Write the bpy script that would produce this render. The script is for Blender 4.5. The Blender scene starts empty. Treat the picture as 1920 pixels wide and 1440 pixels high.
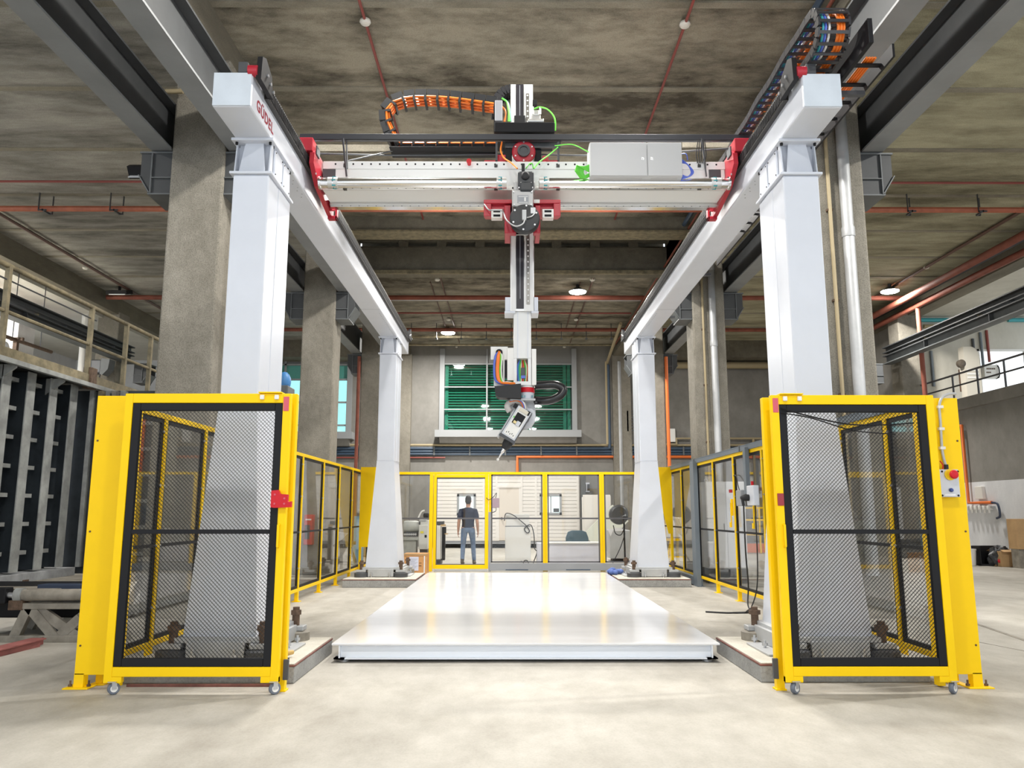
import bpy, bmesh, math, random
from mathutils import Vector, Matrix
random.seed(7)
SC = bpy.context.scene
COL = SC.collection
PI = math.pi

# ------------------------------------------------------------------ camera
F_PX, CAM_H = 1480.0, 1.35
TH = math.atan(241 / F_PX)
PSI = math.atan(-5.5 / F_PX * math.cos(TH))
cam_d = bpy.data.cameras.new('camera')
cam_d.sensor_width = 36.0
cam_d.lens = 36.0 * F_PX / 1920.0
cam_d.clip_end = 300
cam = bpy.data.objects.new('camera', cam_d)
cam.location = (0, 0, CAM_H)
cam.rotation_euler = (PI / 2 + TH, 0, PSI)
COL.objects.link(cam)
SC.camera = cam

# ------------------------------------------------------------------ world, exposure
w = bpy.data.worlds.new('world')
SC.world = w
w.use_nodes = True
bg = w.node_tree.nodes['Background']
bg.inputs[0].default_value = (0.86, 0.93, 1.0, 1)
bg.inputs[1].default_value = 1.25
SC.view_settings.view_transform = 'Standard'
SC.view_settings.look = 'None'
SC.view_settings.gamma = 1
SC.view_settings.use_curve_mapping = False
SC.view_settings.exposure = 0.5

LAMP_POWER = 330.0          # each high bay lamp that is lit

# ------------------------------------------------------------------ helpers: measuring
FW = Vector((-math.sin(PSI) * math.cos(TH), math.cos(PSI) * math.cos(TH), math.sin(TH)))
RT = Vector((math.cos(PSI), math.sin(PSI), 0))
UP = RT.cross(FW)
CAM = Vector((0, 0, CAM_H))


def _ray(x, y):
    return FW + RT * ((x - 960) / F_PX) + UP * ((720 - y) / F_PX)


def at(x, y, Y):            # point of the room seen at photo position x, y on the plane of depth Y
    r = _ray(x, y)
    return CAM + r * (Y / r.y)


def gnd(x, y, z=0.0):       # the same on the horizontal plane of height z
    r = _ray(x, y)
    return CAM + r * ((z - CAM_H) / r.z)


def atx(x, y, X):           # the same on the plane X
    r = _ray(x, y)
    return CAM + r * (X / r.x)


# ------------------------------------------------------------------ helpers: materials
MATS = {}


def mat(name, col, rough=0.5, metal=0.0, var=0.0, vscale=3.0, bump=0.0, bscale=40.0, emit=None, estr=0.0,
        stretch=(1, 1, 1), col2=None, coat=0.0, spec=0.5, sharp=(0.35, 0.65)):
    if name in MATS:
        return MATS[name]
    m = bpy.data.materials.new(name)
    m.use_nodes = True
    nt = m.node_tree
    b = nt.nodes['Principled BSDF']
    b.inputs['Base Color'].default_value = (*col, 1)
    b.inputs['Roughness'].default_value = rough
    b.inputs['Metallic'].default_value = metal
    b.inputs['Specular IOR Level'].default_value = spec
    b.inputs['Coat Weight'].default_value = coat
    if var or bump or col2:
        tc = nt.nodes.new('ShaderNodeTexCoord')
        mp = nt.nodes.new('ShaderNodeMapping')
        mp.inputs['Scale'].default_value = stretch
        nt.links.new(tc.outputs['Object'], mp.inputs['Vector'])
    if var or col2:
        n = nt.nodes.new('ShaderNodeTexNoise')
        n.inputs['Scale'].default_value = vscale
        n.inputs['Detail'].default_value = 8
        n.inputs['Roughness'].default_value = 0.62
        nt.links.new(mp.outputs[0], n.inputs['Vector'])
        cr = nt.nodes.new('ShaderNodeValToRGB')
        c2 = col2 or tuple(c * (1 - var) for c in col)
        cr.color_ramp.elements[0].color = (*c2, 1)
        cr.color_ramp.elements[1].color = (*col, 1)
        cr.color_ramp.elements[0].position = sharp[0]
        cr.color_ramp.elements[1].position = sharp[1]
        nt.links.new(n.outputs['Fac'], cr.inputs['Fac'])
        nt.links.new(cr.outputs['Color'], b.inputs['Base Color'])
    if bump:
        n2 = nt.nodes.new('ShaderNodeTexNoise')
        n2.inputs['Scale'].default_value = bscale
        n2.inputs['Detail'].default_value = 5
        nt.links.new(mp.outputs[0], n2.inputs['Vector'])
        bp = nt.nodes.new('ShaderNodeBump')
        bp.inputs['Strength'].default_value = bump
        bp.inputs['Distance'].default_value = 0.02
        nt.links.new(n2.outputs['Fac'], bp.inputs['Height'])
        nt.links.new(bp.outputs[0], b.inputs['Normal'])
    if emit:
        b.inputs['Emission Color'].default_value = (*emit, 1)
        b.inputs['Emission Strength'].default_value = estr
    MATS[name] = m
    return m


def concrete(name, dark, light, stretch=(1, 1, 1), big=0.35, fine=9.0, bump=0.35, rough=0.85, pit=0.5, spec=0.3, mid=(0.30, 0.72)):
    """cast concrete: broad stains, fine mottling, pits and relief"""
    if name in MATS:
        return MATS[name]
    m = bpy.data.materials.new(name)
    m.use_nodes = True
    nt = m.node_tree
    L = nt.links.new
    b = nt.nodes['Principled BSDF']
    b.inputs['Roughness'].default_value = rough
    b.inputs['Specular IOR Level'].default_value = spec
    tc = nt.nodes.new('ShaderNodeTexCoord')
    mp = nt.nodes.new('ShaderNodeMapping')
    mp.inputs['Scale'].default_value = stretch
    L(tc.outputs['Object'], mp.inputs['Vector'])

    def noise(sc, det, rg=0.6, src=mp.outputs[0], dist=0.0):
        n = nt.nodes.new('ShaderNodeTexNoise')
        n.inputs['Scale'].default_value = sc
        n.inputs['Detail'].default_value = det
        n.inputs['Roughness'].default_value = rg
        n.inputs['Distortion'].default_value = dist
        L(src, n.inputs['Vector'])
        return n.outputs['Fac']

    def mixf(a, bb, fac):
        x = nt.nodes.new('ShaderNodeMix')
        x.data_type = 'FLOAT'
        x.inputs[0].default_value = fac
        L(a, x.inputs[2])
        L(bb, x.inputs[3])
        return x.outputs[0]
    f1 = noise(big, 6, 0.6, dist=0.6)
    f2 = noise(fine, 8, 0.7)
    f = mixf(f1, f2, 0.42)
    cr = nt.nodes.new('ShaderNodeValToRGB')
    cr.color_ramp.elements[0].position = mid[0]
    cr.color_ramp.elements[1].position = mid[1]
    cr.color_ramp.elements[0].color = (*dark, 1)
    cr.color_ramp.elements[1].color = (*light, 1)
    L(f, cr.inputs['Fac'])
    # fine grain multiplies
    g = noise(60, 3, 0.6, tc.outputs['Object'])
    gr = nt.nodes.new('ShaderNodeMapRange')
    gr.inputs[1].default_value = 0.25
    gr.inputs[2].default_value = 0.55
    gr.inputs[3].default_value = 1 - pit
    gr.inputs[4].default_value = 1.0
    L(g, gr.inputs[0])
    mx = nt.nodes.new('ShaderNodeMix')
    mx.data_type = 'RGBA'
    mx.blend_type = 'MULTIPLY'
    mx.inputs[0].default_value = 1
    L(cr.outputs['Color'], mx.inputs[6])
    L(gr.outputs[0], mx.inputs[7])
    L(mx.outputs[2], b.inputs['Base Color'])
    bp = nt.nodes.new('ShaderNodeBump')
    bp.inputs['Strength'].default_value = bump
    bp.inputs['Distance'].default_value = 0.03
    L(f2, bp.inputs['Height'])
    L(bp.outputs[0], b.inputs['Normal'])
    MATS[name] = m
    return m


def glass(name, tint=(0.9, 0.95, 0.93), refl=0.12, rough=0.02):
    if name in MATS:
        return MATS[name]
    m = bpy.data.materials.new(name)
    m.use_nodes = True
    nt = m.node_tree
    nt.nodes.remove(nt.nodes['Principled BSDF'])
    out = nt.nodes['Material Output']
    t = nt.nodes.new('ShaderNodeBsdfTransparent')
    t.inputs[0].default_value = (*tint, 1)
    g = nt.nodes.new('ShaderNodeBsdfGlossy')
    g.inputs['Roughness'].default_value = rough
    fr = nt.nodes.new('ShaderNodeFresnel')
    fr.inputs[0].default_value = 1.45
    ad = nt.nodes.new('ShaderNodeMath')
    ad.operation = 'MULTIPLY_ADD'
    ad.inputs[1].default_value = 0.35
    ad.inputs[2].default_value = refl * 0.3
    nt.links.new(fr.outputs[0], ad.inputs[0])
    mx = nt.nodes.new('ShaderNodeMixShader')
    nt.links.new(ad.outputs[0], mx.inputs[0])
    nt.links.new(t.outputs[0], mx.inputs[1])
    nt.links.new(g.outputs[0], mx.inputs[2])
    nt.links.new(mx.outputs[0], out.inputs[0])
    MATS[name] = m
    return m


# ------------------------------------------------------------------ helpers: meshes
class MB:
    def __init__(self):
        self.v, self.f, self.sm = [], [], []

    def add(self, vs, fs, smooth=False):
        o = len(self.v)
        self.v.extend([tuple(p) for p in vs])
        for f in fs:
            self.f.append(tuple(i + o for i in f))
            self.sm.append(smooth)
        return self

    def box(self, x0, x1, y0, y1, z0, z1, ch=0.0):
        """axis box; ch chamfers the twelve edges"""
        x0, x1 = min(x0, x1), max(x0, x1)
        y0, y1 = min(y0, y1), max(y0, y1)
        z0, z1 = min(z0, z1), max(z0, z1)
        if ch <= 0:
            vs = [(x, y, z) for x in (x0, x1) for y in (y0, y1) for z in (z0, z1)]
            return self.add(vs, [(0, 1, 3, 2), (4, 6, 7, 5), (0, 4, 5, 1), (2, 3, 7, 6), (0, 2, 6, 4), (1, 5, 7, 3)])
        c = min(ch, (x1 - x0) * .45, (y1 - y0) * .45, (z1 - z0) * .45)
        bm = bmesh.new()
        r = bmesh.ops.create_cube(bm, size=1)
        for q in bm.verts:
            q.co = Vector(((x0 + x1) / 2 + q.co.x * (x1 - x0), (y0 + y1) / 2 + q.co.y * (y1 - y0), (z0 + z1) / 2 + q.co.z * (z1 - z0)))
        bmesh.ops.bevel(bm, geom=list(bm.edges), offset=c, segments=2, affect='EDGES', profile=0.5)
        self.bm(bm)
        return self

    def bm(self, bm, mtx=None, smooth=False):
        bm.verts.ensure_lookup_table()
        vs = [(mtx @ q.co if mtx else q.co) for q in bm.verts]
        ix = {q: i for i, q in enumerate(bm.verts)}
        self.add(vs, [[ix[q] for q in f.verts] for f in bm.faces], smooth)
        bm.free()
        return self

    def obox(self, c, ax, ay, az, sx, sy, sz):
        """box about c with unit axes and full sizes"""
        c, ax, ay, az = Vector(c), Vector(ax).normalized(), Vector(ay).normalized(), Vector(az).normalized()
        vs = [c + ax * (i * sx / 2) + ay * (j * sy / 2) + az * (k * sz / 2) for i in (-1, 1) for j in (-1, 1) for k in (-1, 1)]
        return self.add(vs, [(0, 1, 3, 2), (4, 6, 7, 5), (0, 4, 5, 1), (2, 3, 7, 6), (0, 2, 6, 4), (1, 5, 7, 3)])

    def bar(self, p0, p1, wd, ht, up=(0, 0, 1)):
        """box section bar from p0 to p1"""
        p0, p1 = Vector(p0), Vector(p1)
        d = (p1 - p0)
        ln = d.length
        d.normalize()
        u = Vector(up)
        if abs(d.dot(u)) > .99:
            u = Vector((0, 1, 0))
        s = d.cross(u).normalized()
        u = s.cross(d).normalized()
        return self.obox((p0 + p1) / 2, d, s, u, ln, wd, ht)

    def prism(self, poly, axis, a0, a1):
        """polygon (2d) extruded along axis 'x','y','z' from a0 to a1; poly coords are the two other axes in order"""
        n = len(poly)

        def P(p, a):
            return (a, p[0], p[1]) if axis == 'x' else (p[0], a, p[1]) if axis == 'y' else (p[0], p[1], a)
        vs = [P(p, a0) for p in poly] + [P(p, a1) for p in poly]
        fs = [tuple(range(n)), tuple(range(2 * n - 1, n - 1, -1))] + [(i, (i + 1) % n, n + (i + 1) % n, n + i) for i in range(n)]
        return self.add(vs, fs)

    def frustum(self, r0, z0, r1, z1):
        """rectangles r=(x0,x1,y0,y1)"""
        vs = []
        for r, z in ((r0, z0), (r1, z1)):
            vs += [(r[0], r[2], z), (r[1], r[2], z), (r[1], r[3], z), (r[0], r[3], z)]
        return self.add(vs, [(3, 2, 1, 0), (4, 5, 6, 7)] + [(i, (i + 1) % 4, 4 + (i + 1) % 4, 4 + i) for i in range(4)])

    def tube(self, pts, r, n=8, cap=True, smooth=True):
        """round tube through pts, r number or list"""
        pts = [Vector(p) for p in pts]
        rr = r if isinstance(r, (list, tuple)) else [r] * len(pts)
        rings = []
        t0 = (pts[1] - pts[0]).normalized()
        ref = Vector((0, 0, 1)) if abs(t0.z) < .9 else Vector((0, 1, 0))
        s = t0.cross(ref).normalized()
        for i, p in enumerate(pts):
            if i == 0:
                t = t0
            elif i == len(pts) - 1:
                t = (pts[i] - pts[i - 1]).normalized()
            else:
                t = ((pts[i + 1] - p).normalized() + (p - pts[i - 1]).normalized())
                t = t.normalized() if t.length > 1e-6 else (p - pts[i - 1]).normalized()
            s = (s - t * s.dot(t))
            s = s.normalized() if s.length > 1e-6 else t.orthogonal().normalized()
            u = t.cross(s)
            k = 1.0
            rings.append([p + (s * math.cos(2 * PI * j / n) + u * math.sin(2 * PI * j / n)) * rr[i] * k for j in range(n)])
        vs = [q for ring in rings for q in ring]
        fs = []
        for i in range(len(pts) - 1):
            for j in range(n):
                fs.append((i * n + j, i * n + (j + 1) % n, (i + 1) * n + (j + 1) % n, (i + 1) * n + j))
        self.add(vs, fs, smooth)
        if cap:
            self.add(rings[0], [tuple(range(n - 1, -1, -1))])
            self.add(rings[-1], [tuple(range(n))])
        return self

    def cyl(self, p0, p1, r, n=16, r1=None):
        return self.tube([p0, p1], [r, r if r1 is None else r1], n)

    def lathe(self, prof, c, axis=(0, 0, 1), n=20, smooth=True):
        """profile [(radius, height)] about an axis through c"""
        a = Vector(axis).normalized()
        s = a.orthogonal().normalized()
        u = a.cross(s)
        c = Vector(c)
        vs = []
        for r, h in prof:
            for j in range(n):
                vs.append(c + a * h + (s * math.cos(2 * PI * j / n) + u * math.sin(2 * PI * j / n)) * max(r, 1e-4))
        fs = []
        for i in range(len(prof) - 1):
            for j in range(n):
                fs.append((i * n + j, i * n + (j + 1) % n, (i + 1) * n + (j + 1) % n, (i + 1) * n + j))
        k = len(prof) - 1
        self.add(vs, fs, smooth)
        self.add(vs[:n], [tuple(range(n - 1, -1, -1))])
        self.add(vs[k * n:], [tuple(range(n))])
        return self

    def ball(self, c, rx, ry=None, rz=None, n=12):
        bm = bmesh.new()
        bmesh.ops.create_uvsphere(bm, u_segments=n, v_segments=max(6, n * 2 // 3), radius=1)
        ry = rx if ry is None else ry
        rz = rx if rz is None else rz
        return self.bm(bm, Matrix.Translation(Vector(c)) @ Matrix.Diagonal((rx, ry, rz, 1)), True)

    def build(self, name, m, parent=None, **props):
        off = Vector(ROOTLOC.get(parent.name, (0, 0, 0))) if parent else Vector((0, 0, 0))
        me = bpy.data.meshes.new(name)
        me.from_pydata([tuple(Vector(p) - off) for p in self.v], [], self.f)
        me.polygons.foreach_set('use_smooth', self.sm)
        me.materials.append(m)
        me.update()
        bm = bmesh.new()
        bm.from_mesh(me)
        bmesh.ops.recalc_face_normals(bm, faces=bm.faces)
        bm.to_mesh(me)
        bm.free()
        if any(self.sm):
            me.set_sharp_from_angle(angle=math.radians(42))
        o = bpy.data.objects.new(name, me)
        COL.objects.link(o)
        if parent:
            o.parent = parent
            ROOTLOC[o.name] = tuple(off)
        for k, v in props.items():
            o[k] = v
        return o


ROOTLOC = {}


def thing(name, label, cat, loc=(0, 0, 0), group=None):
    o = bpy.data.objects.new(name, None)
    o.empty_display_size = 0.1
    COL.objects.link(o)
    o.location = loc
    ROOTLOC[o.name] = tuple(loc)
    o['label'] = label
    o['category'] = cat
    if group:
        o['group'] = group
    return o


def tag(o, label, cat, group=None):
    o['label'] = label
    o['category'] = cat
    if group:
        o['group'] = group
    return o


def struct(o, label=None):
    o['kind'] = 'structure'
    if label:
        o['label'] = label
    return o


def kids(o):
    return [c for c in COL.objects if c.parent == o]


def dup(root, delta, label=None, group=None):
    """copy of a thing with its parts and sub-parts, shifted by delta"""
    r = root.copy()
    COL.objects.link(r)
    r.location = Vector(root.location) + Vector(delta)
    ROOTLOC[r.name] = tuple(r.location)
    if label:
        r['label'] = label
    if group:
        r['group'] = group
    for ch in list(root.children):
        c = ch.copy()
        COL.objects.link(c)
        c.parent = r
        for g in list(ch.children):
            d = g.copy()
            COL.objects.link(d)
            d.parent = c
    return r


def one(name, mb, m, label, cat, group=None):
    """a thing that is a single mesh, origin at its base"""
    xs = [p[0] for p in mb.v]
    ys = [p[1] for p in mb.v]
    zs = [p[2] for p in mb.v]
    c = Vector(((min(xs) + max(xs)) / 2, (min(ys) + max(ys)) / 2, min(zs)))
    mb.v = [tuple(Vector(p) - c) for p in mb.v]
    o = mb.build(name, m)
    o.location = c
    return tag(o, label, cat, group)


def arc(c, r, a0, a1, n, plane='xz', y=0):
    out = []
    for i in range(n + 1):
        a = a0 + (a1 - a0) * i / n
        if plane == 'xz':
            out.append((c[0] + r * math.cos(a), c[1], c[2] + r * math.sin(a)))
        elif plane == 'yz':
            out.append((c[0], c[1] + r * math.cos(a), c[2] + r * math.sin(a)))
        else:
            out.append((c[0] + r * math.cos(a), c[1] + r * math.sin(a), c[2]))
    return out


def bez(p0, p1, p2, p3, n=12):
    p0, p1, p2, p3 = Vector(p0), Vector(p1), Vector(p2), Vector(p3)
    out = []
    for i in range(n + 1):
        t = i / n
        out.append(p0 * (1 - t) ** 3 + p1 * 3 * t * (1 - t) ** 2 + p2 * 3 * t * t * (1 - t) + p3 * t ** 3)
    return out


def spline(pts, n=5):
    """smooth curve through the points"""
    P = [Vector(p) for p in pts]
    P = [P[0] * 2 - P[1]] + P + [P[-1] * 2 - P[-2]]
    out = []
    for i in range(1, len(P) - 2):
        for k in range(n):
            t = k / n
            a, b, c, d = P[i - 1], P[i], P[i + 1], P[i + 2]
            out.append(0.5 * ((2 * b) + (c - a) * t + (2 * a - 5 * b + 4 * c - d) * t * t + (3 * b - a - 3 * c + d) * t ** 3))
    out.append(P[-2])
    return out


def text(name, body, size, loc, rot, m, parent=None, extrude=0.0015, align='CENTER'):
    cu = bpy.data.curves.new(name, 'FONT')
    cu.body = body
    cu.size = size
    cu.extrude = extrude
    cu.align_x = align
    cu.align_y = 'CENTER'
    cu.resolution_u = 3
    cu.materials.append(m)
    o = bpy.data.objects.new(name, cu)
    COL.objects.link(o)
    off = Vector(ROOTLOC.get(parent.name, (0, 0, 0))) if parent else Vector()
    o.location = Vector(loc) - off
    o.rotation_euler = rot
    if parent:
        o.parent = parent
    return o


# ------------------------------------------------------------------ materials
M_FLOOR = concrete('floor_concrete', (0.24, 0.218, 0.18), (0.515, 0.49, 0.44), stretch=(1, 0.55, 1), big=0.33, fine=3.0, bump=0.10, rough=0.62, pit=0.12, spec=0.35, mid=(0.28, 0.62))
M_CEIL = concrete('ceiling_concrete', (0.080, 0.069, 0.050), (0.400, 0.360, 0.280), stretch=(0.6, 1.2, 1), big=0.5, fine=2.6, bump=0.5, pit=0.35, mid=(0.40, 0.60))
M_CEIL_SIDE = concrete('aisle_ceiling_concrete', (0.125, 0.117, 0.100), (0.45, 0.43, 0.385), stretch=(0.4, 1.4, 1), big=0.45, fine=2.2, bump=0.4, pit=0.3, mid=(0.38, 0.62))
M_CEIL_RIGHT_LIT = concrete('right_aisle_ceiling_light_tint', (0.15, 0.135, 0.085), (0.50, 0.47, 0.33), stretch=(0.4, 1.4, 1), big=0.45, fine=2.2, bump=0.4, pit=0.3, mid=(0.36, 0.62))  # yellow-green light of the right aisle painted into the concrete colour
M_COLUMN = concrete('column_concrete', (0.17, 0.155, 0.125), (0.36, 0.335, 0.285), stretch=(1, 1, 0.8), big=0.9, fine=9, bump=0.5, pit=0.5)
M_JOINT = concrete('pale_joint_concrete', (0.15, 0.135, 0.10), (0.42, 0.385, 0.31), stretch=(0.5, 1, 1), big=0.8, fine=4, bump=0.3, pit=0.3)
M_BEAM = concrete('beam_concrete', (0.10, 0.090, 0.068), (0.27, 0.245, 0.19), stretch=(1, 0.3, 1), big=0.6, fine=5, bump=0.4, pit=0.35)
M_WALL = concrete('wall_concrete', (0.165, 0.158, 0.143), (0.31, 0.30, 0.28), stretch=(1, 1, 0.8), big=0.35, fine=2.2, bump=0.15, pit=0.15)
M_WALLPALE = concrete('pale_plaster', (0.48, 0.46, 0.40), (0.70, 0.68, 0.62), stretch=(1, 1, 0.6), big=0.4, fine=2.5, bump=0.1, pit=0.1)
M_WALLWHITE = concrete('white_wall_paint', (0.58, 0.59, 0.62), (0.80, 0.81, 0.83), stretch=(1, 1, 0.5), big=0.5, fine=3, bump=0.1, pit=0.1)
M_PLINTH = concrete('plinth_concrete', (0.27, 0.27, 0.26), (0.46, 0.46, 0.45), big=2, fine=9, bump=0.25, pit=0.3)
M_PLINTHTOP = concrete('plinth_dusty_top', (0.50, 0.47, 0.40), (0.68, 0.65, 0.57), big=2, fine=9, bump=0.15, pit=0.15)
M_WHITE = mat('white_gantry_paint', (0.66, 0.69, 0.76), 0.32, var=0.05, vscale=2.0, bump=0.015, bscale=3)
M_WHITE2 = mat('white_machine_paint', (0.74, 0.745, 0.74), 0.35)
M_PLATE = mat('white_platform_paint', (0.83, 0.835, 0.86), 0.15, var=0.08, vscale=1.2, stretch=(0.4, 1.4, 1), bump=0.03, bscale=1.5)
M_PLATEEDGE = mat('white_edge_paint', (0.80, 0.84, 0.90), 0.35)
M_YEL = mat('yellow_paint', (0.98, 0.63, 0.0), 0.45, var=0.04, vscale=4, spec=0.25)
M_BLACK = mat('black_paint', (0.010, 0.010, 0.012), 0.55, spec=0.25)
M_BLACKMESH = mat('black_mesh_paint', (0.008, 0.008, 0.009), 0.6, spec=0.2)
M_RUBBER = mat('black_rubber', (0.018, 0.018, 0.02), 0.65)
M_DKGREY = mat('dark_grey_metal', (0.07, 0.073, 0.08), 0.45, 0.2)
M_FLANGE = mat('grey_flange_paint', (0.235, 0.245, 0.25), 0.55, var=0.15, vscale=2.0)
M_GREY = mat('grey_paint', (0.30, 0.315, 0.34), 0.45)
M_GREYBLUE = mat('blue_grey_duct_paint', (0.155, 0.185, 0.215), 0.45)
M_STEELGREY = mat('grey_crane_paint', (0.125, 0.135, 0.14), 0.55, var=0.25, vscale=2.0)
M_CRANEDARK = mat('dark_crane_paint', (0.050, 0.053, 0.056), 0.6, var=0.2, vscale=3)
M_RED = mat('red_machine_paint', (0.42, 0.018, 0.035), 0.35)
M_REDBRIGHT = mat('bright_red_plastic', (0.58, 0.012, 0.022), 0.4, spec=0.3)
M_REFLECT = mat('pink_red_reflector', (0.62, 0.09, 0.13), 0.3)
M_REDPIPE = mat('red_pipe_paint', (0.27, 0.075, 0.045), 0.7, var=0.3, vscale=3)
M_REDTHIN = mat('dark_red_conduit_paint', (0.26, 0.055, 0.045), 0.5)
M_ORANGE = mat('orange_cable', (0.85, 0.20, 0.02), 0.4)
M_ORANGEPIPE = mat('orange_pipe_paint', (0.72, 0.16, 0.03), 0.45)
M_GREEN = mat('green_cable', (0.13, 0.60, 0.06), 0.4)
M_BLUE = mat('blue_cable', (0.10, 0.16, 0.62), 0.4)
M_TEAL = mat('teal_cable', (0.05, 0.35, 0.40), 0.4)
M_CHROME = mat('polished_steel', (0.80, 0.80, 0.80), 0.16, 1.0)
M_ALU = mat('brushed_aluminium', (0.68, 0.68, 0.67), 0.34, 0.9)
M_ZINC = mat('zinc_bolt', (0.55, 0.56, 0.58), 0.35, 0.8)
M_RUST = mat('rusty_steel', (0.17, 0.11, 0.075), 0.8, 0.2, var=0.5, vscale=18)
M_REDEDGE = mat('red_oxide_steel', (0.25, 0.095, 0.075), 0.7, var=0.4, vscale=9)
M_TAN = mat('tan_pipe_paint', (0.37, 0.30, 0.18), 0.55)
M_GALV = mat('galvanised_pipe', (0.50, 0.51, 0.52), 0.45, 0.3, var=0.12, vscale=4)
M_NAVYPIPE = mat('navy_pipe_paint', (0.045, 0.075, 0.12), 0.45)
M_RAIL = mat('dirty_cream_paint', (0.27, 0.225, 0.135), 0.7, var=0.5, vscale=7)
M_MOULD = mat('grey_formwork_steel', (0.40, 0.41, 0.395), 0.6, 0.1, var=0.4, vscale=4)
M_MOULDDK = mat('dark_shaded_formwork_steel', (0.05, 0.062, 0.075), 0.5, 0.2, var=0.5, vscale=2)
M_DUSTY = mat('dusty_steel', (0.34, 0.31, 0.26), 0.75, 0.1, var=0.4, vscale=6)
M_NAVY = mat('navy_steel_paint', (0.03, 0.045, 0.085), 0.5)
M_CARD = mat('cardboard', (0.52, 0.33, 0.16), 0.8, var=0.15, vscale=6)
M_CARDORANGE = mat('orange_crate_board', (0.66, 0.34, 0.13), 0.7, var=0.15, vscale=5)
M_PAPER = mat('paper', (0.78, 0.78, 0.80), 0.6)
M_SIDING = mat('white_siding', (0.72, 0.69, 0.65), 0.5)
M_SIDEJOINT = mat('siding_joint', (0.50, 0.47, 0.44), 0.6)
M_CABDOOR = mat('cabin_door_paint', (0.66, 0.60, 0.53), 0.45)
M_LOUVRE = mat('green_louvre', (0.055, 0.27, 0.20), 0.4)
M_LOUVREDK = mat('dark_green_backing', (0.006, 0.045, 0.036), 0.5)
M_FRAMEGREY = mat('grey_window_frame', (0.30, 0.31, 0.32), 0.45)
M_SPANDREL = mat('grey_spandrel_panel', (0.20, 0.20, 0.195), 0.6)
M_GLASS = glass('fence_pane', (0.955, 0.96, 0.96), 0.05)
M_WINGLASS = glass('window_pane_green', (0.74, 0.93, 0.88), 0.35)
M_LAMP = mat('lamp_lens_lit', (1, 1, 1), 0.4, emit=(1.0, 0.98, 0.94), estr=60)
M_LAMPOFF = mat('lamp_lens_off', (0.65, 0.67, 0.70), 0.3)
M_DETECT = mat('detector_plastic', (0.72, 0.70, 0.64), 0.5)
M_OFFWHITE = mat('off_white_plastic', (0.80, 0.79, 0.76), 0.4)
M_SILVERBOX = mat('silver_box_paint', (0.55, 0.56, 0.59), 0.35, 0.2)

# ------------------------------------------------------------------ lights of the place and added fill lamps
def high_bay(x, y, z, lit, label, power=None):
    t = thing('ceiling_lamp', label, 'lamp', (x, y, z), 'round high bay lamps on the ceiling')
    MB().lathe([(.05, 0), (.05, -.10), (.13, -.12), (.16, -.16), (.25, -.19), (.275, -.22), (.27, -.225)], (x, y, z)).build('housing', M_DKGREY, t)
    MB().lathe([(.26, -.226), (.25, -.25), (.15, -.28), (.01, -.29)], (x, y, z)).build('lens', M_LAMP if lit else M_LAMPOFF, t)
    if lit:
        ld = bpy.data.lights.new('high_bay_light', 'AREA')
        ld.shape = 'DISK'
        ld.size = .42
        ld.energy = power or LAMP_POWER
        ld.color = (1.0, 0.965, 0.90)
        lo = bpy.data.objects.new('high_bay_light', ld)
        COL.objects.link(lo)
        lo.location = (x, y, z - .34)
    return t


ZC = 8.25
l1 = at(840, 627, 29.0)
l2 = at(1083, 543, 23.4)
l3 = at(1668, 540, 23.3)
l4 = at(225, 535, 23.6)
high_bay(l1.x, l1.y, ZC, True, 'lit round lamp near the back wall, left of the robot column', 480)
high_bay(l2.x, l2.y, ZC, True, 'lit round lamp in the middle bay, right of the robot column', 480)
high_bay(l3.x, l3.y, ZC, True, 'lit round lamp over the right aisle beside the red pipes', 330)
for x, y, p, lb in ((-1.6, 8.4, 215, 'lit round lamp high above the bridge, left'), (1.9, 8.4, 215, 'lit round lamp high above the bridge, right'),
                    (-1.5, 15.6, 190, 'added fill lamp out of sight behind the bridge beam, left'), (1.8, 15.6, 190, 'added fill lamp out of sight behind the bridge beam, right'),  # pair added out of sight to brighten the dark back of the hall
                    (-1.6, 1.2, 130, 'added unseen fill lamp above the entrance of the hall, left'), (1.9, 1.2, 130, 'added unseen fill lamp above the entrance of the hall, right'),  # unseen pair added as fill on faces turned to the camera
                    (8.6, 7.6, 420, 'lit round lamp over the front of the right aisle'), (-8.6, 7.6, 90, 'lit round lamp over the front of the left aisle')) + ((-15.6, 13, 600, 'added unseen fill lamp in the front of the left gallery'), (-15.6, 18.5, 600, 'added unseen fill lamp deeper in the left gallery')):  # the gallery pair is unseen, added to lift the dim gallery
    high_bay(x, y, ZC if x > -14 else 7.6, True, lb, p)

# ------------------------------------------------------------------ floor
fl = MB().box(-20, 22, -6, 34, -.2, 0).build('floor', M_FLOOR)
struct(fl, 'dusty pale concrete floor of the hall')
j = MB().bar(gnd(1700, 1125, .001), gnd(1925, 1202, .001), .05, .004)
struct(j.build('trim_1', M_DUSTY), 'dirty filled joint across the floor at right')
j = MB().bar(gnd(1815, 1200, .001), gnd(1960, 1228, .001), .012, .003)
struct(j.build('trim_2', M_DUSTY), 'thin sawn joint in the floor at right')

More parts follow.
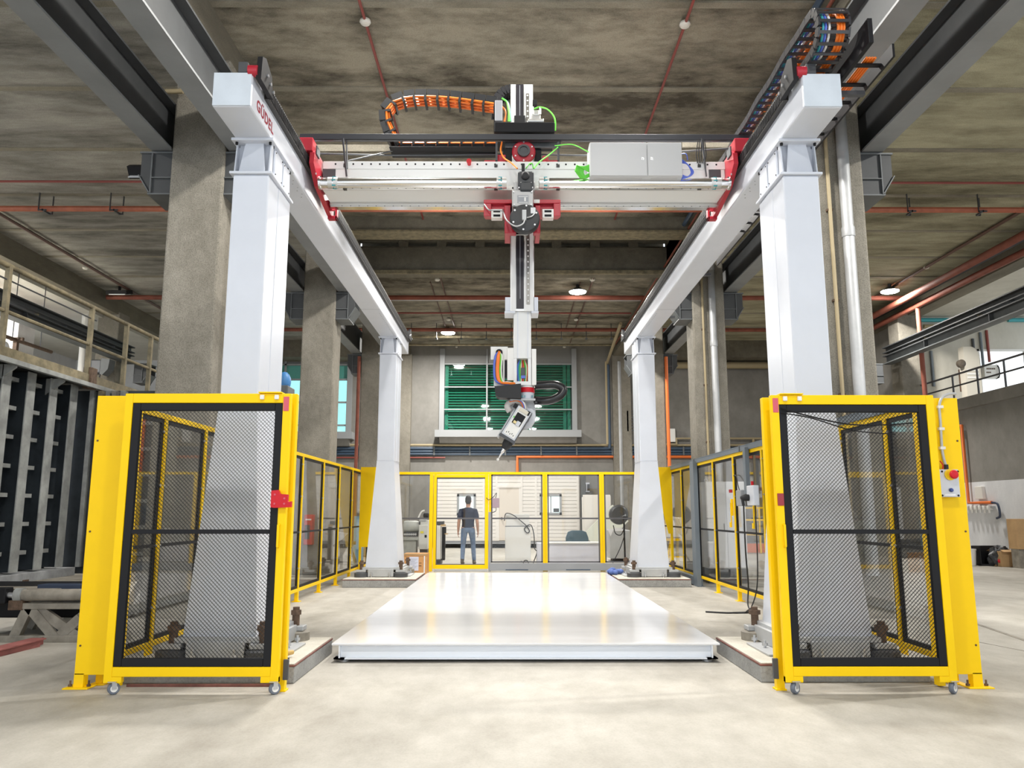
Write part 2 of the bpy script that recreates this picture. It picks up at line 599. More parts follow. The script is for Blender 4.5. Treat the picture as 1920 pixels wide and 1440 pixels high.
# ------------------------------------------------------------------ ceiling: cast slabs with joints between them
ce = MB().box(-13.2, 13.4, -6, 18.3, ZC + .12, ZC + .3).box(-13.2, 13.4, 20.75, 33, ZC + .12, ZC + .3)
ce.box(-13.2, -4.1, 18.3, 20.75, ZC + .12, ZC + .3).box(4.3, 13.4, 18.3, 20.75, ZC + .12, ZC + .3)
ceil = ce.build('ceiling', M_CEIL)
struct(ceil, 'stained concrete slab ceiling')
ys = [-6, 3.3, 5.5, 7.7, 9.9, 12.1, 14.3, 16.5, 18.25, 20.75, 22.6, 24.75, 26.9, 29.05, 32.3]
for bi, (x0, x1, m) in enumerate([(-12.9, -4.8, M_CEIL_SIDE), (-4.1, 4.3, M_CEIL), (5.0, 13.2, M_CEIL_RIGHT_LIT)]):
    yy = ys if bi == 1 else [-6, 3.3, 5.5, 7.7, 9.9, 12.1, 14.3, 16.5, 18.7, 20.75, 22.6, 24.75, 26.9, 29.05, 32.3]
    for k in range(len(yy) - 1):
        if bi == 1 and k == 8:
            continue
        a, b = yy[k], yy[k + 1]
        s = MB()
        dz = random.uniform(-.012, .012)
        s.box(x0, x1, a + .03, b - .10, ZC + dz, ZC + .13)
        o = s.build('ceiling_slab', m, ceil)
        MB().box(x0, x1, b - .10, b + .03, ZC - .02, ZC + .1).build('joint_strip', M_JOINT, ceil)

# slot in the ceiling behind the bridge: corrugated roof seen above
rb = MB()
for k in range(24):
    x = -4.1 + k * .35
    rb.box(x, x + .05, 18.2, 20.9, 9.35, 9.47)
sl = MB().box(-4.2, 4.4, 18.2, 20.9, 9.45, 9.5)
slo = sl.build('ceiling', M_CRANEDARK)
struct(slo, 'dark corrugated roof above the slot in the ceiling')
for k in range(24):
    x = -4.1 + k * .35
    MB().box(x, x + .07, 18.2, 20.9, 9.33, 9.45).build('roof_rib', M_STEELGREY, slo)
struct(MB().box(-4.3, -4.1, 18.2, 20.9, 7.8, 9.5).box(4.3, 4.5, 18.2, 20.9, 7.8, 9.5).build('trim_3', M_BEAM), 'concrete cheeks of the ceiling slot')
b1 = MB().box(-4.1, 4.3, 17.75, 18.25, 7.9, 9.5)
struct(b1.build('ceiling_beam', M_BEAM), 'near concrete cross beam at the ceiling slot')
b2 = MB().box(-4.1, 4.3, 21.1, 21.15, 8.4, 9.5).box(-4.1, 4.3, 20.70, 21.15, 7.78, 8.50).box(-4.1, 4.3, 20.70, 20.9, 8.68, 9.5)
for k in (0, 1, 2, 3, 4, 5, 6):
    x = -2.9 + k * 1.05
    b2.box(x - .13, x + .13, 20.72, 20.9, 8.5, 8.68)
struct(b2.build('ceiling_beam', M_BEAM), 'far concrete cross beam with openings at the ceiling slot')
struct(MB().box(-4.1, 4.3, 20.62, 20.70, 7.74, 7.84).build('trim_4', M_RAIL), 'pale lip under the far cross beam')
struct(MB().box(-4.1, 4.3, 17.70, 18.28, 7.86, 7.9).build('trim_5', M_RAIL), 'pale soffit under the near cross beam')

# long beams over the column rows and at the aisle edges
for x0, x1, z0, lb in [(-4.8, -4.1, 7.75, 'long concrete beam over the left column row'), (4.3, 5.0, 7.75, 'long concrete beam over the right column row'),
                       (-13.2, -12.7, 7.70, 'long concrete beam at the edge of the left aisle'), (13.0, 13.5, 7.70, 'long concrete beam at the edge of the right aisle')]:
    struct(MB().box(x0, x1, -6, 32.3, z0, ZC + .12).build('ceiling_beam', M_BEAM), lb)
for x0, x1, lb in [(-12.7, -4.8, 'concrete cross beam at the back of the left aisle'), (5.0, 13.0, 'concrete cross beam at the back of the right aisle')]:
    struct(MB().box(x0, x1, 31.3, 32.3, 7.55, ZC).build('ceiling_beam', M_BEAM), lb)

# columns, two rows of three, with the pipes they carry built further down
for s, (x0, x1) in ((-1, (-4.77, -4.02)), (1, (4.245, 4.99))):
    for k, y in enumerate((10.5, 17.75, 25.0)):
        c = MB().box(x0, x1, y, y + .7, 0, 7.8, .03)
        struct(c.build('concrete_column', M_COLUMN), '%s concrete column of the %s row' % (['front', 'middle', 'rear'][k], 'left' if s < 0 else 'right'))
for x, y, lb in [(-13.0, 17.75, 'concrete column at the far side of the left aisle'), (-13.0, 25.0, 'rear column at the far side of the left aisle'), (13.0, 25.0, 'concrete column at the far side of the right aisle')]:
    struct(MB().box(x - .35, x + .35, y, y + .7, 0, 7.8, .03).build('concrete_column', M_COLUMN), lb)

# ------------------------------------------------------------------ back wall with two windows
YB = 32.3
w1a, w1b = at(823, 825, YB), at(1080, 655, YB)
W1X0, W1X1, W1Z0, W1Z1 = w1a.x, w1b.x, w1a.z, w1b.z
w2a, w2b = at(470, 826, YB), at(664, 640, YB)
W2X0, W2X1, W2Z0, W2Z1 = w2a.x, w2b.x, w2a.z, w2b.z
wb = MB()
xs = [-13.2, W2X0, W2X1, W1X0, W1X1, 13.3]
for a, b, kind in zip(xs[:-1], xs[1:], (0, 2, 0, 1, 0)):
    if kind == 0:
        wb.box(a, b, YB, YB + .3, 0, 8.4)
    else:
        z0, z1 = (W1Z0, W1Z1) if kind == 1 else (W2Z0, W2Z1)
        wb.box(a, b, YB, YB + .3, 0, z0).box(a, b, YB, YB + .3, z1, 8.4)
struct(wb.build('wall_back', M_WALL), 'grey concrete back wall')

# window 1: green louvres behind glass
wr = MB()
fw = .09
x0, x1, z0, z1 = W1X0, W1X1, W1Z0, W1Z1
zt = at(900, 683, YB).z
zm1, zm2 = at(900, 726, YB).z, at(900, 768, YB).z
zb = at(900, 808, YB).z
xm1, xm2 = at(913, 740, YB).x, at(996, 740, YB).x
for (a, b, c, d) in [(x0, x0 + .2, zb, z1), (x1 - .2, x1, zb, z1)]:
    wr.box(a, b, YB - .12, YB + .1, c, d)
win1 = struct(wr.build('window_1', M_FRAMEGREY), 'wide window with green louvres in the back wall')
for x in (xm1, xm2):
    MB().box(x - .03, x + .03, YB - .08, YB + .06, zb, z1).build('mullion', M_FRAMEGREY, win1)
for z in (zt, zm1, zm2):
    MB().box(x0 + .2, x1 - .2, YB - .07, YB + .05, z - .022, z + .022).build('transom', M_FRAMEGREY, win1)
MB().box(x0 + .1, x1 - .1, YB + .0, YB + .08, zt, z1).build('spandrel_panel', M_SPANDREL, win1)
sill = MB().prism([(YB - .75, zb - .02), (YB + .1, zb - .02), (YB + .1, zb - .50), (YB - .25, zb - .5), (YB - .75, zb - .27)], 'x', x0 - .25, x1 + .25)
MB().box(x0 - .12, x1 + .12, YB - .65, YB + .1, zb - .30, zb - .02).build('sill', M_FRAMEGREY, win1)
MB().prism([(YB - .5, zb - .30), (YB + .1, zb - .30), (YB + .1, zb - .55), (YB - .3, zb - .52)], 'x', x0 + .05, x1 - .05).build('sill_base', M_WALL, win1)
for a, b in ((x0 + .2, xm1), (xm1, xm2), (xm2, x1 - .2)):
    for c, d in ((zb, zm2), (zm2, zm1), (zm1, zt)):
        MB().box(a + .04, b - .04, YB - .01, YB + .0, c + .03, d - .03).build('pane', M_WINGLASS, win1)
n = 25
for k in range(n):
    z = zb + (zt - zb) * (k + .5) / n
    MB().obox(((x0 + x1) / 2 - .1, YB + .20, z), (1, 0, 0), (0, .9, -.44), (0, .44, .9), x1 - x0 - .9, .03, .062).build('louvre_slat', M_LOUVRE, win1)
for xa in (x0 + .22, x1 - .55, x1 - .38):
    MB().box(xa, xa + .13, YB + .16, YB + .27, zb, zt).build('louvre_post', M_LOUVRE, win1)
MB().box(x0, x1, YB + .27, YB + .3, zb - .1, zt + .1).build('backing', M_LOUVREDK, win1)

# window 2: open to the daylight
x0, x1, z0, z1 = W2X0, W2X1, W2Z0, W2Z1
zt, zm, zb = at(600, 684, YB).z, at(600, 712, YB).z, at(600, 812, YB).z
wr = MB().box(x1 - .22, x1, YB - .1, YB + .1, zb, z1).box(x0, x0 + .2, YB - .1, YB + .1, zb, z1)
win2 = struct(wr.build('window_2', M_FRAMEGREY), 'tall window with teal glass in the back wall at left')
for z in (zt, zm, zm - .95, zm - 1.9):
    MB().box(x0 + .2, x1 - .22, YB - .06, YB + .05, z - .035, z + .035).build('transom', M_FRAMEGREY, win2)
for x in (x0 + 1.3, x0 + 2.7):
    MB().box(x - .04, x + .04, YB - .06, YB + .05, zb, z1).build('mullion', M_FRAMEGREY, win2)
MB().box(x0, x1, YB, YB + .08, zt, z1).build('spandrel_panel', M_SPANDREL, win2)
MB().box(x0 + .2, x1 - .2, YB + .02, YB + .04, zm, zt).build('teal_panel', mat('teal_panel', (0.10, .36, .31), .3), win2)
MB().box(x0 + .2, x1 - .2, YB + .005, YB + .012, zb, zm).build('pane', glass('window_pane_teal', (.62, .90, .88), .3), win2)
MB().box(x0 - .1, x1 + .15, YB - .6, YB + .1, zb - .28, zb).build('sill', M_FRAMEGREY, win2)
MB().prism([(YB - .45, zb - .28), (YB + .1, zb - .28), (YB + .1, zb - .6), (YB - .25, zb - .55)], 'x', x0, x1).build('sill_base', M_WALL, win2)
# a young tree outside the teal window
p = at(592, 800, 37)
tr = thing('tree', 'slender dark tree standing outside the teal window', 'tree', (p.x, 37, 0))
MB().tube([(p.x, 37, 0), (p.x + .05, 37, 3), (p.x - .02, 37, p.z + .5), (p.x + .05, 37, p.z + 2.2)], [.11, .09, .06, .03]).build('trunk', M_RUST, tr)
lf = MB()
for k in range(90):
    a = random.random() * 2 * PI
    r = random.random() ** .5 * .75
    c = Vector((p.x + r * math.cos(a), 37 + r * math.sin(a), p.z + .6 + random.random() * 1.9))
    d = Vector((random.uniform(-1, 1), random.uniform(-1, 1), random.uniform(-.4, .8))).normalized()
    s = d.orthogonal().normalized()
    lf.add([c - d * .18, c + s * .07, c + d * .18, c - s * .07], [(0, 1, 2, 3)])
lf.build('foliage', mat('dark_leaf', (.03, .09, .05), .6), tr, kind='stuff')

# ------------------------------------------------------------------ side walls and galleries
struct(MB().box(-13.5, -13.2, 2, 32.3, 0, 4.35).build('wall_left', M_WALL), 'concrete parapet wall of the left aisle')
struct(MB().box(-18.3, -18.0, 26.6, 32.6, 0, 8.0).build('wall_left', M_WALLWHITE), 'pale far wall of the left gallery')
struct(MB().box(-18, -13.2, 8, 32.6, 4.2, 4.35).build('floor', M_WALLPALE), 'floor of the left gallery')
struct(MB().box(-18.3, -13.2, 8, 32.6, 7.6, 7.8).build('ceiling', M_WALLPALE), 'pale ceiling of the left gallery')
struct(MB().box(-18.0, -13.2, 32.3, 32.6, 4.35, 7.8).build('wall_back', M_WALLWHITE), 'end wall of the left gallery')
pq = at(120, 640, 22.5)
struct(MB().box(-15.6, -14.3, 22.5, 23.3, 4.35, 7.0).build('wall_left', M_WALLWHITE), 'white boxed pier in the left gallery')

wr_ = MB().box(13.2, 13.5, 4, 32.3, 2.2, 4.35)
wr_.box(13.2, 13.6, 26.2, 32.6, 4.62, 8.3)
struct(wr_.build('wall_right', M_WALL), 'bare concrete upper part of the right wall')
struct(MB().box(13.19, 13.5, 4, 32.3, 0, 2.2).build('wall_right', M_WALLWHITE), 'scuffed white painted lower part of the right wall')
struct(MB().box(13.08, 13.5, 4, 32.3, 4.30, 4.62).build('trim_6', M_WALL), 'concrete gallery edge on the right wall')
struct(MB().box(13.5, 24, 4, 26, 4.3, 4.55).build('floor', M_WALLPALE), 'floor of the right gallery')
struct(MB().box(13.5, 18.5, 9, 26.3, 7.9, 8.1).build('ceiling', M_WALLPALE), 'sunlit ceiling of the right gallery')
# gallery end wall with a bright window
gx0 = at(1836, 700, 26).x
gz0, gz1 = 4.9, at(1880, 655, 26).z
g = MB().box(13.2, gx0, 26, 26.3, 4.3, 8.1).box(gx0, 24, 26, 26.3, gz1, 8.1).box(gx0, 24, 26, 26.3, 4.3, gz0).box(gx0 + 3.2, 24, 26, 26.3, gz0, gz1)
struct(g.build('wall_right', M_WALLPALE), 'pale end wall of the right gallery')
g = MB().box(gx0, gx0 + .06, 25.97, 26.1, gz0, gz1).box(gx0, gx0 + 3.2, 25.97, 26.1, gz0, gz0 + .06).box(gx0, gx0 + 3.2, 25.97, 26.1, gz1 - .06, gz1).box(gx0 + 1.6, gx0 + 1.66, 25.97, 26.1, gz0, gz1)
win3 = struct(g.build('window_3', M_OFFWHITE), 'bright window at the end of the right gallery')
MB().box(gx0 + .03, gx0 + 3.2, 26.05, 26.06, gz0, gz1).build('pane', glass('window_pane_clear', (.98, .98, .96), .2), win3)


def pb(mb, xa, ya, xb, yb, Y, d, ch=0.0):
    """box whose front face, at depth Y, covers photo positions xa,ya .. xb,yb"""
    a, b = at(xa, ya, Y), at(xb, yb, Y)
    mx = at((xa + xb) / 2, (ya + yb) / 2, Y)
    za, zb_ = at((xa + xb) / 2, ya, Y).z, at((xa + xb) / 2, yb, Y).z
    ym = (ya + yb) / 2
    return mb.box(at(xa, ym, Y).x, at(xb, ym, Y).x, Y, Y + d, za, zb_, ch)


# ------------------------------------------------------------------ platform between the legs
PX0, PX1, PY0, PY1, PZ = -1.62, 1.93, 7.5, 16.1, .17
t = thing('work_platform', 'long white glossy steel platform lying on the floor between the gantry legs', 'platform', (.155, 11.8, 0))
MB().box(PX0, PX1, PY0, PY1, PZ - .018, PZ, .004).build('top_plate', M_PLATE, t)
for y in (PY0 + .06, PY1 - .06):
    MB().box(PX0 + .06, PX1 - .06, y - .006, y + .006, .04, PZ - .018).build('end_web', M_PLATEEDGE, t)
    MB().box(PX0 + .02, PX1 - .02, y - .05, y + .05, .028, .04).build('bottom_flange', M_PLATEEDGE, t)
for x in (PX0 + .07, PX1 - .07):
    b = MB().box(x - .006, x + .006, PY0 + .01, PY1 - .01, .04, PZ - .018).box(x - .05, x + .05, PY0 + .01, PY1 - .01, .028, .04)
    b.build('side_beam', M_PLATEEDGE, t)
for x in (PX0 + .10, PX1 - .10):
    for y in (PY0 + .1, (PY0 + PY1) / 2, PY1 - .1):
        f = MB().cyl((x, y, 0), (x, y, .012), .05, 12).cyl((x, y, .012), (x, y, .03), .02, 8)
        f.build('levelling_foot', M_ZINC, t)

# ------------------------------------------------------------------ plinths
for x0, x1, y0, y1, lb in [(-3.08, -1.72, 6.62, 8.0, 'low concrete plinth under the left front gantry leg, behind the left mesh gate'),
                           (2.03, 3.40, 6.65, 8.03, 'low concrete plinth under the right front gantry leg, behind the right mesh gate'),
                           (-3.045, -1.70, 14.8, 16.35, 'low concrete plinth under the left rear gantry leg'),
                           (2.0, 3.34, 14.85, 16.4, 'low concrete plinth under the right rear gantry leg')]:
    t = thing('concrete_plinth', lb, 'plinth', ((x0 + x1) / 2, (y0 + y1) / 2, 0), 'concrete plinths under the gantry legs')
    MB().box(x0, x1, y0, y1, 0, .128, .008).build('block', M_PLINTH, t)
    MB().box(x0 - .003, x1 + .003, y0 - .003, y1 + .003, .128, .142, .002).build('steel_edge', M_REDEDGE, t)
    MB().box(x0 + .006, x1 - .006, y0 + .006, y1 - .006, .142, .15).build('dusty_top', M_PLINTHTOP, t)
t = one('steel_channel', MB().box(-3.0, -1.77, 6.50, 6.57, 0, .010).box(-3.0, -1.77, 6.50, 6.508, .010, .022), M_REDEDGE,
        'thin rust red steel angle on the floor along the front of the left plinth', 'angle')

# ------------------------------------------------------------------ gantry legs
def hexbolt(mb, c, r, h, axis=(0, 0, 1)):
    a = Vector(axis)
    mb.lathe([(r, 0), (r, h)], c, axis, 6, False)
    return mb


def leg(xc, yf, s, label):
    """s: +1 when the inner side of the leg faces +x"""
    t = thing('gantry_leg', label, 'gantry leg', (xc, yf + .35, .15), 'white gantry legs')
    hw, dp = .168, .69
    yb = yf + dp
    # flared base
    MB().frustum((xc - .305, xc + .305, yf - .14, yb + .14), .33, (xc - hw, xc + hw, yf, yb), 2.34).build('flared_base', M_WHITE, t)
    MB().frustum((xc - hw - .006, xc + hw + .006, yf - .006, yb + .006), 2.335, (xc - hw - .006, xc + hw + .006, yf - .006, yb + .006), 2.347).build('weld_seam', M_WHITE, t)
    MB().box(xc - hw, xc + hw, yf, yb, 2.345, 4.47, .012).build('shaft', M_WHITE, t)
    # stiffening fold down the inner side
    sx = xc + s * hw
    MB().box(sx - .004, sx + .006, yf + .30, yb, 2.36, 4.46, .003).build('side_cover', M_WHITE, t)
    MB().box(xc - hw - .03, xc + hw + .03, yf - .03, yb + .03, 4.47, 4.495, .006).build('collar_plate', M_WHITE, t)
    nk = MB().box(xc - hw + .01, xc + hw - .01, yf + .09, yb - .09, 4.495, 4.80)
    nk.build('neck', M_WHITE, t)
    for y0, y1 in ((yf, yf + .09), (yb, yb - .09)):
        for sx2 in (-1, 1):
            for off in (.045, .165):
                x = xc + sx2 * (off - .004)
                g = MB().prism([(y1, 4.495), (y0 + (y1 - y0) * .05, 4.495), (y0 + (y1 - y0) * .45, 4.80), (y1, 4.80)], 'x', x - .006, x + .006)
                if off > .1:
                    g.build('gusset', M_WHITE, t)
        # sloping face plate between the gussets
        yy0, yy1 = y0 + (y1 - y0) * .12, y0 + (y1 - y0) * .5
        q = [(xc - .125, yy0, 4.495), (xc + .125, yy0, 4.495), (xc + .085, yy1, 4.80), (xc - .085, yy1, 4.80)]
        q2 = [(a, b + (.012 if y1 > y0 else -.012), c) for a, b, c in q]
        MB().add(q + q2, [(0, 1, 2, 3), (7, 6, 5, 4), (0, 4, 5, 1), (1, 5, 6, 2), (2, 6, 7, 3), (3, 7, 4, 0)]).build('face_plate', M_WHITE, t)
    cp = MB().box(xc - hw - .03, xc + hw + .03, yf - .03, yb + .03, 4.80, 4.828, .005).build('cap_plate', M_WHITE, t)
    bt = MB()
    for x in (xc - hw + .01, xc + hw - .01):
        for y in (yf + .015, yf + .1, yb - .1, yb - .015):
            hexbolt(bt, (x, y, 4.776), .014, .024)
    bt.build('cap_bolts', M_BLACK, t, kind='stuff')
    # service covers on the inner side of the neck
    for a, b in ((yf + .12, yf + .36), (yf + .40, yf + .62)):
        c = MB().box(sx - s * .008, sx + s * .012, a, b, 4.515, 4.77, .003).build('cover_plate', M_WHITE, t)
        sc = MB()
        for y in (a + .02, b - .02):
            for z in (4.535, 4.75):
                sc.cyl((sx + s * .012, y, z), (sx + s * .017, y, z), .007, 6)
        sc.build('cover_screws', M_BLACK, c)
    # foot: slab, shear blocks, levelling discs, anchor bolts
    MB().box(xc - .36, xc + .36, yf - .20, yb + .20, .285, .33, .006).build('base_slab', M_GALV, t)
    for y in (yf - .235, yb + .195):
        MB().box(xc - .24, xc + .24, y, y + .04, .16, .30, .005).build('shear_block', M_GALV, t)
    MB().box(xc + s * .36, xc + s * .40, yf - .1, yb + .1, .17, .30, .005).build('shear_block', M_GALV, t)
    MB().box(xc + s * .38, xc + s * .54, yf - .05, yb - .1, .152, .168, .003).build('bearing_strip', M_GALV, t)
    for sx2 in (-1, 1):
        for y in (yf - .17, yb + .17):
            x = xc + sx2 * .37
            MB().lathe([(.135, 0), (.135, .075), (.11, .085), (.05, .09)], (x, y, .15), n=22).build('levelling_disc', M_DKGREY if y < yf else M_DUSTY, t)
            MB().box(x - .09, x + .09, y - .07, y + .07, .24, .285, .006).build('lug', M_GALV, t)
            a = MB().cyl((x, y, .285), (x, y, .40), .036, 12).build('anchor_bolt', M_RUST, t)
            n = MB()
            hexbolt(n, (x, y, .385), .055, .04)
            n.cyl((x, y, .425), (x, y, .455), .032, 10)
            n.build('nut', M_RUST, a)
    zb = MB()
    for x in (xc - .17, xc + .17):
        zb.cyl((x, yf - .265, .15), (x, yf - .265, .25), .011, 8)
        hexbolt(zb, (x, yf - .265, .185), .024, .02)
    for y in (yf, yf + .3, yf + .6):
        x = xc + s * .46
        zb.cyl((x, y, .165), (x, y, .23), .012, 8)
        hexbolt(zb, (x, y, .185), .026, .022)
    zb.build('jack_screws', M_ZINC, t)
    return t


XL, XR = -2.413, 2.732
leg(XL, 6.98, 1, 'white steel gantry leg behind the left mesh gate')
leg(XR, 6.98, -1, 'white steel gantry leg behind the right mesh gate')
leg(XL, 15.45, 1, 'white gantry leg at the far left corner of the platform')
leg(XR, 15.45, -1, 'white gantry leg at the far right corner of the platform')

# two small things at the left front leg's foot
t = thing('screwdriver', 'wooden handled tool lying on the left front plinth', 'tool', (-1.95, 6.75, .15))
MB().tube([(-1.90, 6.80, .185), (-1.87, 6.86, .19), (-1.82, 6.93, .19)], [.016, .026, .018], 10).build('handle', mat('wood_handle', (.62, .40, .13), .5), t)
MB().box(-1.98, -1.80, 6.70, 6.76, .15, .175, .004).cyl((-1.92, 6.80, .185), (-1.96, 6.73, .17), .012, 8).build('head', M_BLACK, t)
t = thing('rag', 'crumpled blue rag on the right rear plinth beside the leg foot', 'rag', (2.13, 15.9, .15))
rg = MB()
for k in range(7):
    rg.ball((2.1 + random.uniform(-.11, .11), 15.85 + random.uniform(-.1, .1), .19 + random.uniform(0, .05)), random.uniform(.05, .09), random.uniform(.05, .09), random.uniform(.04, .06), 8)
rg.build('cloth', mat('blue_rag', (.10, .16, .42), .8), t)

# ------------------------------------------------------------------ rail beams
ZB, ZT = 4.828, 5.15
for xc, s, lb in ((XL, 1, 'long white rail beam on the left gantry legs, with red lettering'), (XR, -1, 'long white rail beam on the right gantry legs')):
    t = thing('rail_beam', lb, 'rail beam', (xc, 11.8, ZB), 'white rail beams of the gantry')
    y0, y1 = 6.38, 17.25
    MB().box(xc - .17, xc + .17, y0, y1, ZB, ZT, .018).build('beam', M_WHITE, t)
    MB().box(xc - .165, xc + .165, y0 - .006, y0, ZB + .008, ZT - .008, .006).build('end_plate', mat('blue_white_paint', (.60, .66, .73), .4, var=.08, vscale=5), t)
    MB().box(xc - .165, xc + .165, y1, y1 + .006, ZB + .008, ZT - .008, .006).build('end_plate', M_WHITE, t)
    xi = xc + s * .17
    MB().box(xi - s * .10, xi + s * .035, y0 + .30, y1 - .05, ZT, ZT + .05, .006).build('rail_seat', M_DKGREY, t)
    rk = MB().box(xi + s * .0, xi + s * .045, y0 + .34, y1 - .1, ZT - .065, ZT + .05)
    rk.build('toothed_rack', mat('oily_rack_steel', (.022, .020, .019), .5), t)
    tt = MB()
    for k in range(260):
        y = y0 + .36 + k * .04
        tt.box(xi + s * .045, xi + s * .052, y, y + .02, ZT - .05, ZT + .04)
    tt.build('rack_teeth', M_BLACK, t, kind='stuff')
    MB().box(xi - s * .01, xi + s * .05, y0 + .34, y1 - .1, ZT + .05, ZT + .075, .005).build('guide_rail', M_CHROME, t)
    # seam and dotted holes under the beam
    MB().box(xc - .168, xc + .168, 13.3, 13.306, ZB - .0015, ZB + .002).build('seam', M_GREY, t)
    dots = MB()
    for k in range(24):
        dots.cyl((xi - s * .05, 13.6 + k * .11, ZB - .002), (xi - s * .05, 13.6 + k * .11, ZB + .002), .009, 6)
    for q in range(8):
        dots.cyl((xi - s * (.05 + .03 * (q % 2)), 7.75 + q * .09, ZB - .002), (xi - s * (.05 + .03 * (q % 2)), 7.75 + q * .09, ZB + .002), .008, 6)
    dots.build('bolt_holes', M_GREY, t, kind='stuff')
    # end stops: black side cheek, red buffer
    for ye, d in ((y0, 1), (y1 - .1, -1)):
        e = MB().prism([(ye + .0, ZT - .06), (ye + d * .02, ZT + .16), (ye + d * .12, ZT + .20), (ye + d * .30, ZT + .12), (ye + d * .36, ZT - .06)], 'x', xi + s * .03, xi + s * .075)
        e.build('end_stop', M_BLACK, t)
        MB().cyl((xi + s * .04, ye + d * .02, ZT + .02), (xi - s * .04, ye + d * .02, ZT + .02), .05, 12).build('buffer', M_RED, t)
        MB().box(xi - s * .13, xi - s * .05, ye, ye + d * .09, ZT, ZT + .10, .005).build('stop_block', M_DKGREY, t)
        z = MB()
        for k in range(3):
            z.cyl((xi + s * .075, ye + d * (.16 + .09 * k), ZT + .0 + .03 * (2 - k)), (xi + s * .09, ye + d * (.16 + .09 * k), ZT + .0 + .03 * (2 - k)), .016, 8)
        z.build('stop_bolts', M_ZINC, t)
    if s > 0:
        lt9 = text('lettering', 'GÜDEL', .145, (xi + .0015, atx(497, 223, xi).y, atx(497, 223, xi).z + .012), (PI / 2, 0, PI / 2), mat('dark_red_lettering', (.30, .015, .035), .4), t, .001)
        lt9.data.offset = .003
        lt9.data.space_character = 1.12
    else:
        xo = xc + .17
        tr = MB().box(xo + .06, xo + .10, 5.95, 17.0, ZT + .02, ZT + .24, .004)
        tr.box(xo - .12, xo + .10, 7.6, 17.0, ZT + .02, ZT + .03)
        tr.build('cable_tray', M_BLACK, t)
        for y in (6.7, 9.5, 12.3, 15.1):
            MB().box(xo - .1, xo + .36, y, y + .05, ZT - .02, ZT + .02).build('tray_bracket', M_DKGREY, t)

# energy chain of the right rail: loop hanging toward the camera
def chain(root, path, width, wdir, hh, m_side, step_skip=1, rung=True, cables=None, sides=True):
    """ladder chain along path; every link is a part"""
    wdir = Vector(wdir)
    for i in range(len(path) - 1):
        p, q = Vector(path[i]), Vector(path[i + 1])
        d = (q - p).normalized()
        nrm = d.cross(wdir).normalized()
        lk = MB()
        ln = (q - p).length
        for sgn in (-1, 1):
            lk.obox((p + q) / 2 + wdir * (sgn * width / 2), d, wdir, nrm, ln * .96, .018, hh)
        if rung:
            lk.obox(p.lerp(q, .5) + nrm * hh * .46, d, wdir, nrm, ln * .34, width, .012)
            lk.obox(p.lerp(q, .5) - nrm * hh * .46, d, wdir, nrm, ln * .34, width, .012)
        lk.build('link', m_side, root)
    if cables:
        for off, r, m in cables:
            pts = []
            for i, p in enumerate(path):
                pts.append(Vector(p) + wdir * off)
            MB().tube(pts, r, 6).build('cable', m, root)


t = thing('cable_chain', 'black ladder cable chain with orange and blue cables on top of the right rail beam', 'cable chain', (2.85, 8, 5.2))
xo = XR
path = [(xo + .02, 10.4 - .13 * k, 5.64 + .01 * math.sin(k)) for k in range(32)]
c = (xo + .02, 6.3, 5.46)
path += [(xo + .02, 6.3 - .18 * math.sin(a), 5.46 + .18 * math.cos(a)) for a in [PI * k / 7 for k in range(1, 8)]]
path += [(xo + .02, 6.3 + .13 * k, 5.28) for k in range(1, 10)]
chain(t, path, .26, (1, 0, 0), .075, mat('clear_dark_chain', (.045, .045, .05), .25), cables=[(.07, .014, M_ORANGE), (.095, .012, M_ORANGE), (.045, .012, M_ORANGE), (-.06, .011, M_BLUE), (-.085, .011, M_TEAL), (-.03, .01, M_OFFWHITE)])
t = thing('cable_bundle', 'orange cables in a black tray outside the right rail beam', 'cables', (3.15, 8, 5.15))
for k in range(4):
    MB().tube([(3.13 + k * .025, 6.35, 5.28), (3.13 + k * .025, 8, 5.27 + .01 * (k % 2)), (3.13 + k * .025, 14, 5.27)], .012, 6).build('cable', M_ORANGE, t)
for k in range(14):
    y = 6.4 + k * .32
    MB().box(3.06, 3.28, y, y + .05, 5.245, 5.258).build('tray_rung', M_BLACK, t)
MB().box(3.28, 3.30, 6.2, 12, 5.2, 5.32).build('tray_side', M_BLACK, t)

# ------------------------------------------------------------------ bridge
YF = 8.42
bz1, bz0 = at(960, 305, YF).z, at(960, 357, YF).z
bx0, bx1 = -2.10, 2.44
YK = gnd(960, 383, bz0).y
t = thing('bridge_beam', 'white bridge beam with polished drive shaft spanning the two rail beams', 'bridge', (.155, YF, bz0))
MB().box(bx0, bx1, YF, YK, bz0, bz1, .01).build('beam', M_WHITE2, t)
zl = at(960, 318, YF).z
MB().box(bx0, bx1, YF - .02, YF, zl, bz1 + .004, .003).build('top_strip', M_WHITE2, t)
MB().box(bx0, bx1, YF - .016, YF, bz0 - .004, bz0 + .05, .003).build('bottom_strip', M_GREY if False else mat('pale_rail_steel', (.60, .60, .58), .35, .3), t)
MB().box(bx0, bx1, YK - .05, YK + .05, bz0 - .03, bz0, .004).build('lower_rail', M_ALU, t)
MB().box(bx0, bx1, YK - .02, YK + .08, bz0 - .042, bz0 - .03, .002).build('rail_strip', M_CHROME, t)
hl = MB()
for k in range(44):
    x = bx0 + .14 + k * .1
    hl.cyl((x, YF - .0225, (zl + bz1) / 2 + .012), (x, YF - .018, (zl + bz1) / 2 + .012), .011, 8)
    hl.cyl((x, YF - .0185, bz0 + .022), (x, YF - .014, bz0 + .022), .011, 8)
    hl.cyl((x, YK - .02, bz0 - .0315), (x, YK - .02, bz0 - .025), .008, 6)
hl.build('bolt_holes', M_BLACK, t, kind='stuff')
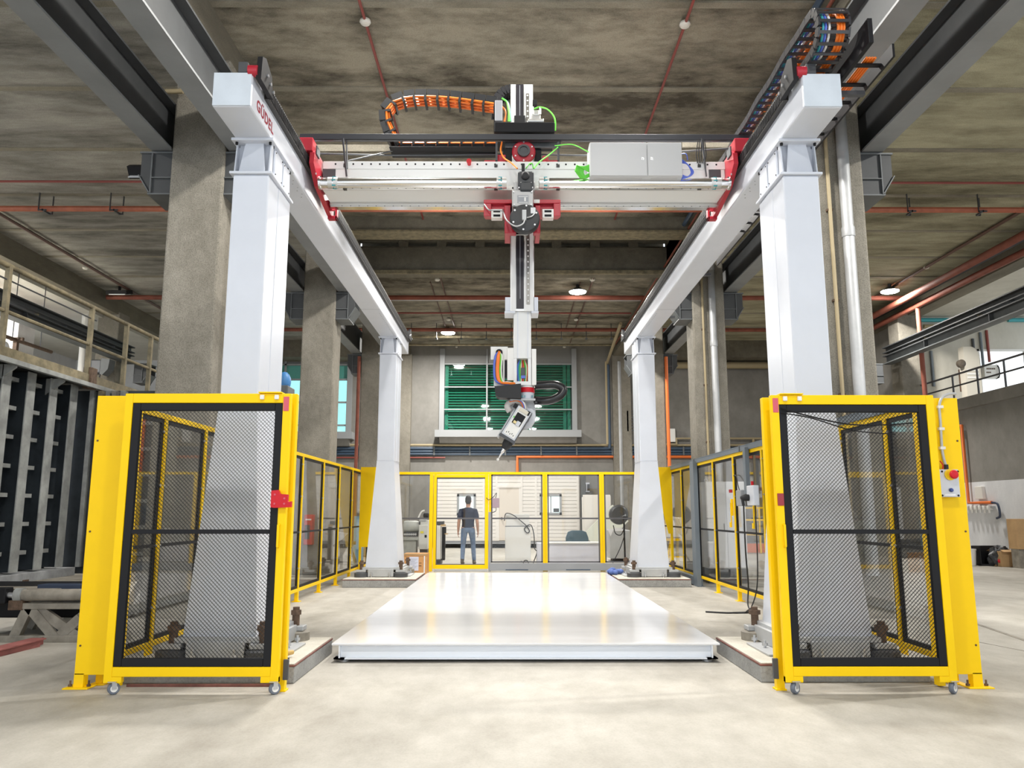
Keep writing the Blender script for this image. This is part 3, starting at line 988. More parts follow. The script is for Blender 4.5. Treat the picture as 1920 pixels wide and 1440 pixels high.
for xa, ya, xb, yb in ((605, 315, 629, 334), (1329, 315, 1352, 334)):
    o = MB()
    pb(o, xa, ya, xb, yb, YF - .006, .02, .006)
    o.build('window_cover', M_DKGREY, t)
lt = mat('dark_bolt', (.03, .03, .03), .4)
for px_ in (648, 930, 1046, 1310):
    p = at(px_, 355, YF)
    MB().box(p.x - .02, p.x + .02, YF - .05, YF, p.z - .018, p.z + .018, .003).build('clip', lt, t)
    p = at(px_, 313, YF)
    MB().box(p.x - .018, p.x + .018, YF - .04, YF, p.z - .015, p.z + .015, .003).build('clip', lt, t)
p = at(880, 309, YF)
MB().lathe([(.022, 0), (.022, .06), (.028, .06), (.028, .085)], (p.x, YF - .02, p.z), (0, -1, 0), 12).build('red_stop', M_REDBRIGHT, t)
# drive shafts, couplings
zs = at(800, 343, YF - .16).z
ys_ = YF - .16
for xa, xb in ((bx0 + .10, -.03), (.33, bx1 - .10)):
    MB().cyl((xa, ys_, zs), (xb, ys_, zs), .057, 28).build('drive_shaft', M_CHROME, t)
    for xx, d in ((xa, 1), (xb, -1)):
        cpl = MB().lathe([(.062, 0), (.062, .05), (.045, .05), (.045, .065), (.062, .065), (.062, .11)], (xx, ys_, zs), (d, 0, 0), 20).build('coupling', M_ALU, t)
        g = MB()
        for a in range(6):
            g.box(xx + d * .05, xx + d * .09, ys_ + .06 * math.cos(a) - .008, ys_ + .06 * math.cos(a) + .008, zs + .06 * math.sin(a) - .006, zs + .06 * math.sin(a) + .006)
        g.build('coupling_lug', M_TEAL, cpl)
for xa, d in ((bx0 - .0, 1), (bx1 + .0, -1)):
    MB().lathe([(.075, 0), (.075, .02), (.058, .02), (.058, .10)], (xa, ys_, zs), (d, 0, 0), 20).build('shaft_bearing', M_CHROME, t)
# end carriages
for xi, s in ((-2.243, 1), (2.562, -1)):
    xp = xi + s * .075
    z0, z1 = bz0 - .06, bz1 + .02
    y0 = YF - .36
    pl = [(y0, z0 + .22), (y0 + .02, z1 - .06), (y0 + .1, z1), (YK + .15, z1), (YK + .25, z0 + .08), (YK + .25, z0 - .03), (YK + .12, z0 - .03), (YF - .1, z0 + .06)]
    cpart = MB().prism(pl, 'x', xp - .0, xp + s * .05).build('end_carriage', M_RED, t)
    MB().box(xi - s * .13, xp + s * .03, y0 + .0, y0 + .22, ZT + .085, ZT + .235, .008).build('carriage_head', M_RED, t)
    MB().box(xp + s * .05, xp + s * .065, y0 + .06, y0 + .2, z1 - .06, z1 + .04, .004).build('sensor_plate', M_DKGREY, t)
    MB().box(xi - s * .02, xp, y0 + .25, YK + .2, ZT + .08, ZT + .2, .008).build('roller_block', M_BLACK, t)
    MB().box(xp + s * .05, xp + s * .10, YK + .02, YK + .13, z0 + .02, z0 + .12, .006).build('joint_block', M_RED, t)
    hk = MB().box(xp + s * .0, xp + s * .11, YK + .16, YK + .24, z0 - .06, z0 - .02, .006).box(xp + s * .085, xp + s * .11, YK + .16, YK + .24, z0 - .06, z0 + .10, .006)
    hk.build('scraper_hook', M_RED, t)
    b = MB()
    for k in range(5):
        y = y0 + .1 + k * .11
        b.cyl((xp + s * .05, y, z0 + .14 - k * .012), (xp + s * .06, y, z0 + .14 - k * .012), .012, 8)
    b.build('carriage_bolts', M_ZINC, t)
# black cable tray above the bridge and its posts
ZTR = at(960, 251, YF).z
ZTR0 = at(960, 261, YF).z
MB().box(at(562, 255, YF).x, at(1418, 255, YF).x, YF, YF + .02, ZTR0 - .004, ZTR, .003).box(at(562, 255, YF).x, at(1418, 255, YF).x, YF, YF + .06, ZTR0 - .004, ZTR0).build('cable_tray', mat('charcoal_tray', (.035, .037, .045), .35), t)
MB().box(at(560, 280, YF + .5).x, at(735, 280, YF + .5).x, YF + .5, YF + .52, at(650, 283, YF + .5).z, at(650, 271, YF + .5).z).build('rear_strip', M_JOINT, t)
MB().box(at(1280, 280, YF + .5).x, at(1400, 280, YF + .5).x, YF + .5, YF + .52, at(1300, 276, YF + .5).z, at(1300, 264, YF + .5).z).build('rear_strip', M_JOINT, t)
for px_ in (648, 1318):
    a = at(px_ - 4, 262, YF)
    b = at(px_ + 4, 335, YF)
    MB().bar((a.x, YF - .03, a.z), (b.x, YF - .06, b.z), .012, .02).bar((a.x + .03, YF + .02, a.z), (b.x + .0, YF - .04, b.z + .1), .012, .02).build('tray_post', M_DKGREY, t)
for px_ in (931, 1047):
    a = at(px_, 264, YF)
    MB().box(a.x - .012, a.x + .012, YF + .02, YF + .05, bz1, a.z).build('tray_post', M_DKGREY, t)
a, b = at(596, 288, YF + .3), at(1376, 278, YF + .3)
MB().tube(spline([(a.x, YF + .3, a.z), (-1.2, YF + .3, a.z - .02), (0, YF + .3, a.z - .005), (1.2, YF + .3, a.z - .012), (b.x, YF + .3, b.z)], 6), .011, 8).build('lubricant_pipe', M_DKGREY, t)
MB().tube([(bx0 + .02, YF + .1, bz1 + .01), (bx0 + .75, YF + .25, ZTR0 - .02)], .008, 6).build('brace', M_DKGREY, t)

# control cabinet hung on the bridge
CY = YF - .30
t = thing('control_cabinet', 'pale grey two door control cabinet hung on the right half of the bridge beam', 'cabinet', (1.38, CY, 4.95))
ca, cb, cm = at(1105, 268, CY), at(1280, 329, CY), at(1213, 300, CY)
ztop, zbot = at(1190, 268, CY).z, at(1190, 331, CY).z
MB().box(ca.x, cb.x, CY, YF - .03, zbot, ztop, .008).build('body', mat('cabinet_grey', (.56, .565, .575), .35), t)
for xa, xb, kx in ((ca.x, cm.x, cm.x - .05), (cm.x, cb.x, cm.x + .05)):
    d = MB().box(xa + .006, xb - .004, CY - .018, CY - .002, zbot + .004, ztop - .003, .004).build('door', mat('cabinet_grey', (.56, .565, .575), .35), t)
    MB().box(kx - .014, kx + .014, CY - .022, CY - .018, (zbot + ztop) / 2 - .015, (zbot + ztop) / 2 + .02).cyl((kx, CY - .022, (zbot + ztop) / 2), (kx, CY - .03, (zbot + ztop) / 2), .006, 8).build('lock', M_ZINC, d)
    MB().box(xa + .05, xb - .05, CY + .04, YF - .06, zbot - .003, zbot - .0005).build('gland_plate', mat('cabinet_plate', (.52, .52, .52), .45), t)
# loops of cable at the cabinet's two ends
for k in range(9):
    r = .055 + .006 * k
    cx_ = ca.x - .02 - .006 * k
    MB().tube([(ca.x, CY + .06, zbot + .16 - .01 * k), (cx_ - r * .7, CY + .05 - .006 * k, zbot + .13), (cx_ - r * .9, CY + .04 - .006 * k, zbot + .06), (cx_ - r * .3, CY + .05, zbot + .0), (ca.x, CY + .06, zbot + .03 + .004 * k)], .007, 6).build('cable', M_GREEN, t)
for k in range(5):
    MB().tube(spline([(cb.x, CY + .08, zbot + .2 + .012 * k), (cb.x + .07, CY + .06, zbot + .17), (cb.x + .11 + .006 * k, CY + .06, zbot + .08), (cb.x + .07, CY + .05, zbot + .02), (cb.x, CY + .06, zbot + .0 + .012 * k)], 4), .007, 6).build('cable', M_BLUE, t)
MB().tube(spline([(cb.x, CY + .08, zbot + .30), (cb.x + .06, CY + .06, zbot + .29), (cb.x + .075, CY + .06, zbot + .22)], 5), .006, 6).build('cable', M_BLUE, t)
for k in range(5):
    a = at(1308 + k * 3, 264, YF)
    MB().tube(spline([(a.x, YF - .02, a.z), (a.x - .03 + .01 * k, YF - .03, a.z - .18), (a.x - .02, YF - .04, bz1 - .02)], 4), .006, 5).build('cable', M_BLACK, t)
for xx in (1125, 1148):
    a = at(xx, 249, YF)
    MB().tube(arc((a.x, YF + .1, ZTR - .03), .06, 0, PI, 8), .006, 6).build('cable', M_GREEN, t)
    MB().tube([(a.x - .06, YF + .02, ztop + .08), (a.x + .05, YF + .02, ztop + .03), (a.x + .02, CY + .1, ztop)], .006, 6).build('cable', M_GREEN if xx > 1130 else M_BLUE, t)
g0 = at(1040, 275, YF)
MB().tube(spline([(g0.x, YF - .02, g0.z), (g0.x + .2, YF - .03, g0.z + .01), (ca.x, CY + .1, ztop - .06)], 5), .006, 6).build('cable', M_GREEN, t)

# energy chain of the bridge
t = thing('cable_chain', 'black cable chain with orange cables looping over the left half of the bridge', 'cable chain', (-.9, 8.8, 5.7))
CYc = YF + .16
lo = [at(930 - 22.5 * k, 270.5, CYc) for k in range(9)]
path = [(q.x, CYc, q.z) for q in lo]
pts = spline([at(742, 262, CYc), at(726, 232, CYc), at(722, 207, CYc), at(738, 188, CYc), at(768, 180, CYc), at(800, 179, CYc), at(840, 181, CYc), at(880, 186, CYc), at(942, 195, CYc)], 12)
acc = []
last = None
for q in pts:
    q = Vector((q.x, CYc, q.z))
    if last is None or (q - last).length > .125:
        acc.append(tuple(q))
        last = q
path += acc
for i in range(len(path) - 1):
    p, q = Vector(path[i]), Vector(path[i + 1])
    d = (q - p).normalized()
    nrm = Vector((-d.z, 0, d.x))
    lk = MB()
    ln = (q - p).length
    for yy in (CYc, CYc + .22):
        lk.obox(Vector(((p.x + q.x) / 2, yy, (p.z + q.z) / 2)) + nrm * (.04 if i > 8 else .014), d, (0, 1, 0), nrm, ln * .95, .02, .075 if i > 8 else .032)
        lk.obox(p.lerp(q, .88) + Vector((0, yy - p.y, 0)) - nrm * .025, d, (0, 1, 0), nrm, ln * .2, .03, .07)
    lk.obox(p.lerp(q, .5) + Vector((0, .11, 0)) + nrm * (.07 if i > 8 else .03), d, (0, 1, 0), nrm, ln * .9, .22, .01)
    lk.obox(p.lerp(q, .88) + Vector((0, .11, 0)) - nrm * .055, d, (0, 1, 0), nrm, ln * .2, .24, .012)
    lk.build('link', mat('chain_black', (.016, .017, .02), .45), t)
for k in range(6):
    off = .03 + .032 * k
    cp_ = []
    for i, q in enumerate(path):
        a_, b_ = Vector(path[max(0, i - 1)]), Vector(path[min(len(path) - 1, i + 1)])
        d = (b_ - a_).normalized()
        nrm = Vector((-d.z, 0, d.x))
        cp_.append(Vector((q[0], CYc + off - .03, q[2])) - nrm * (.012 + .022 * (k % 2)))
    MB().tube(cp_, .015, 6).build('cable', M_ORANGE, t)
MB().box(at(730, 272, CYc).x, at(930, 272, CYc).x, CYc - .02, CYc + .26, at(830, 277.5, CYc).z, at(830, 276, CYc).z + .0, .003).build('chain_trough', M_BLACK, t)
# second chain of the vertical axis, a dark bow behind the column
t = thing('cable_chain', 'short black chain bow behind the top of the robot column', 'cable chain', (-.1, 9.2, 5.5))
YQ = 9.15
pp = spline([at(929, 212, YQ), at(931, 190, YQ), at(942, 172, YQ), at(962, 166, YQ), at(985, 172, YQ)], 3)
for i in range(len(pp) - 1):
    p, q = pp[i], pp[i + 1]
    d = (q - p).normalized()
    lk = MB()
    lk.obox(Vector(((p.x + q.x) / 2, YQ, (p.z + q.z) / 2)), d, (0, 1, 0), d.cross(Vector((0, 1, 0))), (q - p).length * 1.02, .02, .11)
    lk.obox(Vector(((p.x + q.x) / 2, YQ + .16, (p.z + q.z) / 2)), d, (0, 1, 0), d.cross(Vector((0, 1, 0))), (q - p).length * 1.02, .02, .11)
    lk.obox(Vector(((p.x + q.x) / 2, YQ + .08, (p.z + q.z) / 2)), d, (0, 1, 0), d.cross(Vector((0, 1, 0))), (q - p).length * .5, .16, .09)
    lk.build('link', M_BLACK, t)

# ------------------------------------------------------------------ vertical axis with its head
YZ = 8.95
t = thing('robot_arm', 'white vertical robot column with red carriage and black cutting head hanging from the bridge', 'robot arm', (.15, YZ, 2.0))


def part(name, m, parent, *boxes, ch=0.0):
    mb = MB()
    for (xa, ya, xb, yb, Y, d) in boxes:
        pb(mb, xa, ya, xb, yb, Y, d, ch)
    return mb.build(name, m, parent)


def straight(xa, xb, ytop, ybot, Y, d, mb=None):
    """upright bar, X taken at mid height of the column so that it stays plumb"""
    mb = mb or MB()
    ym = 470
    return mb.box(at(xa, ym, Y).x, at(xb, ym, Y).x, Y, Y + d, at(xa, ybot, Y).z, at(xa, ytop, Y).z)


straight(957, 1001, 158, 583, YZ + .02, .24).build('column', M_ALU, t)
straight(958.5, 967, 158.5, 583, YZ, .03).build('column_edge', M_WHITE2, t)
straight(983.5, 999.5, 158.5, 583, YZ, .03).build('column_edge', M_WHITE2, t)
straight(968, 982, 158, 578, YZ + .005, .03).build('toothed_belt', mat('belt_black', (.018, .016, .022), .4), t)
straight(974.6, 975.6, 160, 560, YZ + .0035, .004).build('belt_seam', M_GREY, t)
rk = straight(987, 993, 175, 570, YZ - .012, .014).build('rack', mat('rack_steel', (.26, .25, .23), .35, .8), t)
b = MB()
for k in range(40):
    z = at(990, 565, YZ).z + k * .068
    b.cyl((at(990, 470, YZ).x, YZ - .012, z), (at(990, 470, YZ).x, YZ - .017, z), .010, 8)
b.build('rack_screws', M_WHITE2, rk, kind='stuff')

# upper carriage
part('carriage_box', M_BLACK, t, (927, 229, 1040, 247, YF - .02, .5), ch=.006)
part('carriage_plate', M_DKGREY, t, (947, 264, 1051, 277, YF + .10, .02))
part('cable_guide', M_SILVERBOX, t, (928, 188, 942, 226, YF + .06, .09), ch=.004)
part('guide_arm', M_BLACK, t, (926, 198, 929, 247, YF + .08, .2))
part('belt_guard', M_BLACK, t, (964, 216, 985, 230, YZ - .05, .12), ch=.006)
mo = part('motor', M_ALU, t, (996, 215, 1014, 227, YF + .2, .15), (1000, 206, 1011, 216, YF + .22, .1), (990, 222, 1020, 228, YF + .18, .15), ch=.01)
for px_ in (999, 1013):
    a = at(px_, 214, YF + .2)
    MB().cyl((a.x, YF + .2, a.z), (a.x, YF + .2, a.z + .09), .012, 8).build('plug', M_OFFWHITE, mo)
part('switch_box', M_BLACK, t, (999, 187, 1007, 196, YF + .3, .08))
for k, (m, dx) in enumerate([(M_ORANGE, 0), (M_ORANGE, 1.5), (M_GREEN, 4), (M_GREEN, 6), (M_GREEN, 8), (M_TEAL, 10), (M_GREEN, 9)]):
    y_ = YF + .1 + .01 * k
    if m is M_ORANGE:
        pth = [at(940, 199 + dx, y_), at(947, 206 + dx, y_), at(948, 216, y_), at(945 + dx, 228, y_)]
    else:
        pth = [at(941, 184, y_), at(949 + dx * .3, 192, y_), at(951 + dx * .5, 208, y_), at(949 + dx * .9, 228, y_)]
    MB().tube(spline(pth, 4), .009, 6).build('cable', m, t)
MB().tube(spline([at(1000, 205, YF + .2), at(1012, 201, YF + .2), at(1028, 206, YF + .1), at(1040, 222, YF + .02), at(1041, 245, YF - .01)], 5), .009, 6).build('cable', M_GREEN, t)
# red flange with ring
a = at(982, 284, YF + .06)
MB().lathe([(.135, 0), (.135, .03), (.12, .04)], (a.x, YF + .10, a.z), (0, -1, 0), 28).build('flange', M_RED, t)
MB().lathe([(.072, 0), (.072, .03), (.05, .03), (.05, .012), (.002, .012)], (a.x, YF + .055, a.z), (0, -1, 0), 24).build('flange_ring', M_DKGREY, t)
b = MB()
for k in range(6):
    q = PI / 6 + k * PI / 3
    b.cyl((a.x + .11 * math.cos(q), YF + .06, a.z + .11 * math.sin(q)), (a.x + .11 * math.cos(q), YF + .05, a.z + .11 * math.sin(q)), .01, 6)
b.build('flange_bolts', M_ZINC, t)
part('red_clamp', M_RED, t, (908, 300, 948, 307, YF + .02, .25), (930, 290, 948, 301, YF + .1, .1), ch=.005)
part('red_clamp', M_RED, t, (1017, 300, 1048, 307, YF + .02, .25), (1017, 292, 1028, 301, YF + .1, .1), ch=.005)
part('carriage_back', M_BLACK, t, (943, 277, 960, 306, YF + .12, .2))
part('carriage_back', M_BLACK, t, (1003, 277, 1015, 306, YF + .14, .2))
MB().tube(spline([at(941, 266, YF + .02), at(939, 282, YF), at(945, 296, YF - .02), at(958, 305, YF - .1), at(970, 316, YF - .2)], 5), .009, 6).build('cable', M_ORANGE, t)
MB().tube(spline([at(1046, 276, YF), at(1030, 290, YF - .05), at(1012, 303, YF - .15), at(1001, 316, YF - .22)], 5), .008, 6).build('cable', M_GREEN, t)
MB().tube(spline([at(986, 316, YF - .22), at(992, 308, YF - .22), at(998, 307, YF - .2), at(1000, 316, YF - .2)], 5), .007, 6).build('cable', M_GREEN, t)
# bridge drive motor and gearbox in front of the bridge
Yg = YF - .28
gm = MB()
pb(gm, 971, 320, 1001, 350, Yg, .26, .02)
pb(gm, 975, 340, 998, 357, Yg - .01, .26, .015)
gm.build('drive_motor', mat('motor_anthracite', (.035, .038, .042), .4), t)
a = at(985, 330, Yg)
MB().lathe([(.045, 0), (.045, .025), (.03, .035)], (a.x, Yg, a.z), (0, -1, 0), 16).build('motor_cap', M_RUBBER, t)
part('motor_plug', M_RUBBER, t, (978, 306, 984, 321, Yg + .05, .06), ch=.004)
gb = part('gearbox', mat('gearbox_grey', (.42, .42, .42), .4, .3), t, (960, 356, 1000, 387, YF - .26, .2), (963, 340, 975, 357, YF - .2, .14), (996, 340, 1003, 357, YF - .2, .14), ch=.01)
part('type_plate', M_GREY, gb, (970, 366, 991, 381, YF - .263, .004))
part('type_mark', M_OFFWHITE, gb, (983, 370, 986, 377, YF - .265, .003), (972, 368, 990, 369, YF - .265, .003), (972, 379, 990, 380, YF - .265, .003))
b = MB()
for (x_, y_) in ((964, 384), (996, 384), (963, 360), (997, 360), (973, 352), (998, 352)):
    q = at(x_, y_, YF - .265)
    b.cyl((q.x, YF - .26, q.z), (q.x, YF - .275, q.z), .009, 6)
b.build('gearbox_bolts', M_ZINC, gb)
# red lower carriage
Yr = YF - .05
part('lower_carriage', M_RED, t, (907, 374, 960, 381, Yr, .5), (907, 381, 921, 405, Yr, .06), (907, 374, 947, 392, Yr + .06, .3), (999, 374, 1051, 381, Yr, .5), (1038, 381, 1051, 405, Yr, .06),
     (1012, 374, 1051, 392, Yr + .06, .3), (946, 385, 957, 437, Yr - .02, .35), (1004, 385, 1013, 437, Yr - .02, .35), ch=.006)
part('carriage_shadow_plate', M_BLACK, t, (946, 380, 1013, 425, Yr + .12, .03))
part('carriage_wedge', M_RED, t, (946, 415, 968, 437, Yr - .04, .1), ch=.01)
part('carriage_wedge', M_RED, t, (1000, 415, 1012, 437, Yr - .04, .1), ch=.01)
for xa in (921, 1017):
    bb = part('bearing_block', M_OFFWHITE, t, (xa, 392, xa + 21, 408, Yr - .03, .1), ch=.004)
    part('bearing_slot', M_BLACK, bb, (xa + 4, 394, xa + 17, 398, Yr - .033, .01), (xa + 4, 402, xa + 17, 406, Yr - .033, .01))
part('limit_label', M_OFFWHITE, t, (1001, 374, 1012, 380, Yr - .06, .02))
a = at(984, 409, YF - .26)
MB().lathe([(.165, 0), (.165, .06), (.15, .085), (.06, .095), (.002, .095)], (a.x, YF - .19, a.z), (0, -1, 0), 30).build('axis_motor', mat('motor_black', (.022, .023, .026), .45), t)
b = MB()
for k in range(6):
    q = .4 + k * PI / 3
    b.cyl((a.x + .135 * math.cos(q), YF - .27, a.z + .135 * math.sin(q)), (a.x + .135 * math.cos(q), YF - .285, a.z + .135 * math.sin(q)), .011, 6)
b.build('motor_bolts', M_ZINC, t)
part('plug', M_GALV, t, (979, 393, 987, 412, YF - .32, .05), ch=.005)
part('motor_label', M_PAPER, t, (995, 389, 1004, 400, YF - .292, .004))
MB().tube(spline([at(908, 383, Yr - .02), at(916, 393, Yr - .06), at(926, 394, Yr - .1), at(942, 396, Yr - .12), at(950, 413, YF - .32), at(966, 424, YF - .33), at(980, 420, YF - .33), at(984, 412, YF - .32)], 4), .008, 6).build('cable', M_GALV, t)
MB().tube(spline([at(988, 408, YF - .31), at(998, 405, YF - .31), at(1004, 398, YF - .3)], 4), .006, 6).build('cable', M_GALV, t)
part('chrome_clamp', M_CHROME, t, (962, 429, 989, 441, YZ - .06, .06), ch=.006)
# foot clamps of the outer column and the inner mast
part('column_clamp', M_WHITE, t, (947, 557, 957, 583, YZ + .02, .2), (946, 583, 966, 587, YZ + .0, .25), ch=.004)
part('column_clamp', M_WHITE, t, (1000, 557, 1009, 583, YZ + .02, .2), (996, 583, 1010, 587, YZ + .0, .25), ch=.004)
Ym = YZ + .05
ym_x0, ym_x1 = at(963, 650, Ym).x, at(996, 650, Ym).x
mz1, mz0 = at(980, 573, Ym).z, at(980, 722, Ym).z
pk0, pk1 = at(980, 715, Ym).z, at(980, 672, Ym).z
pxa, pxb = at(969, 690, Ym).x, at(990, 690, Ym).x
ms = MB().box(ym_x0, ym_x1, Ym, Ym + .2, pk1, mz1, .006).box(ym_x0, ym_x1, Ym, Ym + .2, mz0, pk0).box(ym_x0, pxa, Ym, Ym + .2, pk0, pk1).box(pxb, ym_x1, Ym, Ym + .2, pk0, pk1).box(pxa, pxb, Ym + .15, Ym + .2, pk0, pk1)
ms.build('mast', M_WHITE2, t)
MB().box(at(970, 620, Ym).x, at(971.5, 620, Ym).x, Ym - .004, Ym, pk1, mz1).box(at(989, 620, Ym).x, at(990.5, 620, Ym).x, Ym - .004, Ym, pk1, mz1).build('mast_ribs', M_WHITE, t)
pc = [M_BLUE, M_TEAL, M_TEAL, M_GREEN, M_OFFWHITE, M_ORANGE, M_RED, M_ORANGE, M_NAVY, M_GREEN, M_OFFWHITE, M_ORANGE]
for k, m in enumerate(pc):
    fx = k / (len(pc) - 1)
    xa = pxa + (pxb - pxa) * (.25 + .5 * fx)
    xb = pxa + (pxb - pxa) * (.05 + .9 * fx)
    MB().tube(spline([(xa, Ym + .10, pk1 - .005), (xb, Ym + .05 + .01 * (k % 3), pk0 + .17), (xb * .6 + xa * .4, Ym + .06, pk0 + .01)], 4), .008, 6).build('cable', m, t)
part('connector', M_DKGREY, t, (977, 689, 985, 707, Ym + .02, .04), ch=.006)
part('connector_band', M_BLUE, t, (977, 704, 985, 709, Ym + .015, .05))
# plates on the two sides of the mast
part('side_plate', M_OFFWHITE, t, (997, 654, 1005.5, 722, Ym - .0, .2), ch=.004)
part('side_plate', M_OFFWHITE, t, (951, 652, 964, 713, Ym + .01, .03), ch=.004)
lp = part('cable_plate', M_OFFWHITE, t, (920, 650, 952, 674, Ym + .03, .012), (926, 674, 946, 724, Ym + .03, .012))
cmb = MB()
for k in range(15):
    pb(cmb, 929, 676 + k * 2.6, 943, 677 + k * 2.6, Ym + .005, .028)
cmb.build('cable_comb', M_BLACK, lp)
q = at(936, 661, Ym + .02)
MB().lathe([(.04, 0), (.04, .02)], (q.x, Ym + .03, q.z), (0, -1, 0), 16).build('cable_gland', M_BLACK, lp)
for k, (m, r, dx) in enumerate([(M_BLUE, .014, -5), (M_ORANGE, .018, 0), (M_ORANGE, .012, 2), (M_GREEN, .008, 5), (M_OFFWHITE, .007, 7)]):
    MB().tube(spline([at(936, 660, Ym), at(934 + dx, 668, Ym - .03), at(932 + dx * 1.1, 695, Ym - .03), at(936 + dx, 715, Ym - .03), at(952, 720 - k, Ym - .01), at(968, 719, Ym + .02)], 4), r, 8).build('cable', m, t)
part('dark_slot', M_BLACK, lp, (946, 676, 951, 708, Ym + .05, .02))
# black curved energy guide below the plate
prof = [(927, 722), (929, 740), (936, 745), (977, 747), (977, 719), (928, 724)]
q = [at(x_, y_, Ym - .10) for x_, y_ in prof]
MB().prism([(p.x, p.z) for p in q], 'y', Ym - .10, Ym + .12).build('hose_guard', M_RUBBER, t)
# wrist
a = at(988, 729, Ym + .02)
for (name, m, y0_, y1_, r) in (('wrist_collar', M_WHITE2, 719, 726, .088), ('wrist_ring', M_REDBRIGHT, 725.5, 734.5, .092), ('wrist_body', M_WHITE, 734, 752, .084)):
    z1_, z0_ = at(988, y0_, Ym).z, at(988, y1_, Ym).z
    MB().lathe([(r, 0), (r, z1_ - z0_)], (a.x, Ym + .1, z0_), n=28).build(name, m, t)
q = MB()
for x_ in (979, 984, 998):
    p = at(x_, 743, Ym + .015)
    q.box(p.x - .004, p.x + .004, p.y, p.y + .02, p.z - .012, p.z + .012)
q.build('wrist_marks', M_TEAL, t)
yk = MB()
prof = [(957, 749), (1003, 749)] + [(980 + 24.5 * math.cos(x_), 782 + 24.5 * math.sin(x_)) for x_ in [i * PI / 14 for i in range(0, 11)]] + [(957, 790)]
q = [at(x_, y_, Ym + .12) for x_, y_ in prof]
yk.prism([(p.x, p.z) for p in q], 'y', Ym + .12, Ym + .15)
yk.build('yoke_plate', M_GALV, t)
part('yoke_top', M_GALV, t, (956, 747, 1004, 751, Ym - .02, .17), ch=.004)
a = at(982, 782, Ym + .1)
MB().lathe([(.14, 0), (.14, .02), (.115, .025), (.115, .04), (.09, .04)], (a.x, Ym + .12, a.z), (0, -1, 0), 30).build('yoke_disc', M_SILVERBOX, t)
MB().lathe([(.10, 0), (.10, .05), (.06, .05)], (a.x - .03, Ym + .10, a.z), (0, -1, 0), 24).build('swivel_hub', M_DKGREY, t)
# cable arch over the head
hp = [at(x_, y_, Ym + .03) for x_, y_ in ((956, 772), (951, 762), (957, 754), (970, 752), (979, 756), (983, 768), (980, 778))]
MB().tube(spline(hp, 5), .036, 10).build('cable_arch', mat('pale_conduit', (.55, .52, .50), .5), t)
for k, m in enumerate((M_ORANGE, M_BLUE, M_OFFWHITE)):
    MB().tube(spline([p + Vector((.012 * (k - 1), -.036, .004 * k)) for p in hp[2:]], 5), .008, 6).build('cable', m, t)
# cutting head: a tilted box
hc = at(967.5, 797, Ym)
ax = (at(943, 837, Ym) - at(988, 764, Ym))
ax.y = 0
ax.normalize()                      # along the head, downward
sd = Vector((-ax.z, 0, ax.x))
fy = Vector((0, 1, 0))
hd = bmesh.new()


def hbox(name, m, parent, u, v, su, sv, y0_, d):
    c_ = Vector((hc.x, y0_ + d / 2, hc.z)) + ax * u + sd * v
    return MB().obox(c_, ax, sd, fy, su, sv, d).build(name, m, parent)


hh = hbox('head_housing', M_DKGREY, t, 0, 0, .40, .185, Ym - .13, .22)
hbox('head_rim', M_SILVERBOX, t, -.01, 0, .37, .17, Ym - .138, .01)
hbox('head_cover', M_OFFWHITE, t, -.01, 0, .34, .135, Ym - .144, .01)
hbox('drive_module', M_BLACK, hh, -.055, .0, .135, .105, Ym - .152, .012)
hbox('module_face', M_SILVERBOX, hh, -.01, .02, .055, .045, Ym - .156, .006)
hbox('module_mark', mat('pale_yellow_plastic', (.75, .62, .30), .4), hh, -.008, -.022, .03, .035, Ym - .156, .006)
hbox('terminal_row', mat('pale_terminals', (.62, .58, .48), .5), hh, -.165, 0, .04, .11, Ym - .16, .02)
hbox('green_dot', M_GREEN, hh, -.055, -.062, .022, .012, Ym - .152, .006)
for k in range(5):
    hbox('cover_speck', M_BLACK, hh, .135 - .012 * (k % 2), -.045 + .022 * k, .016, .007, Ym - .1465, .003)
hbox('side_rail', M_GALV, t, .02, -.10, .42, .02, Ym - .10, .2)
hbox('end_plate', M_DKGREY, t, .195, 0, .03, .20, Ym - .14, .22)
for k in range(2):
    hbox('connector', M_BLACK, t, -.17, -.03 + .085 * (k * 2 - 1), .05, .035, Ym - .15, .05)
e0 = Vector((hc.x, Ym - .03, hc.z)) + ax * .21 + sd * .03
MB().lathe([(.06, 0), (.055, .05), (.035, .09), (.028, .10)], e0, tuple(ax), 18).build('spindle_nose', M_RUBBER, t)
MB().lathe([(.022, .10), (.022, .13), (.012, .15), (.012, .18), (.004, .22)], e0, tuple(ax), 14).build('tool_bit', M_CHROME, t)
q = e0 + ax * .235
MB().ball(q, .016).build('tool_tip', M_OFFWHITE, t)
# corrugated hose
hp = spline([at(1004, 723, Ym + .05), at(1022, 722, Ym + .02), at(1042, 722, Ym), at(1056, 730, Ym - .02), at(1050, 742, Ym - .03), at(1034, 750, Ym - .02), at(1018, 752, Ym), at(1004, 751, Ym + .05)], 9)
M_HOSE = mat('glossy_black_hose', (.012, .012, .014), .28)
MB().tube(hp, .038, 12).build('hose', M_HOSE, t)
rb = MB()
for i in range(1, len(hp) - 1):
    d = (hp[i + 1] - hp[i - 1]).normalized()
    rb.cyl(hp[i] - d * .008, hp[i] + d * .008, .047, 12)
rb.build('hose_ribs', M_HOSE, t, kind='stuff')
MB().tube(spline([at(1003, 754, Ym), at(1030, 754, Ym), at(1044, 752, Ym), at(1049, 744, Ym)], 5), .012, 8).build('hose_support', M_DKGREY, t)

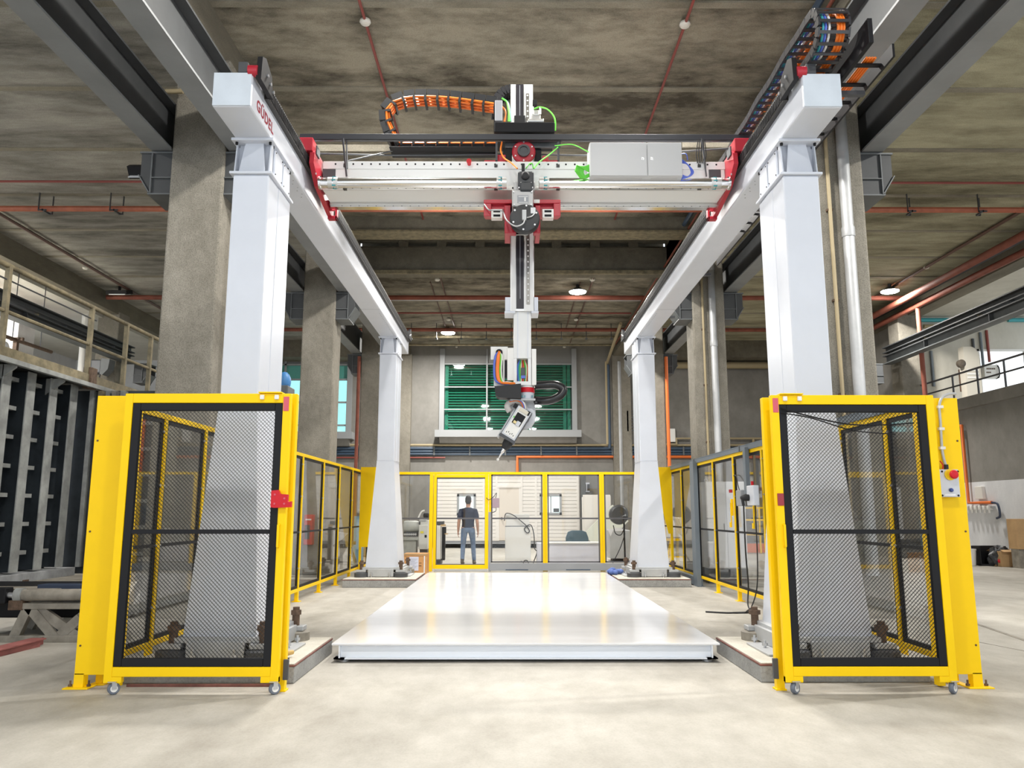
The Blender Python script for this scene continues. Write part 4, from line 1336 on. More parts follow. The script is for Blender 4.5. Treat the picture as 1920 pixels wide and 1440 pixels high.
# ------------------------------------------------------------------ rolling mesh gates
def mesh_sheet(mb, x0, x1, z0, z1, y, cw, chh, wd, th):
    """expanded metal: rows of zigzag strands that meet in diamonds"""
    nx = int(round((x1 - x0) / cw))
    cw = (x1 - x0) / nx
    nz = int(round((z1 - z0) / chh))
    chh = (z1 - z0) / nz
    for r in range(nz + 1):
        zc = z0 + r * chh
        flip = 1 if r % 2 == 0 else -1
        pts = []
        for k in range(2 * nx + 1):
            # peaks touch the valleys of the next row
            z = zc + (chh * .5 * flip if k % 2 == 0 else -chh * .5 * flip)
            z = min(max(z, z0), z1)
            pts.append((x0 + k * cw / 2, z))
        vs, fs = [], []
        for (x, z) in pts:
            vs += [(x, y - th, z - wd), (x, y + th, z - wd * .2), (x, y + th, z + wd), (x, y - th, z + wd * .2)]
        for k in range(len(pts) - 1):
            a, b = k * 4, k * 4 + 4
            for j in range(4):
                fs.append((a + j, a + (j + 1) % 4, b + (j + 1) % 4, b + j))
        mb.add(vs, fs)
    return mb


def caster(parent, x, y, name='caster'):
    av = Vector((.6, -.8, 0))
    cc = Vector((x, y + .01, .044))
    fk = MB().box(x - .03, x + .03, y - .03, y + .03, .092, .098)
    for sg in (-1, 1):
        fk.obox(cc + av * (sg * .022) + Vector((0, 0, .024)), av, (.8, .6, 0), (0, 0, 1), .004, .035, .055)
    c = fk.build('caster', M_ZINC, parent)
    MB().lathe([(.02, -.017), (.039, -.017), (.044, -.011), (.044, .011), (.039, .017), (.02, .017)], cc, av, 22).build('caster_wheel', mat('caster_grey', (.14, .16, .20), .4), c)
    MB().lathe([(.026, -.019), (.026, .019)], cc, av, 14).build('caster_hub', M_OFFWHITE, c)
    return c


def gate(x0, x1, y, z1, s, label):
    """s=+1: the latch side is the right side"""
    t = thing('mesh_gate', label, 'gate', ((x0 + x1) / 2, y, 0), 'rolling yellow gates with black mesh')
    f = .062
    zb_ = .13
    MB().box(x0, x0 + f, y, y + .05, zb_ - .045, z1, .004).build('gate_stile', M_YEL, t)
    MB().box(x1 - f, x1, y, y + .05, zb_ - .045, z1, .004).build('gate_stile', M_YEL, t)
    MB().box(x0 + f, x1 - f, y, y + .05, z1 - .075, z1, .004).build('gate_rail', M_YEL, t)
    MB().box(x0 + f, x1 - f, y, y + .05, zb_ - .0, zb_ + .07, .004).build('gate_rail', M_YEL, t)
    for xx in (x0 + .0, x1 - .135):
        MB().box(xx, xx + .135, y + .002, y + .048, zb_ - .045, zb_, .004).build('gate_foot', M_YEL, t)
    # black inner frame, stepped back
    a0, a1, c0, c1 = x0 + f, x1 - f, zb_ + .07, z1 - .075
    g = .062
    MB().box(a0, a0 + g, y + .006, y + .045, c0, c1, .006).build('mesh_frame', M_BLACK, t)
    MB().box(a1 - g, a1, y + .006, y + .045, c0, c1, .006).build('mesh_frame', M_BLACK, t)
    MB().box(a0 + g, a1 - g, y + .006, y + .045, c0, c0 + g, .006).build('mesh_frame', M_BLACK, t)
    MB().box(a0 + g, a1 - g, y + .006, y + .045, c1 - g, c1, .006).build('mesh_frame', M_BLACK, t)
    zm = at(0, 997, y).z
    MB().box(a0 + g, a1 - g, y + .004, y + .036, zm - .017, zm + .017, .003).build('middle_bar', M_BLACK, t)
    ms = MB()
    mesh_sheet(ms, a0 + .03, a1 - .03, c0 + .03, c1 - .03, y + .055, .0305, .0152, .0022, .003)
    ms.build('expanded_mesh', M_BLACKMESH, t, kind='stuff')
    for xx in (x0 + .075, x1 - .03):
        caster(t, xx, y + .012)
    # handle
    hx = (x1 - f * .75) if s > 0 else (x0 + f * .75)
    hz = zm - .03
    MB().tube([(hx, y, hz + .085), (hx, y - .03, hz + .08), (hx, y - .03, hz - .08), (hx, y, hz - .085)], .009, 8).build('handle', M_YEL, t)
    # reflector at the top corner and white rollers with their yellow bracket
    rx = x1 - .035 if s > 0 else x0 + .035
    MB().box(rx - .022, rx + .022, y - .004, y, z1 - .14, z1 - .025, .002).build('reflector', M_REFLECT, t)
    for dx in (.075, .19):
        xx = rx - s * dx
        MB().box(xx - .017, xx + .017, y - .022, y + .0, z1 - .05, z1 - .012, .006).build('roller', M_OFFWHITE, t)
    xa, xb = sorted((rx - s * .035, rx - s * .22))
    MB().box(xa, xb, y - .02, y + .12, z1 + .002, z1 + .012, .002).build('roller_bracket', M_YEL, t)
    return t, zm


GL = gate(-3.05, -1.735, 6.22, 2.285, 1, 'left yellow rolling gate of black expanded mesh with a red latch')
GR = gate(2.085, 3.385, 6.22, 2.275, -1, 'right yellow rolling gate of black expanded mesh')
# red latch on the left gate's stile
t, zm = GL
xl = at(527, 937, 6.2).x
zl0, zl1 = at(527, 951, 6.2).z, at(527, 920, 6.2).z
q = MB().prism([(xl - .075, zl0), (xl - .075, zl1), (xl - .02, zl1 + .005), (xl - .005, zl1 - .025), (xl + .055, zl1 - .03), (xl + .055, zl0 + .045), (xl + .065, zl0 + .04), (xl + .085, zl0 + .045), (xl + .085, zl0), (xl - .05, zl0 - .005)], 'y', 6.185, 6.215)
lt_ = q.build('latch', M_REDBRIGHT, t)
b = MB()
for x_, z_ in ((-.045, -.03), (-.045, -.1), (.03, -.06), (.03, -.1)):
    b.cyl((xl + x_, 6.185, zl1 + z_), (xl + x_, 6.18, zl1 + z_), .008, 8)
b.build('latch_screws', M_REFLECT, lt_)
t, zm = GR
MB().box(2.095, 2.145, 6.212, 6.22, at(1467, 948, 6.2).z, at(1467, 925, 6.2).z, .002).build('reflector', mat('dark_red_reflector', (.30, .02, .03), .3), t)
MB().tube(spline([(2.16, 6.21, 2.17), (2.35, 6.20, 2.11), (2.7, 6.28, 2.05), (3.0, 6.30, 2.045), (3.25, 6.29, 2.06)], 6), .006, 6).build('loose_cable', M_BLACK, t)
MB().tube(spline([(2.16, 6.21, 2.13), (2.4, 6.22, 2.09), (2.75, 6.29, 2.0), (3.1, 6.31, 1.97)], 6), .005, 6).build('loose_cable', M_BLACK, t)


# ------------------------------------------------------------------ fixed yellow end panels
def end_panel(x0, x1, y, z1, s, label):
    """sheet panel outside the gate; s=-1 at the left"""
    t = thing('sheet_panel', label, 'panel', ((x0 + x1) / 2, y, 0), 'yellow sheet panels beside the gates')
    MB().box(x0, x1, y, y + .012, .10, z1, .003).build('sheet', M_YEL, t)
    xo = x0 if s < 0 else x1 - .075
    MB().box(xo, xo + .075, y + .012, y + .075, 0.01, z1 - .02, .004).build('post', M_YEL, t)
    MB().box(xo - .0, xo + .075, y - .0, y + .012, .01, .11).build('post_front', M_YEL, t)
    xi_ = x1 if s < 0 else x0
    MB().box(min(xi_, xi_ - .06 * -s), max(xi_, xi_ - .06 * -s), y + .012, y + .075, 0.01, z1 - .02, .004).build('post', M_YEL, t)
    fp = MB().box(xo - .06, xo + .135, y - .05, y + .11, 0, .01, .002)
    fp.build('foot_plate', M_YEL, t)
    for xx in (xo - .035, xo + .11):
        b = MB().cyl((xx, y + .02, .01), (xx, y + .02, .055), .008, 8)
        hexbolt(b, (xx, y + .02, .012), .016, .014)
        b.build('anchor_bolt', M_RUST, t)
    b = MB()
    for z in (1.93, 1.2, .32):
        xx = xo + (.03 if s < 0 else .045)
        b.cyl((xx, y, z), (xx, y - .005, z), .008, 8)
    b.build('rivets', M_RUST, t)
    return t


EL = end_panel(-3.39, -3.04, 6.45, 2.30, -1, 'broad yellow sheet panel at the far left beside the left mesh gate')
ER = end_panel(3.36, 3.705, 6.45, 2.285, 1, 'broad yellow sheet panel at the right, carrying the emergency stop box')
# conduit clipped to the right panel
cdt = spline([at(1792, 738, 6.43), at(1778, 739, 6.43), at(1766, 746, 6.43), at(1761, 762, 6.43), at(1763, 790, 6.43), at(1766, 840, 6.43), at(1770, 862, 6.43), at(1775, 878, 6.43)], 5)
c = MB().tube(cdt, .011, 8).build('conduit', M_GALV, ER)
for y_ in (763, 804, 840):
    p = at(1763 + (y_ - 763) * .05, y_, 6.43)
    MB().box(p.x - .022, p.x + .022, p.y - .012, p.y + .02, p.z - .012, p.z + .012, .003).build('clip', M_OFFWHITE, c)
# emergency stop box
t = thing('control_box', 'grey control box with a red mushroom button on yellow, fixed to the right yellow panel', 'control box', tuple(at(1782, 933, 6.4)))
Yb = 6.38
bx = MB()
pb(bx, 1763, 880, 1799, 932, Yb, .07, .005)
bx.build('box', M_SILVERBOX, t)
p = at(1781, 890, Yb)
MB().lathe([(.045, 0), (.045, .01)], (p.x, Yb, p.z), (0, -1, 0), 24).build('yellow_ring', mat('yellow_plastic', (.85, .62, .01), .4), t)
b = MB().lathe([(.018, 0), (.018, .025), (.034, .026), (.036, .036), (.03, .046), (.015, .05), (.001, .05)], (p.x + .01, Yb - .01, p.z), (0, -1, 0), 20)
b.build('stop_button', M_REDBRIGHT, t)
p = at(1783, 919, Yb)
MB().lathe([(.016, 0), (.016, .012), (.010, .02), (.001, .02)], (p.x, Yb, p.z), (0, -1, 0), 16).build('blue_button', mat('blue_button', (.03, .06, .25), .3), t)
pl = MB()
pb(pl, 1772, 926, 1792, 929.5, Yb - .001, .002)
pl.build('label_strip', M_PAPER, t)
sc = MB()
for x_, y_ in ((1766, 884), (1796, 884), (1767, 929), (1797, 929)):
    q = at(x_, y_, Yb)
    sc.cyl((q.x, Yb, q.z), (q.x, Yb - .004, q.z), .008, 8)
sc.build('screws', M_BLACK, t)
p = at(1775, 878, Yb + .03)
MB().cyl((p.x, Yb + .035, p.z - .01), (p.x, Yb + .035, p.z + .03), .017, 12).build('cable_gland', M_RUBBER, t)
MB().tube(spline([at(1767, 880, Yb + .02), at(1768, 872, Yb + .02), at(1762, 864, Yb + .03)], 4), .005, 6).build('wire', M_REDBRIGHT, t)

# slender posts that take the gates' inner edge
for x0, x1, y, z1, lb in ((-1.775, -1.715, 6.33, 2.30, 'yellow fixed post behind the latch side of the left mesh gate'), (2.062, 2.125, 6.36, 2.275, 'yellow fixed post behind the hinge side of the right mesh gate')):
    q = thing('gate_post', lb, 'post', ((x0 + x1) / 2, y, 0), 'yellow posts at the mesh gates')
    MB().box(x0, x1, y, y + .06, 0, z1, .004).build('post', M_YEL, q)
    MB().box(x0 - .01, x1 + .01, y - .01, y + .08, 0, .012, .002).build('foot_plate', M_YEL, q)
    MB().box(x0 + .05 if x0 < 0 else x0 - .03, x0 + .09 if x0 < 0 else x0 + .01, y - .03, y - .002, .09, .24, .003).build('floor_bolt', M_DKGREY, q)


# ------------------------------------------------------------------ glazed fences
def run_y(name, label, X, ylist, z0, z1, s, post_w=.055, foot=True, zrail=.20, mid=1.05, grey=()):
    """fence along y; posts at the positions of ylist; s = which side the bolts show"""
    t = thing(name, label, 'fence', (X, (ylist[0] + ylist[-1]) / 2, 0))
    MB().box(X - .025, X + .025, ylist[0], ylist[-1], z1 - .05, z1, .003).build('top_rail', M_YEL, t)
    MB().box(X - .025, X + .025, ylist[0], ylist[-1], zrail - .05, zrail, .003).build('bottom_rail', M_YEL, t)
    for i, y in enumerate(ylist):
        m = M_GREYBLUE if i in grey else M_YEL
        MB().box(X - .028, X + .028, y - post_w / 2, y + post_w / 2, 0.008, z1 - .05, .003).build('post', m, t)
        MB().box(X - .06, X + .06, y - .07, y + .07, 0, .008).build('foot_plate', m, t)
    for a, b in zip(ylist[:-1], ylist[1:]):
        a2, b2 = a + post_w / 2, b - post_w / 2
        g = MB().box(X - .012, X + .012, a2, a2 + .045, zrail, z1 - .05).box(X - .012, X + .012, b2 - .045, b2, zrail, z1 - .05)
        g.box(X - .012, X + .012, a2 + .045, b2 - .045, zrail, zrail + .04).box(X - .012, X + .012, a2 + .045, b2 - .045, z1 - .09, z1 - .05)
        g.build('gasket', M_BLACK, t)
        MB().box(X - .003, X + .003, a2 + .02, b2 - .02, zrail + .02, z1 - .07).build('pane', M_GLASS, t)
        MB().box(X - .014, X + .014, a2 + .02, b2 - .02, mid - .015, mid + .015).build('middle_bar', M_BLACK, t)
        b_ = MB()
        for z in (.5, 1.05, 1.6, 2.1):
            for yy in (a2 + .015, b2 - .015):
                b_.cyl((X + s * .012, yy, z), (X + s * .026, yy, z), .012, 6)
        b_.build('clamp_bolts', M_ZINC, t)
    return t


XF = -3.265
run_y('side_fence', 'yellow framed glazed fence along the left side of the platform', XF, [6.62, 7.45, 8.45, 9.78, 11.12, 12.5, 13.93, 15.25, 16.5, 18.55], 0, 2.27, 1)
XG = 3.57
run_y('side_fence', 'yellow framed glazed fence along the right side, under a grey cable duct', XG, [6.62, 7.42, 8.45, 9.78, 11.12, 12.56, 13.83, 15.05, 16.4, 18.55], 0, 2.27, -1, grey=(7,))
# closing sheets at the far corners
for xa, xb, lb in ((-3.23, -2.62, 'bright yellow sheet beside the left rear gantry leg'), (2.97, 3.54, 'bright yellow sheet beside the right rear gantry leg')):
    q = thing('sheet_panel', lb, 'panel', ((xa + xb) / 2, 16.9, 0), 'yellow sheets at the rear corners')
    s = -1 if xa < 0 else 1
    xin = -2.55 if s < 0 else 2.9
    zt = 2.33
    if s < 0:
        pl = [(xa, .62), (xa, zt), (xa + .52, zt), (xa + .2, .62)]
    else:
        pl = [(xb, .9), (xb, zt), (xb - .42, zt), (xb - .1, .9)]
    MB().prism(pl, 'y', 17.3, 17.312).build('sheet', M_YEL, q)
    MB().box(*(sorted((xa if s < 0 else xb, (xa + .05) if s < 0 else xb - .05))), 17.312, 17.36, 0.0, zt, .003).build('post', M_YEL, q)

# grey duct on top of the right fence
t = thing('cable_duct', 'long grey cable duct along the top of the right fence', 'cable duct', (XG, 13, 2.27))
MB().box(XG - .05, XG + .05, 7.0, 18.5, 2.27, 2.345, .004).build('duct', M_GREYBLUE, t)
MB().box(XG - .055, XG + .055, 7.0, 18.5, 2.342, 2.352).build('duct_lid', M_GREYBLUE, t)
for y in (9.5, 12.06, 15.05):
    MB().box(XG - .06, XG + .06, y - .02, y + .02, 2.265, 2.36).build('duct_clamp', M_STEELGREY, t)
MB().box(XG - .10, XG - .04, 11.62, 11.74, 1.62, 2.3, .004).build('drop_duct', M_GREYBLUE, t)
MB().box(XG - .11, XG - .03, 14.9, 15.2, 0, 2.3, .004).build('drop_duct', M_GREYBLUE, t)
MB().box(XG - .12, XG - .03, 15.2, 18.4, .02, .17, .004).build('floor_duct', M_GREYBLUE, t)
# sockets on the right fence
t = thing('socket_box', 'grey junction box on the right fence', 'junction box', (XG - .1, 12.2, 1.3))
p = atx(1389, 934, XG - .06)
MB().box(XG - .09, XG - .03, p.y - .14, p.y + .14, p.z - .12, p.z + .12, .006).build('box', M_GREY, t)
MB().box(XG - .095, XG - .09, p.y - .13, p.y + .13, p.z - .11, p.z + .11, .003).build('lid', M_GREY, t)
MB().tube(spline([(XG - .06, p.y + .05, p.z + .12), (XG - .06, p.y + .12, p.z + .2), (XG - .03, p.y + .3, p.z + .35), (XG - .02, p.y + .5, p.z + .36)], 4), .007, 6).build('cable', M_BLACK, t)
t = thing('wall_socket', 'white socket box with a black plug on the right fence under the grey drop', 'socket', (XG - .12, 11.7, 1.2))
p = atx(1413, 929, XG - .12)
MB().box(XG - .17, XG - .09, p.y - .16, p.y + .16, p.z - .14, p.z + .14, .01).build('box', M_WHITE, t)
MB().cyl((XG - .13, p.y, p.z + .14), (XG - .13, p.y, p.z + .2), .02, 10).build('gland', M_REDBRIGHT, t)
MB().lathe([(.045, 0), (.05, .05), (.035, .09), (.02, .12)], (XG - .17, p.y + .06, p.z - .03), (-1, 0, 0), 14).build('plug', M_RUBBER, t)
MB().cyl((XG - .27, p.y + .06, p.z - .02), (XG - .25, p.y + .06, p.z - .14), .02, 8).build('plug_tail', M_RUBBER, t)
g = [Vector(p2) for p2 in ((XG - .25, p.y + .06, p.z - .14), (XG - .24, p.y + .1, .8), (XG - .15, p.y + .35, .35), (XG - .2, p.y + .25, .08), (XG - .3, p.y - .15, .012), (XG - .55, p.y - .2, .012))]
g += [gnd(1400, 1148, .012), gnd(1365, 1149, .012), gnd(1323, 1147, .012)]
MB().tube(spline(g, 6), .011, 6).build('cable', M_RUBBER, t)
MB().tube(spline([(XG - .13, p.y - .08, p.z - .14), (XG - .14, p.y - .1, .7), (XG - .16, p.y - .06, .3), (XG - .25, p.y - .05, .05), (XG - .34, p.y - .15, .014), (XG - .36, p.y - .22, .03), (XG - .3, p.y - .2, .06), (XG - .26, p.y - .12, .02)], 6), .009, 6).build('cable', M_RUBBER, t)
# interlock fittings on the right fence door
for y_, lb in ((12.62, 'yellow safety interlock on the right fence beside the cabinet pane'), (11.45, 'small yellow interlock on the right fence near the front')):
    t = thing('door_interlock', lb, 'interlock', (XG - .05, y_, 1.2))
    MB().box(XG - .06, XG - .03, y_ - .03, y_ + .03, 1.30, 1.56, .004).build('body', M_YEL, t)
    MB().box(XG - .085, XG - .06, y_ - .02, y_ + .04, 1.12, 1.2, .003).box(XG - .075, XG - .06, y_ - .02, y_ + .0, 1.2, 1.5).build('bolt', M_YEL, t)
    MB().box(XG - .08, XG - .03, y_ - .02, y_ + .02, 1.66, 1.71, .004).build('red_tab', M_RED, t)

# back fence: door at left, panes right
YBF = 18.8
t = thing('back_fence', 'yellow framed glazed fence across the far end with a door in it', 'fence', (.2, YBF, 0))
zt_, zb2 = at(960, 885, YBF).z, .10


def bx_(x):
    return at(x, 980, YBF).x


xs_ = [700, 812, 916, 1022, 1129, 1245]
MB().box(-3.29, 3.6, YBF - .025, YBF + .025, zt_ - .06, zt_, .003).build('top_rail', M_YEL, t)
for x in xs_:
    X = bx_(x)
    wp = .075 if x in (700, 1245) else .11
    if x == 812:
        MB().box(X - .09, X - .005, YBF - .03, YBF + .03, 0, zt_ - .06, .003).build('post', M_YEL, t)
        MB().box(X + .005, X + .075, YBF - .03, YBF + .03, .06, zt_ - .06, .003).build('door_stile', M_YEL, t)
    elif x == 916:
        MB().box(X - .085, X - .005, YBF - .03, YBF + .03, .06, zt_ - .06, .003).build('door_stile', M_YEL, t)
        MB().box(X + .005, X + .06, YBF - .03, YBF + .03, 0, zt_ - .06, .003).build('post', M_YEL, t)
        MB().box(X + .0, X + .06, YBF - .05, YBF - .03, 0, at(920, 960, YBF).z, .003).build('post_duct', M_GREY, t)
    else:
        MB().box(X - wp / 2, X + wp / 2, YBF - .03, YBF + .03, 0, zt_ - .06, .003).build('post', M_YEL, t)
        MB().box(X - .004, X + .004, YBF - .034, YBF - .03, .02, zt_ - .06).build('post_groove', mat('deep_yellow', (.72, .42, .0), .5), t)
for i in range(5):
    a, b = bx_(xs_[i]) + .06, bx_(xs_[i + 1]) - .06
    zl_ = .14 if i == 1 else .20
    if i == 1:
        MB().box(a, b, YBF - .025, YBF + .025, .06, .15, .003).build('door_rail', M_YEL, t)
        MB().box(a, b, YBF - .025, YBF + .025, zt_ - .13, zt_ - .065, .003).build('door_rail', M_YEL, t)
    zt2 = zt_ - (.13 if i == 1 else .06)
    g = MB().box(a, a + .03, YBF - .012, YBF + .012, zl_, zt2).box(b - .03, b, YBF - .012, YBF + .012, zl_, zt2).box(a, b, YBF - .012, YBF + .012, zl_, zl_ + .03).box(a, b, YBF - .012, YBF + .012, zt2 - .03, zt2)
    g.build('gasket', mat('grey_gasket', (.10, .10, .11), .5), t)
    MB().box(a + .02, b - .02, YBF - .003, YBF + .003, zl_ + .02, zt2 - .02).build('pane', M_GLASS, t)
    zm = at(960, 972, YBF).z
    MB().box(a + .02, b - .02, YBF - .016, YBF + .014, zm - .018, zm + .018).build('middle_bar', mat('grey_gasket', (.10, .10, .11), .5), t)
MB().box(bx_(918), 3.5, YBF - .06, YBF - .0, .02, .19, .004).build('floor_duct', M_GREY, t)
for xa, xb in ((948, 990), (1060, 1105)):
    MB().box(bx_(xa), bx_(xb), YBF - .064, YBF - .06, .03, .05).build('duct_slot', M_NAVYPIPE, t)
MB().box(bx_(816), bx_(914), YBF - .05, YBF, .0, .05, .003).build('door_sill', M_GALV, t)
p0, p1 = at(923, 952, YBF - .03), at(936, 934, YBF - .03)
t2 = thing('junction_box', 'mauve grey junction box on the back fence beside the door', 'junction box', (p0.x, YBF - .05, p0.z))
MB().box(p0.x, p1.x, YBF - .10, YBF - .02, p0.z, p1.z, .005).build('box', mat('mauve_grey_box', (.36, .27, .32), .4), t2)
MB().tube(spline([(p0.x + .08, YBF - .06, p1.z), (p0.x + .1, YBF - .06, p1.z + .12), (p0.x + .02, YBF - .07, p1.z + .02), (p0.x - .08, YBF - .07, p1.z - .04), (p0.x - .14, YBF - .05, p1.z + .01)], 5), .007, 6).build('cable', M_RUBBER, t2)
MB().tube(spline([(p0.x + .09, YBF - .06, p0.z), (p0.x + .08, YBF - .07, p0.z - .08), (p0.x - .02, YBF - .07, p0.z - .12)], 5), .007, 6).build('cable', M_RUBBER, t2)

# ------------------------------------------------------------------ white cabin by the back wall
YC = 30.9
ca, cb = at(812, 1000, YC), at(1088, 1000, YC)
zc1 = at(960, 891, YC).z
t = thing('site_cabin', 'white cabin of horizontal siding with a door and two windows by the back wall', 'cabin', ((ca.x + cb.x) / 2, 31.5, 0))
zf = at(960, 1014, YC).z
dx0, dx1, dz1 = at(934, 960, YC).x, at(975, 960, YC).x, at(955, 912, YC).z
w0 = (at(857, 940, YC).x, at(892, 940, YC).x, at(870, 966, YC).z, at(870, 927, YC).z)
w1 = (at(1012, 940, YC).x, at(1053, 940, YC).x, at(1030, 965, YC).z, at(1030, 927, YC).z)
MB().box(ca.x, cb.x, YC + .03, 32.25, zf, zc1).build('body', M_SIDEJOINT, t)
npl = 18
for k in range(npl):
    z0 = zf + (zc1 - zf) * k / npl
    z1 = zf + (zc1 - zf) * (k + 1) / npl - .012
    segs = [(ca.x + .02, cb.x - .02)]
    for (a, b, c, d) in ((dx0, dx1, 0, dz1), w0, w1):
        if z1 > c and z0 < d:
            ns = []
            for (p, q) in segs:
                if p < a < q:
                    ns.append((p, a))
                    if b < q:
                        ns.append((b, q))
                else:
                    ns.append((p, q))
            segs = ns
    for (p, q) in segs:
        MB().box(p, q, YC + .0, YC + .03, z0, z1, .004).build('siding_plank', M_SIDING, t)
MB().box(ca.x - .03, cb.x + .03, YC - .03, 32.25, zc1, zc1 + .06).build('roof_edge', M_SIDING, t)
MB().box(ca.x, cb.x, YC + .02, 32.25, .16, zf).build('base_beam', M_GREY, t)
for k in range(6):
    x = ca.x + .3 + k * (cb.x - ca.x - .6) / 5
    MB().box(x - .1, x + .1, YC + .3, YC + .6, 0, .16).build('support_block', M_BLACK, t)
for x in (ca.x, cb.x - .12, dx0 - .1, dx1 + .02, at(905, 950, YC).x, at(1003, 950, YC).x):
    MB().box(x, x + .08, YC - .015, YC + .02, zf, zc1).build('corner_strip', M_SIDING, t)
d = MB().box(dx0 + .04, dx1 - .04, YC - .005, YC + .03, zf + .02, dz1 - .05).build('door', M_CABDOOR, t)
MB().ball((dx0 + .14, YC - .04, (zf + dz1) * .43), .045, n=10).build('door_knob', M_RUST, d)
MB().box(dx0 - .03, dx0 + .04, YC - .02, YC + .03, zf, dz1).box(dx1 - .04, dx1 + .03, YC - .02, YC + .03, zf, dz1).box(dx0 - .03, dx1 + .03, YC - .03, YC + .03, dz1 - .05, dz1 + .04).build('door_frame', M_SIDING, t)
for (a, b, c, d_) in (w0, w1):
    f = MB()
    for q in ((a, a + .08, c, d_), (b - .08, b, c, d_), (a, b, c, c + .08), (a, b, d_ - .08, d_)):
        f.box(q[0], q[1], YC - .03, YC + .04, q[2], q[3])
    fr = f.build('window', M_FRAMEGREY, t)
    MB().box(a + .08, b - .08, YC + .01, YC + .025, c + .08, d_ - .08).build('pane', mat('lit_pane', (.62, .78, .80), .08, emit=(.82, .97, .97), estr=.55), fr)
    MB().box(a + (b - a) * .48, a + (b - a) * .53, YC - .01, YC + .02, c + .08, d_ - .08).build('sash', M_FRAMEGREY, fr)
    if a > 0:
        MB().box(a + (b - a) * .62, b - .1, YC + .0, YC + .03, c + .1, c + .24).build('dark_item', M_DKGREY, fr)

# dark post and small window beside the cabin
p0, p1 = at(1090.5, 983, YC - .1), at(1098, 892, YC - .1)
one('steel_post', MB().box(p0.x, p1.x, YC - .1, YC + .0, 0, p1.z + .1, .01), M_STEELGREY, 'dark grey post at the right end of the white cabin', 'post')
p0, p1 = at(1091, 923, YB), at(1105, 905, YB)
t = struct(MB().box(p0.x, p1.x, YB - .06, YB - .0, p0.z, p1.z).build('window_4', M_WHITE), 'small white vent window in the back wall')
for k in range(2):
    xa = p0.x + .07 + k * (p1.x - p0.x) * .46
    MB().box(xa, xa + (p1.x - p0.x) * .32, YB - .065, YB - .055, p0.z + .06, p1.z - .06).build('pane', M_DKGREY, t)
# stacked pale panels
for k in range(9):
    p0, p1 = at(1097, 1015, 29.5), at(1145, 928 + (k % 3) * .6, 29.5)
    o = MB().box(p0.x + random.uniform(-.02, .02), p1.x - (0 if k < 6 else .8), 29.5 + k * .1, 29.58 + k * .1, 0, p1.z + random.uniform(-.04, .02), .008)
    one('siding_panel', o, M_SIDING, 'pale siding panel, %s of the upright stack right of the cabin' % ['front one', 'second', 'third', 'fourth', 'fifth', 'sixth', 'third from the back', 'second from the back', 'hindmost'][k], 'panel', 'pale panels stacked beside the cabin')
for k in range(3):
    q = MB().obox(at(1135, 985, 29.2) + Vector((0, -.1 * k, 0)), (.72, 0, .7), (0, 1, 0), (-.7, 0, .72), 1.5, .05, .8)
    zlow = min(v_[2] for v_ in q.v)
    q.v = [(v_[0], v_[1], v_[2] - zlow) for v_ in q.v]
    one('siding_panel', q, mat('pale_green_panel', (.62, .64, .56), .6), ['tilted pale panel nearest the upright stack', 'tilted pale panel in the middle of the leaning three', 'tilted pale panel in front of the leaning three'][k], 'panel')

# white two-door cabinet seen through the back fence
YW = 20.6
a, b = at(947, 1058, YW), at(995, 987, YW)
zt2 = at(970, 964, YW).z
t = thing('white_cabinet', 'tall white cabinet in two sections standing behind the back fence', 'cabinet', ((a.x + b.x) / 2, YW, 0))
MB().box(a.x, b.x, YW, YW + .6, 0.03, b.z - .01, .01).build('lower_body', M_WHITE2, t)
MB().box(a.x + .02, b.x - .03, YW + .05, YW + .6, b.z + .01, zt2, .01).build('upper_body', M_WHITE2, t)
MB().box(a.x, b.x, YW, YW + .6, b.z - .01, b.z + .01).build('joint_strip', M_GREY, t)
for x in (a.x + .06, b.x - .06):
    MB().box(x - .04, x + .04, YW + .05, YW + .12, 0, .03).build('foot', M_BLACK, t)
MB().tube(spline([(a.x - .02, YW + .05, b.z + .14), (a.x + .02, YW - .01, zt2 + .01), (a.x + .2, YW - .02, zt2 - .02), (a.x + .45, YW - .02, b.z + .1), (b.x - .1, YW - .02, b.z), (b.x - .03, YW - .02, b.z - .12), (b.x - .1, YW - .03, b.z - .16), (b.x - .16, YW - .03, b.z - .05), (b.x, YW - .02, b.z + .04), (b.x + .08, YW - .02, b.z - .2), (b.x + .1, YW - .02, b.z - .55), (b.x + .16, YW, .35), (b.x + .05, YW, .05)], 5), .012, 6).build('cable', M_RUBBER, t)
q = at(986, 1054, YW - .05)
t = thing('coiled_cable', 'small black coil of cable leaning at the foot of the white cabinet', 'cable', (q.x, YW - .05, 0))
MB().tube([(q.x + .065 * math.cos(k * PI / 6), YW - .05 - .03 * (k % 12) / 12, .085 + .065 * math.sin(k * PI / 6)) for k in range(26)], .012, 6).build('coil', M_RUBBER, t)
MB().tube([(q.x - .06, YW - .06, .1), (q.x - .13, YW - .06, .13)], .012, 6).build('tail', M_RUBBER, t)
# desk and chair
YD = 20.3
a, b = at(1007, 1018, YD), at(1128, 1018, YD)
t = thing('desk', 'long white desk with a plain front behind the back fence', 'desk', ((a.x + b.x) / 2, YD, 0))
c = at(1030, 1020, YD)
MB().box(c.x - .02, b.x, YD - .02, YD + .7, a.z - .02, a.z + .012, .006).build('desk_top', M_WHITE2, t)
MB().box(c.x, b.x - .02, YD + .02, YD + .04, .05, a.z - .02).build('front_panel', mat('desk_white', (.66, .67, .76), .4), t)
MB().box(b.x - .06, b.x - .02, YD + .04, YD + .65, 0, a.z - .02).build('side_panel', M_WHITE2, t)
MB().box(a.x, c.x - .03, YD + .05, YD + .65, .0, a.z - .01, .006).build('pedestal', mat('desk_white', (.66, .67, .76), .4), t)
YH = 21.6
a, b = at(1063, 1012, YH), at(1101, 996, YH)
xc_ = (a.x + b.x) / 2
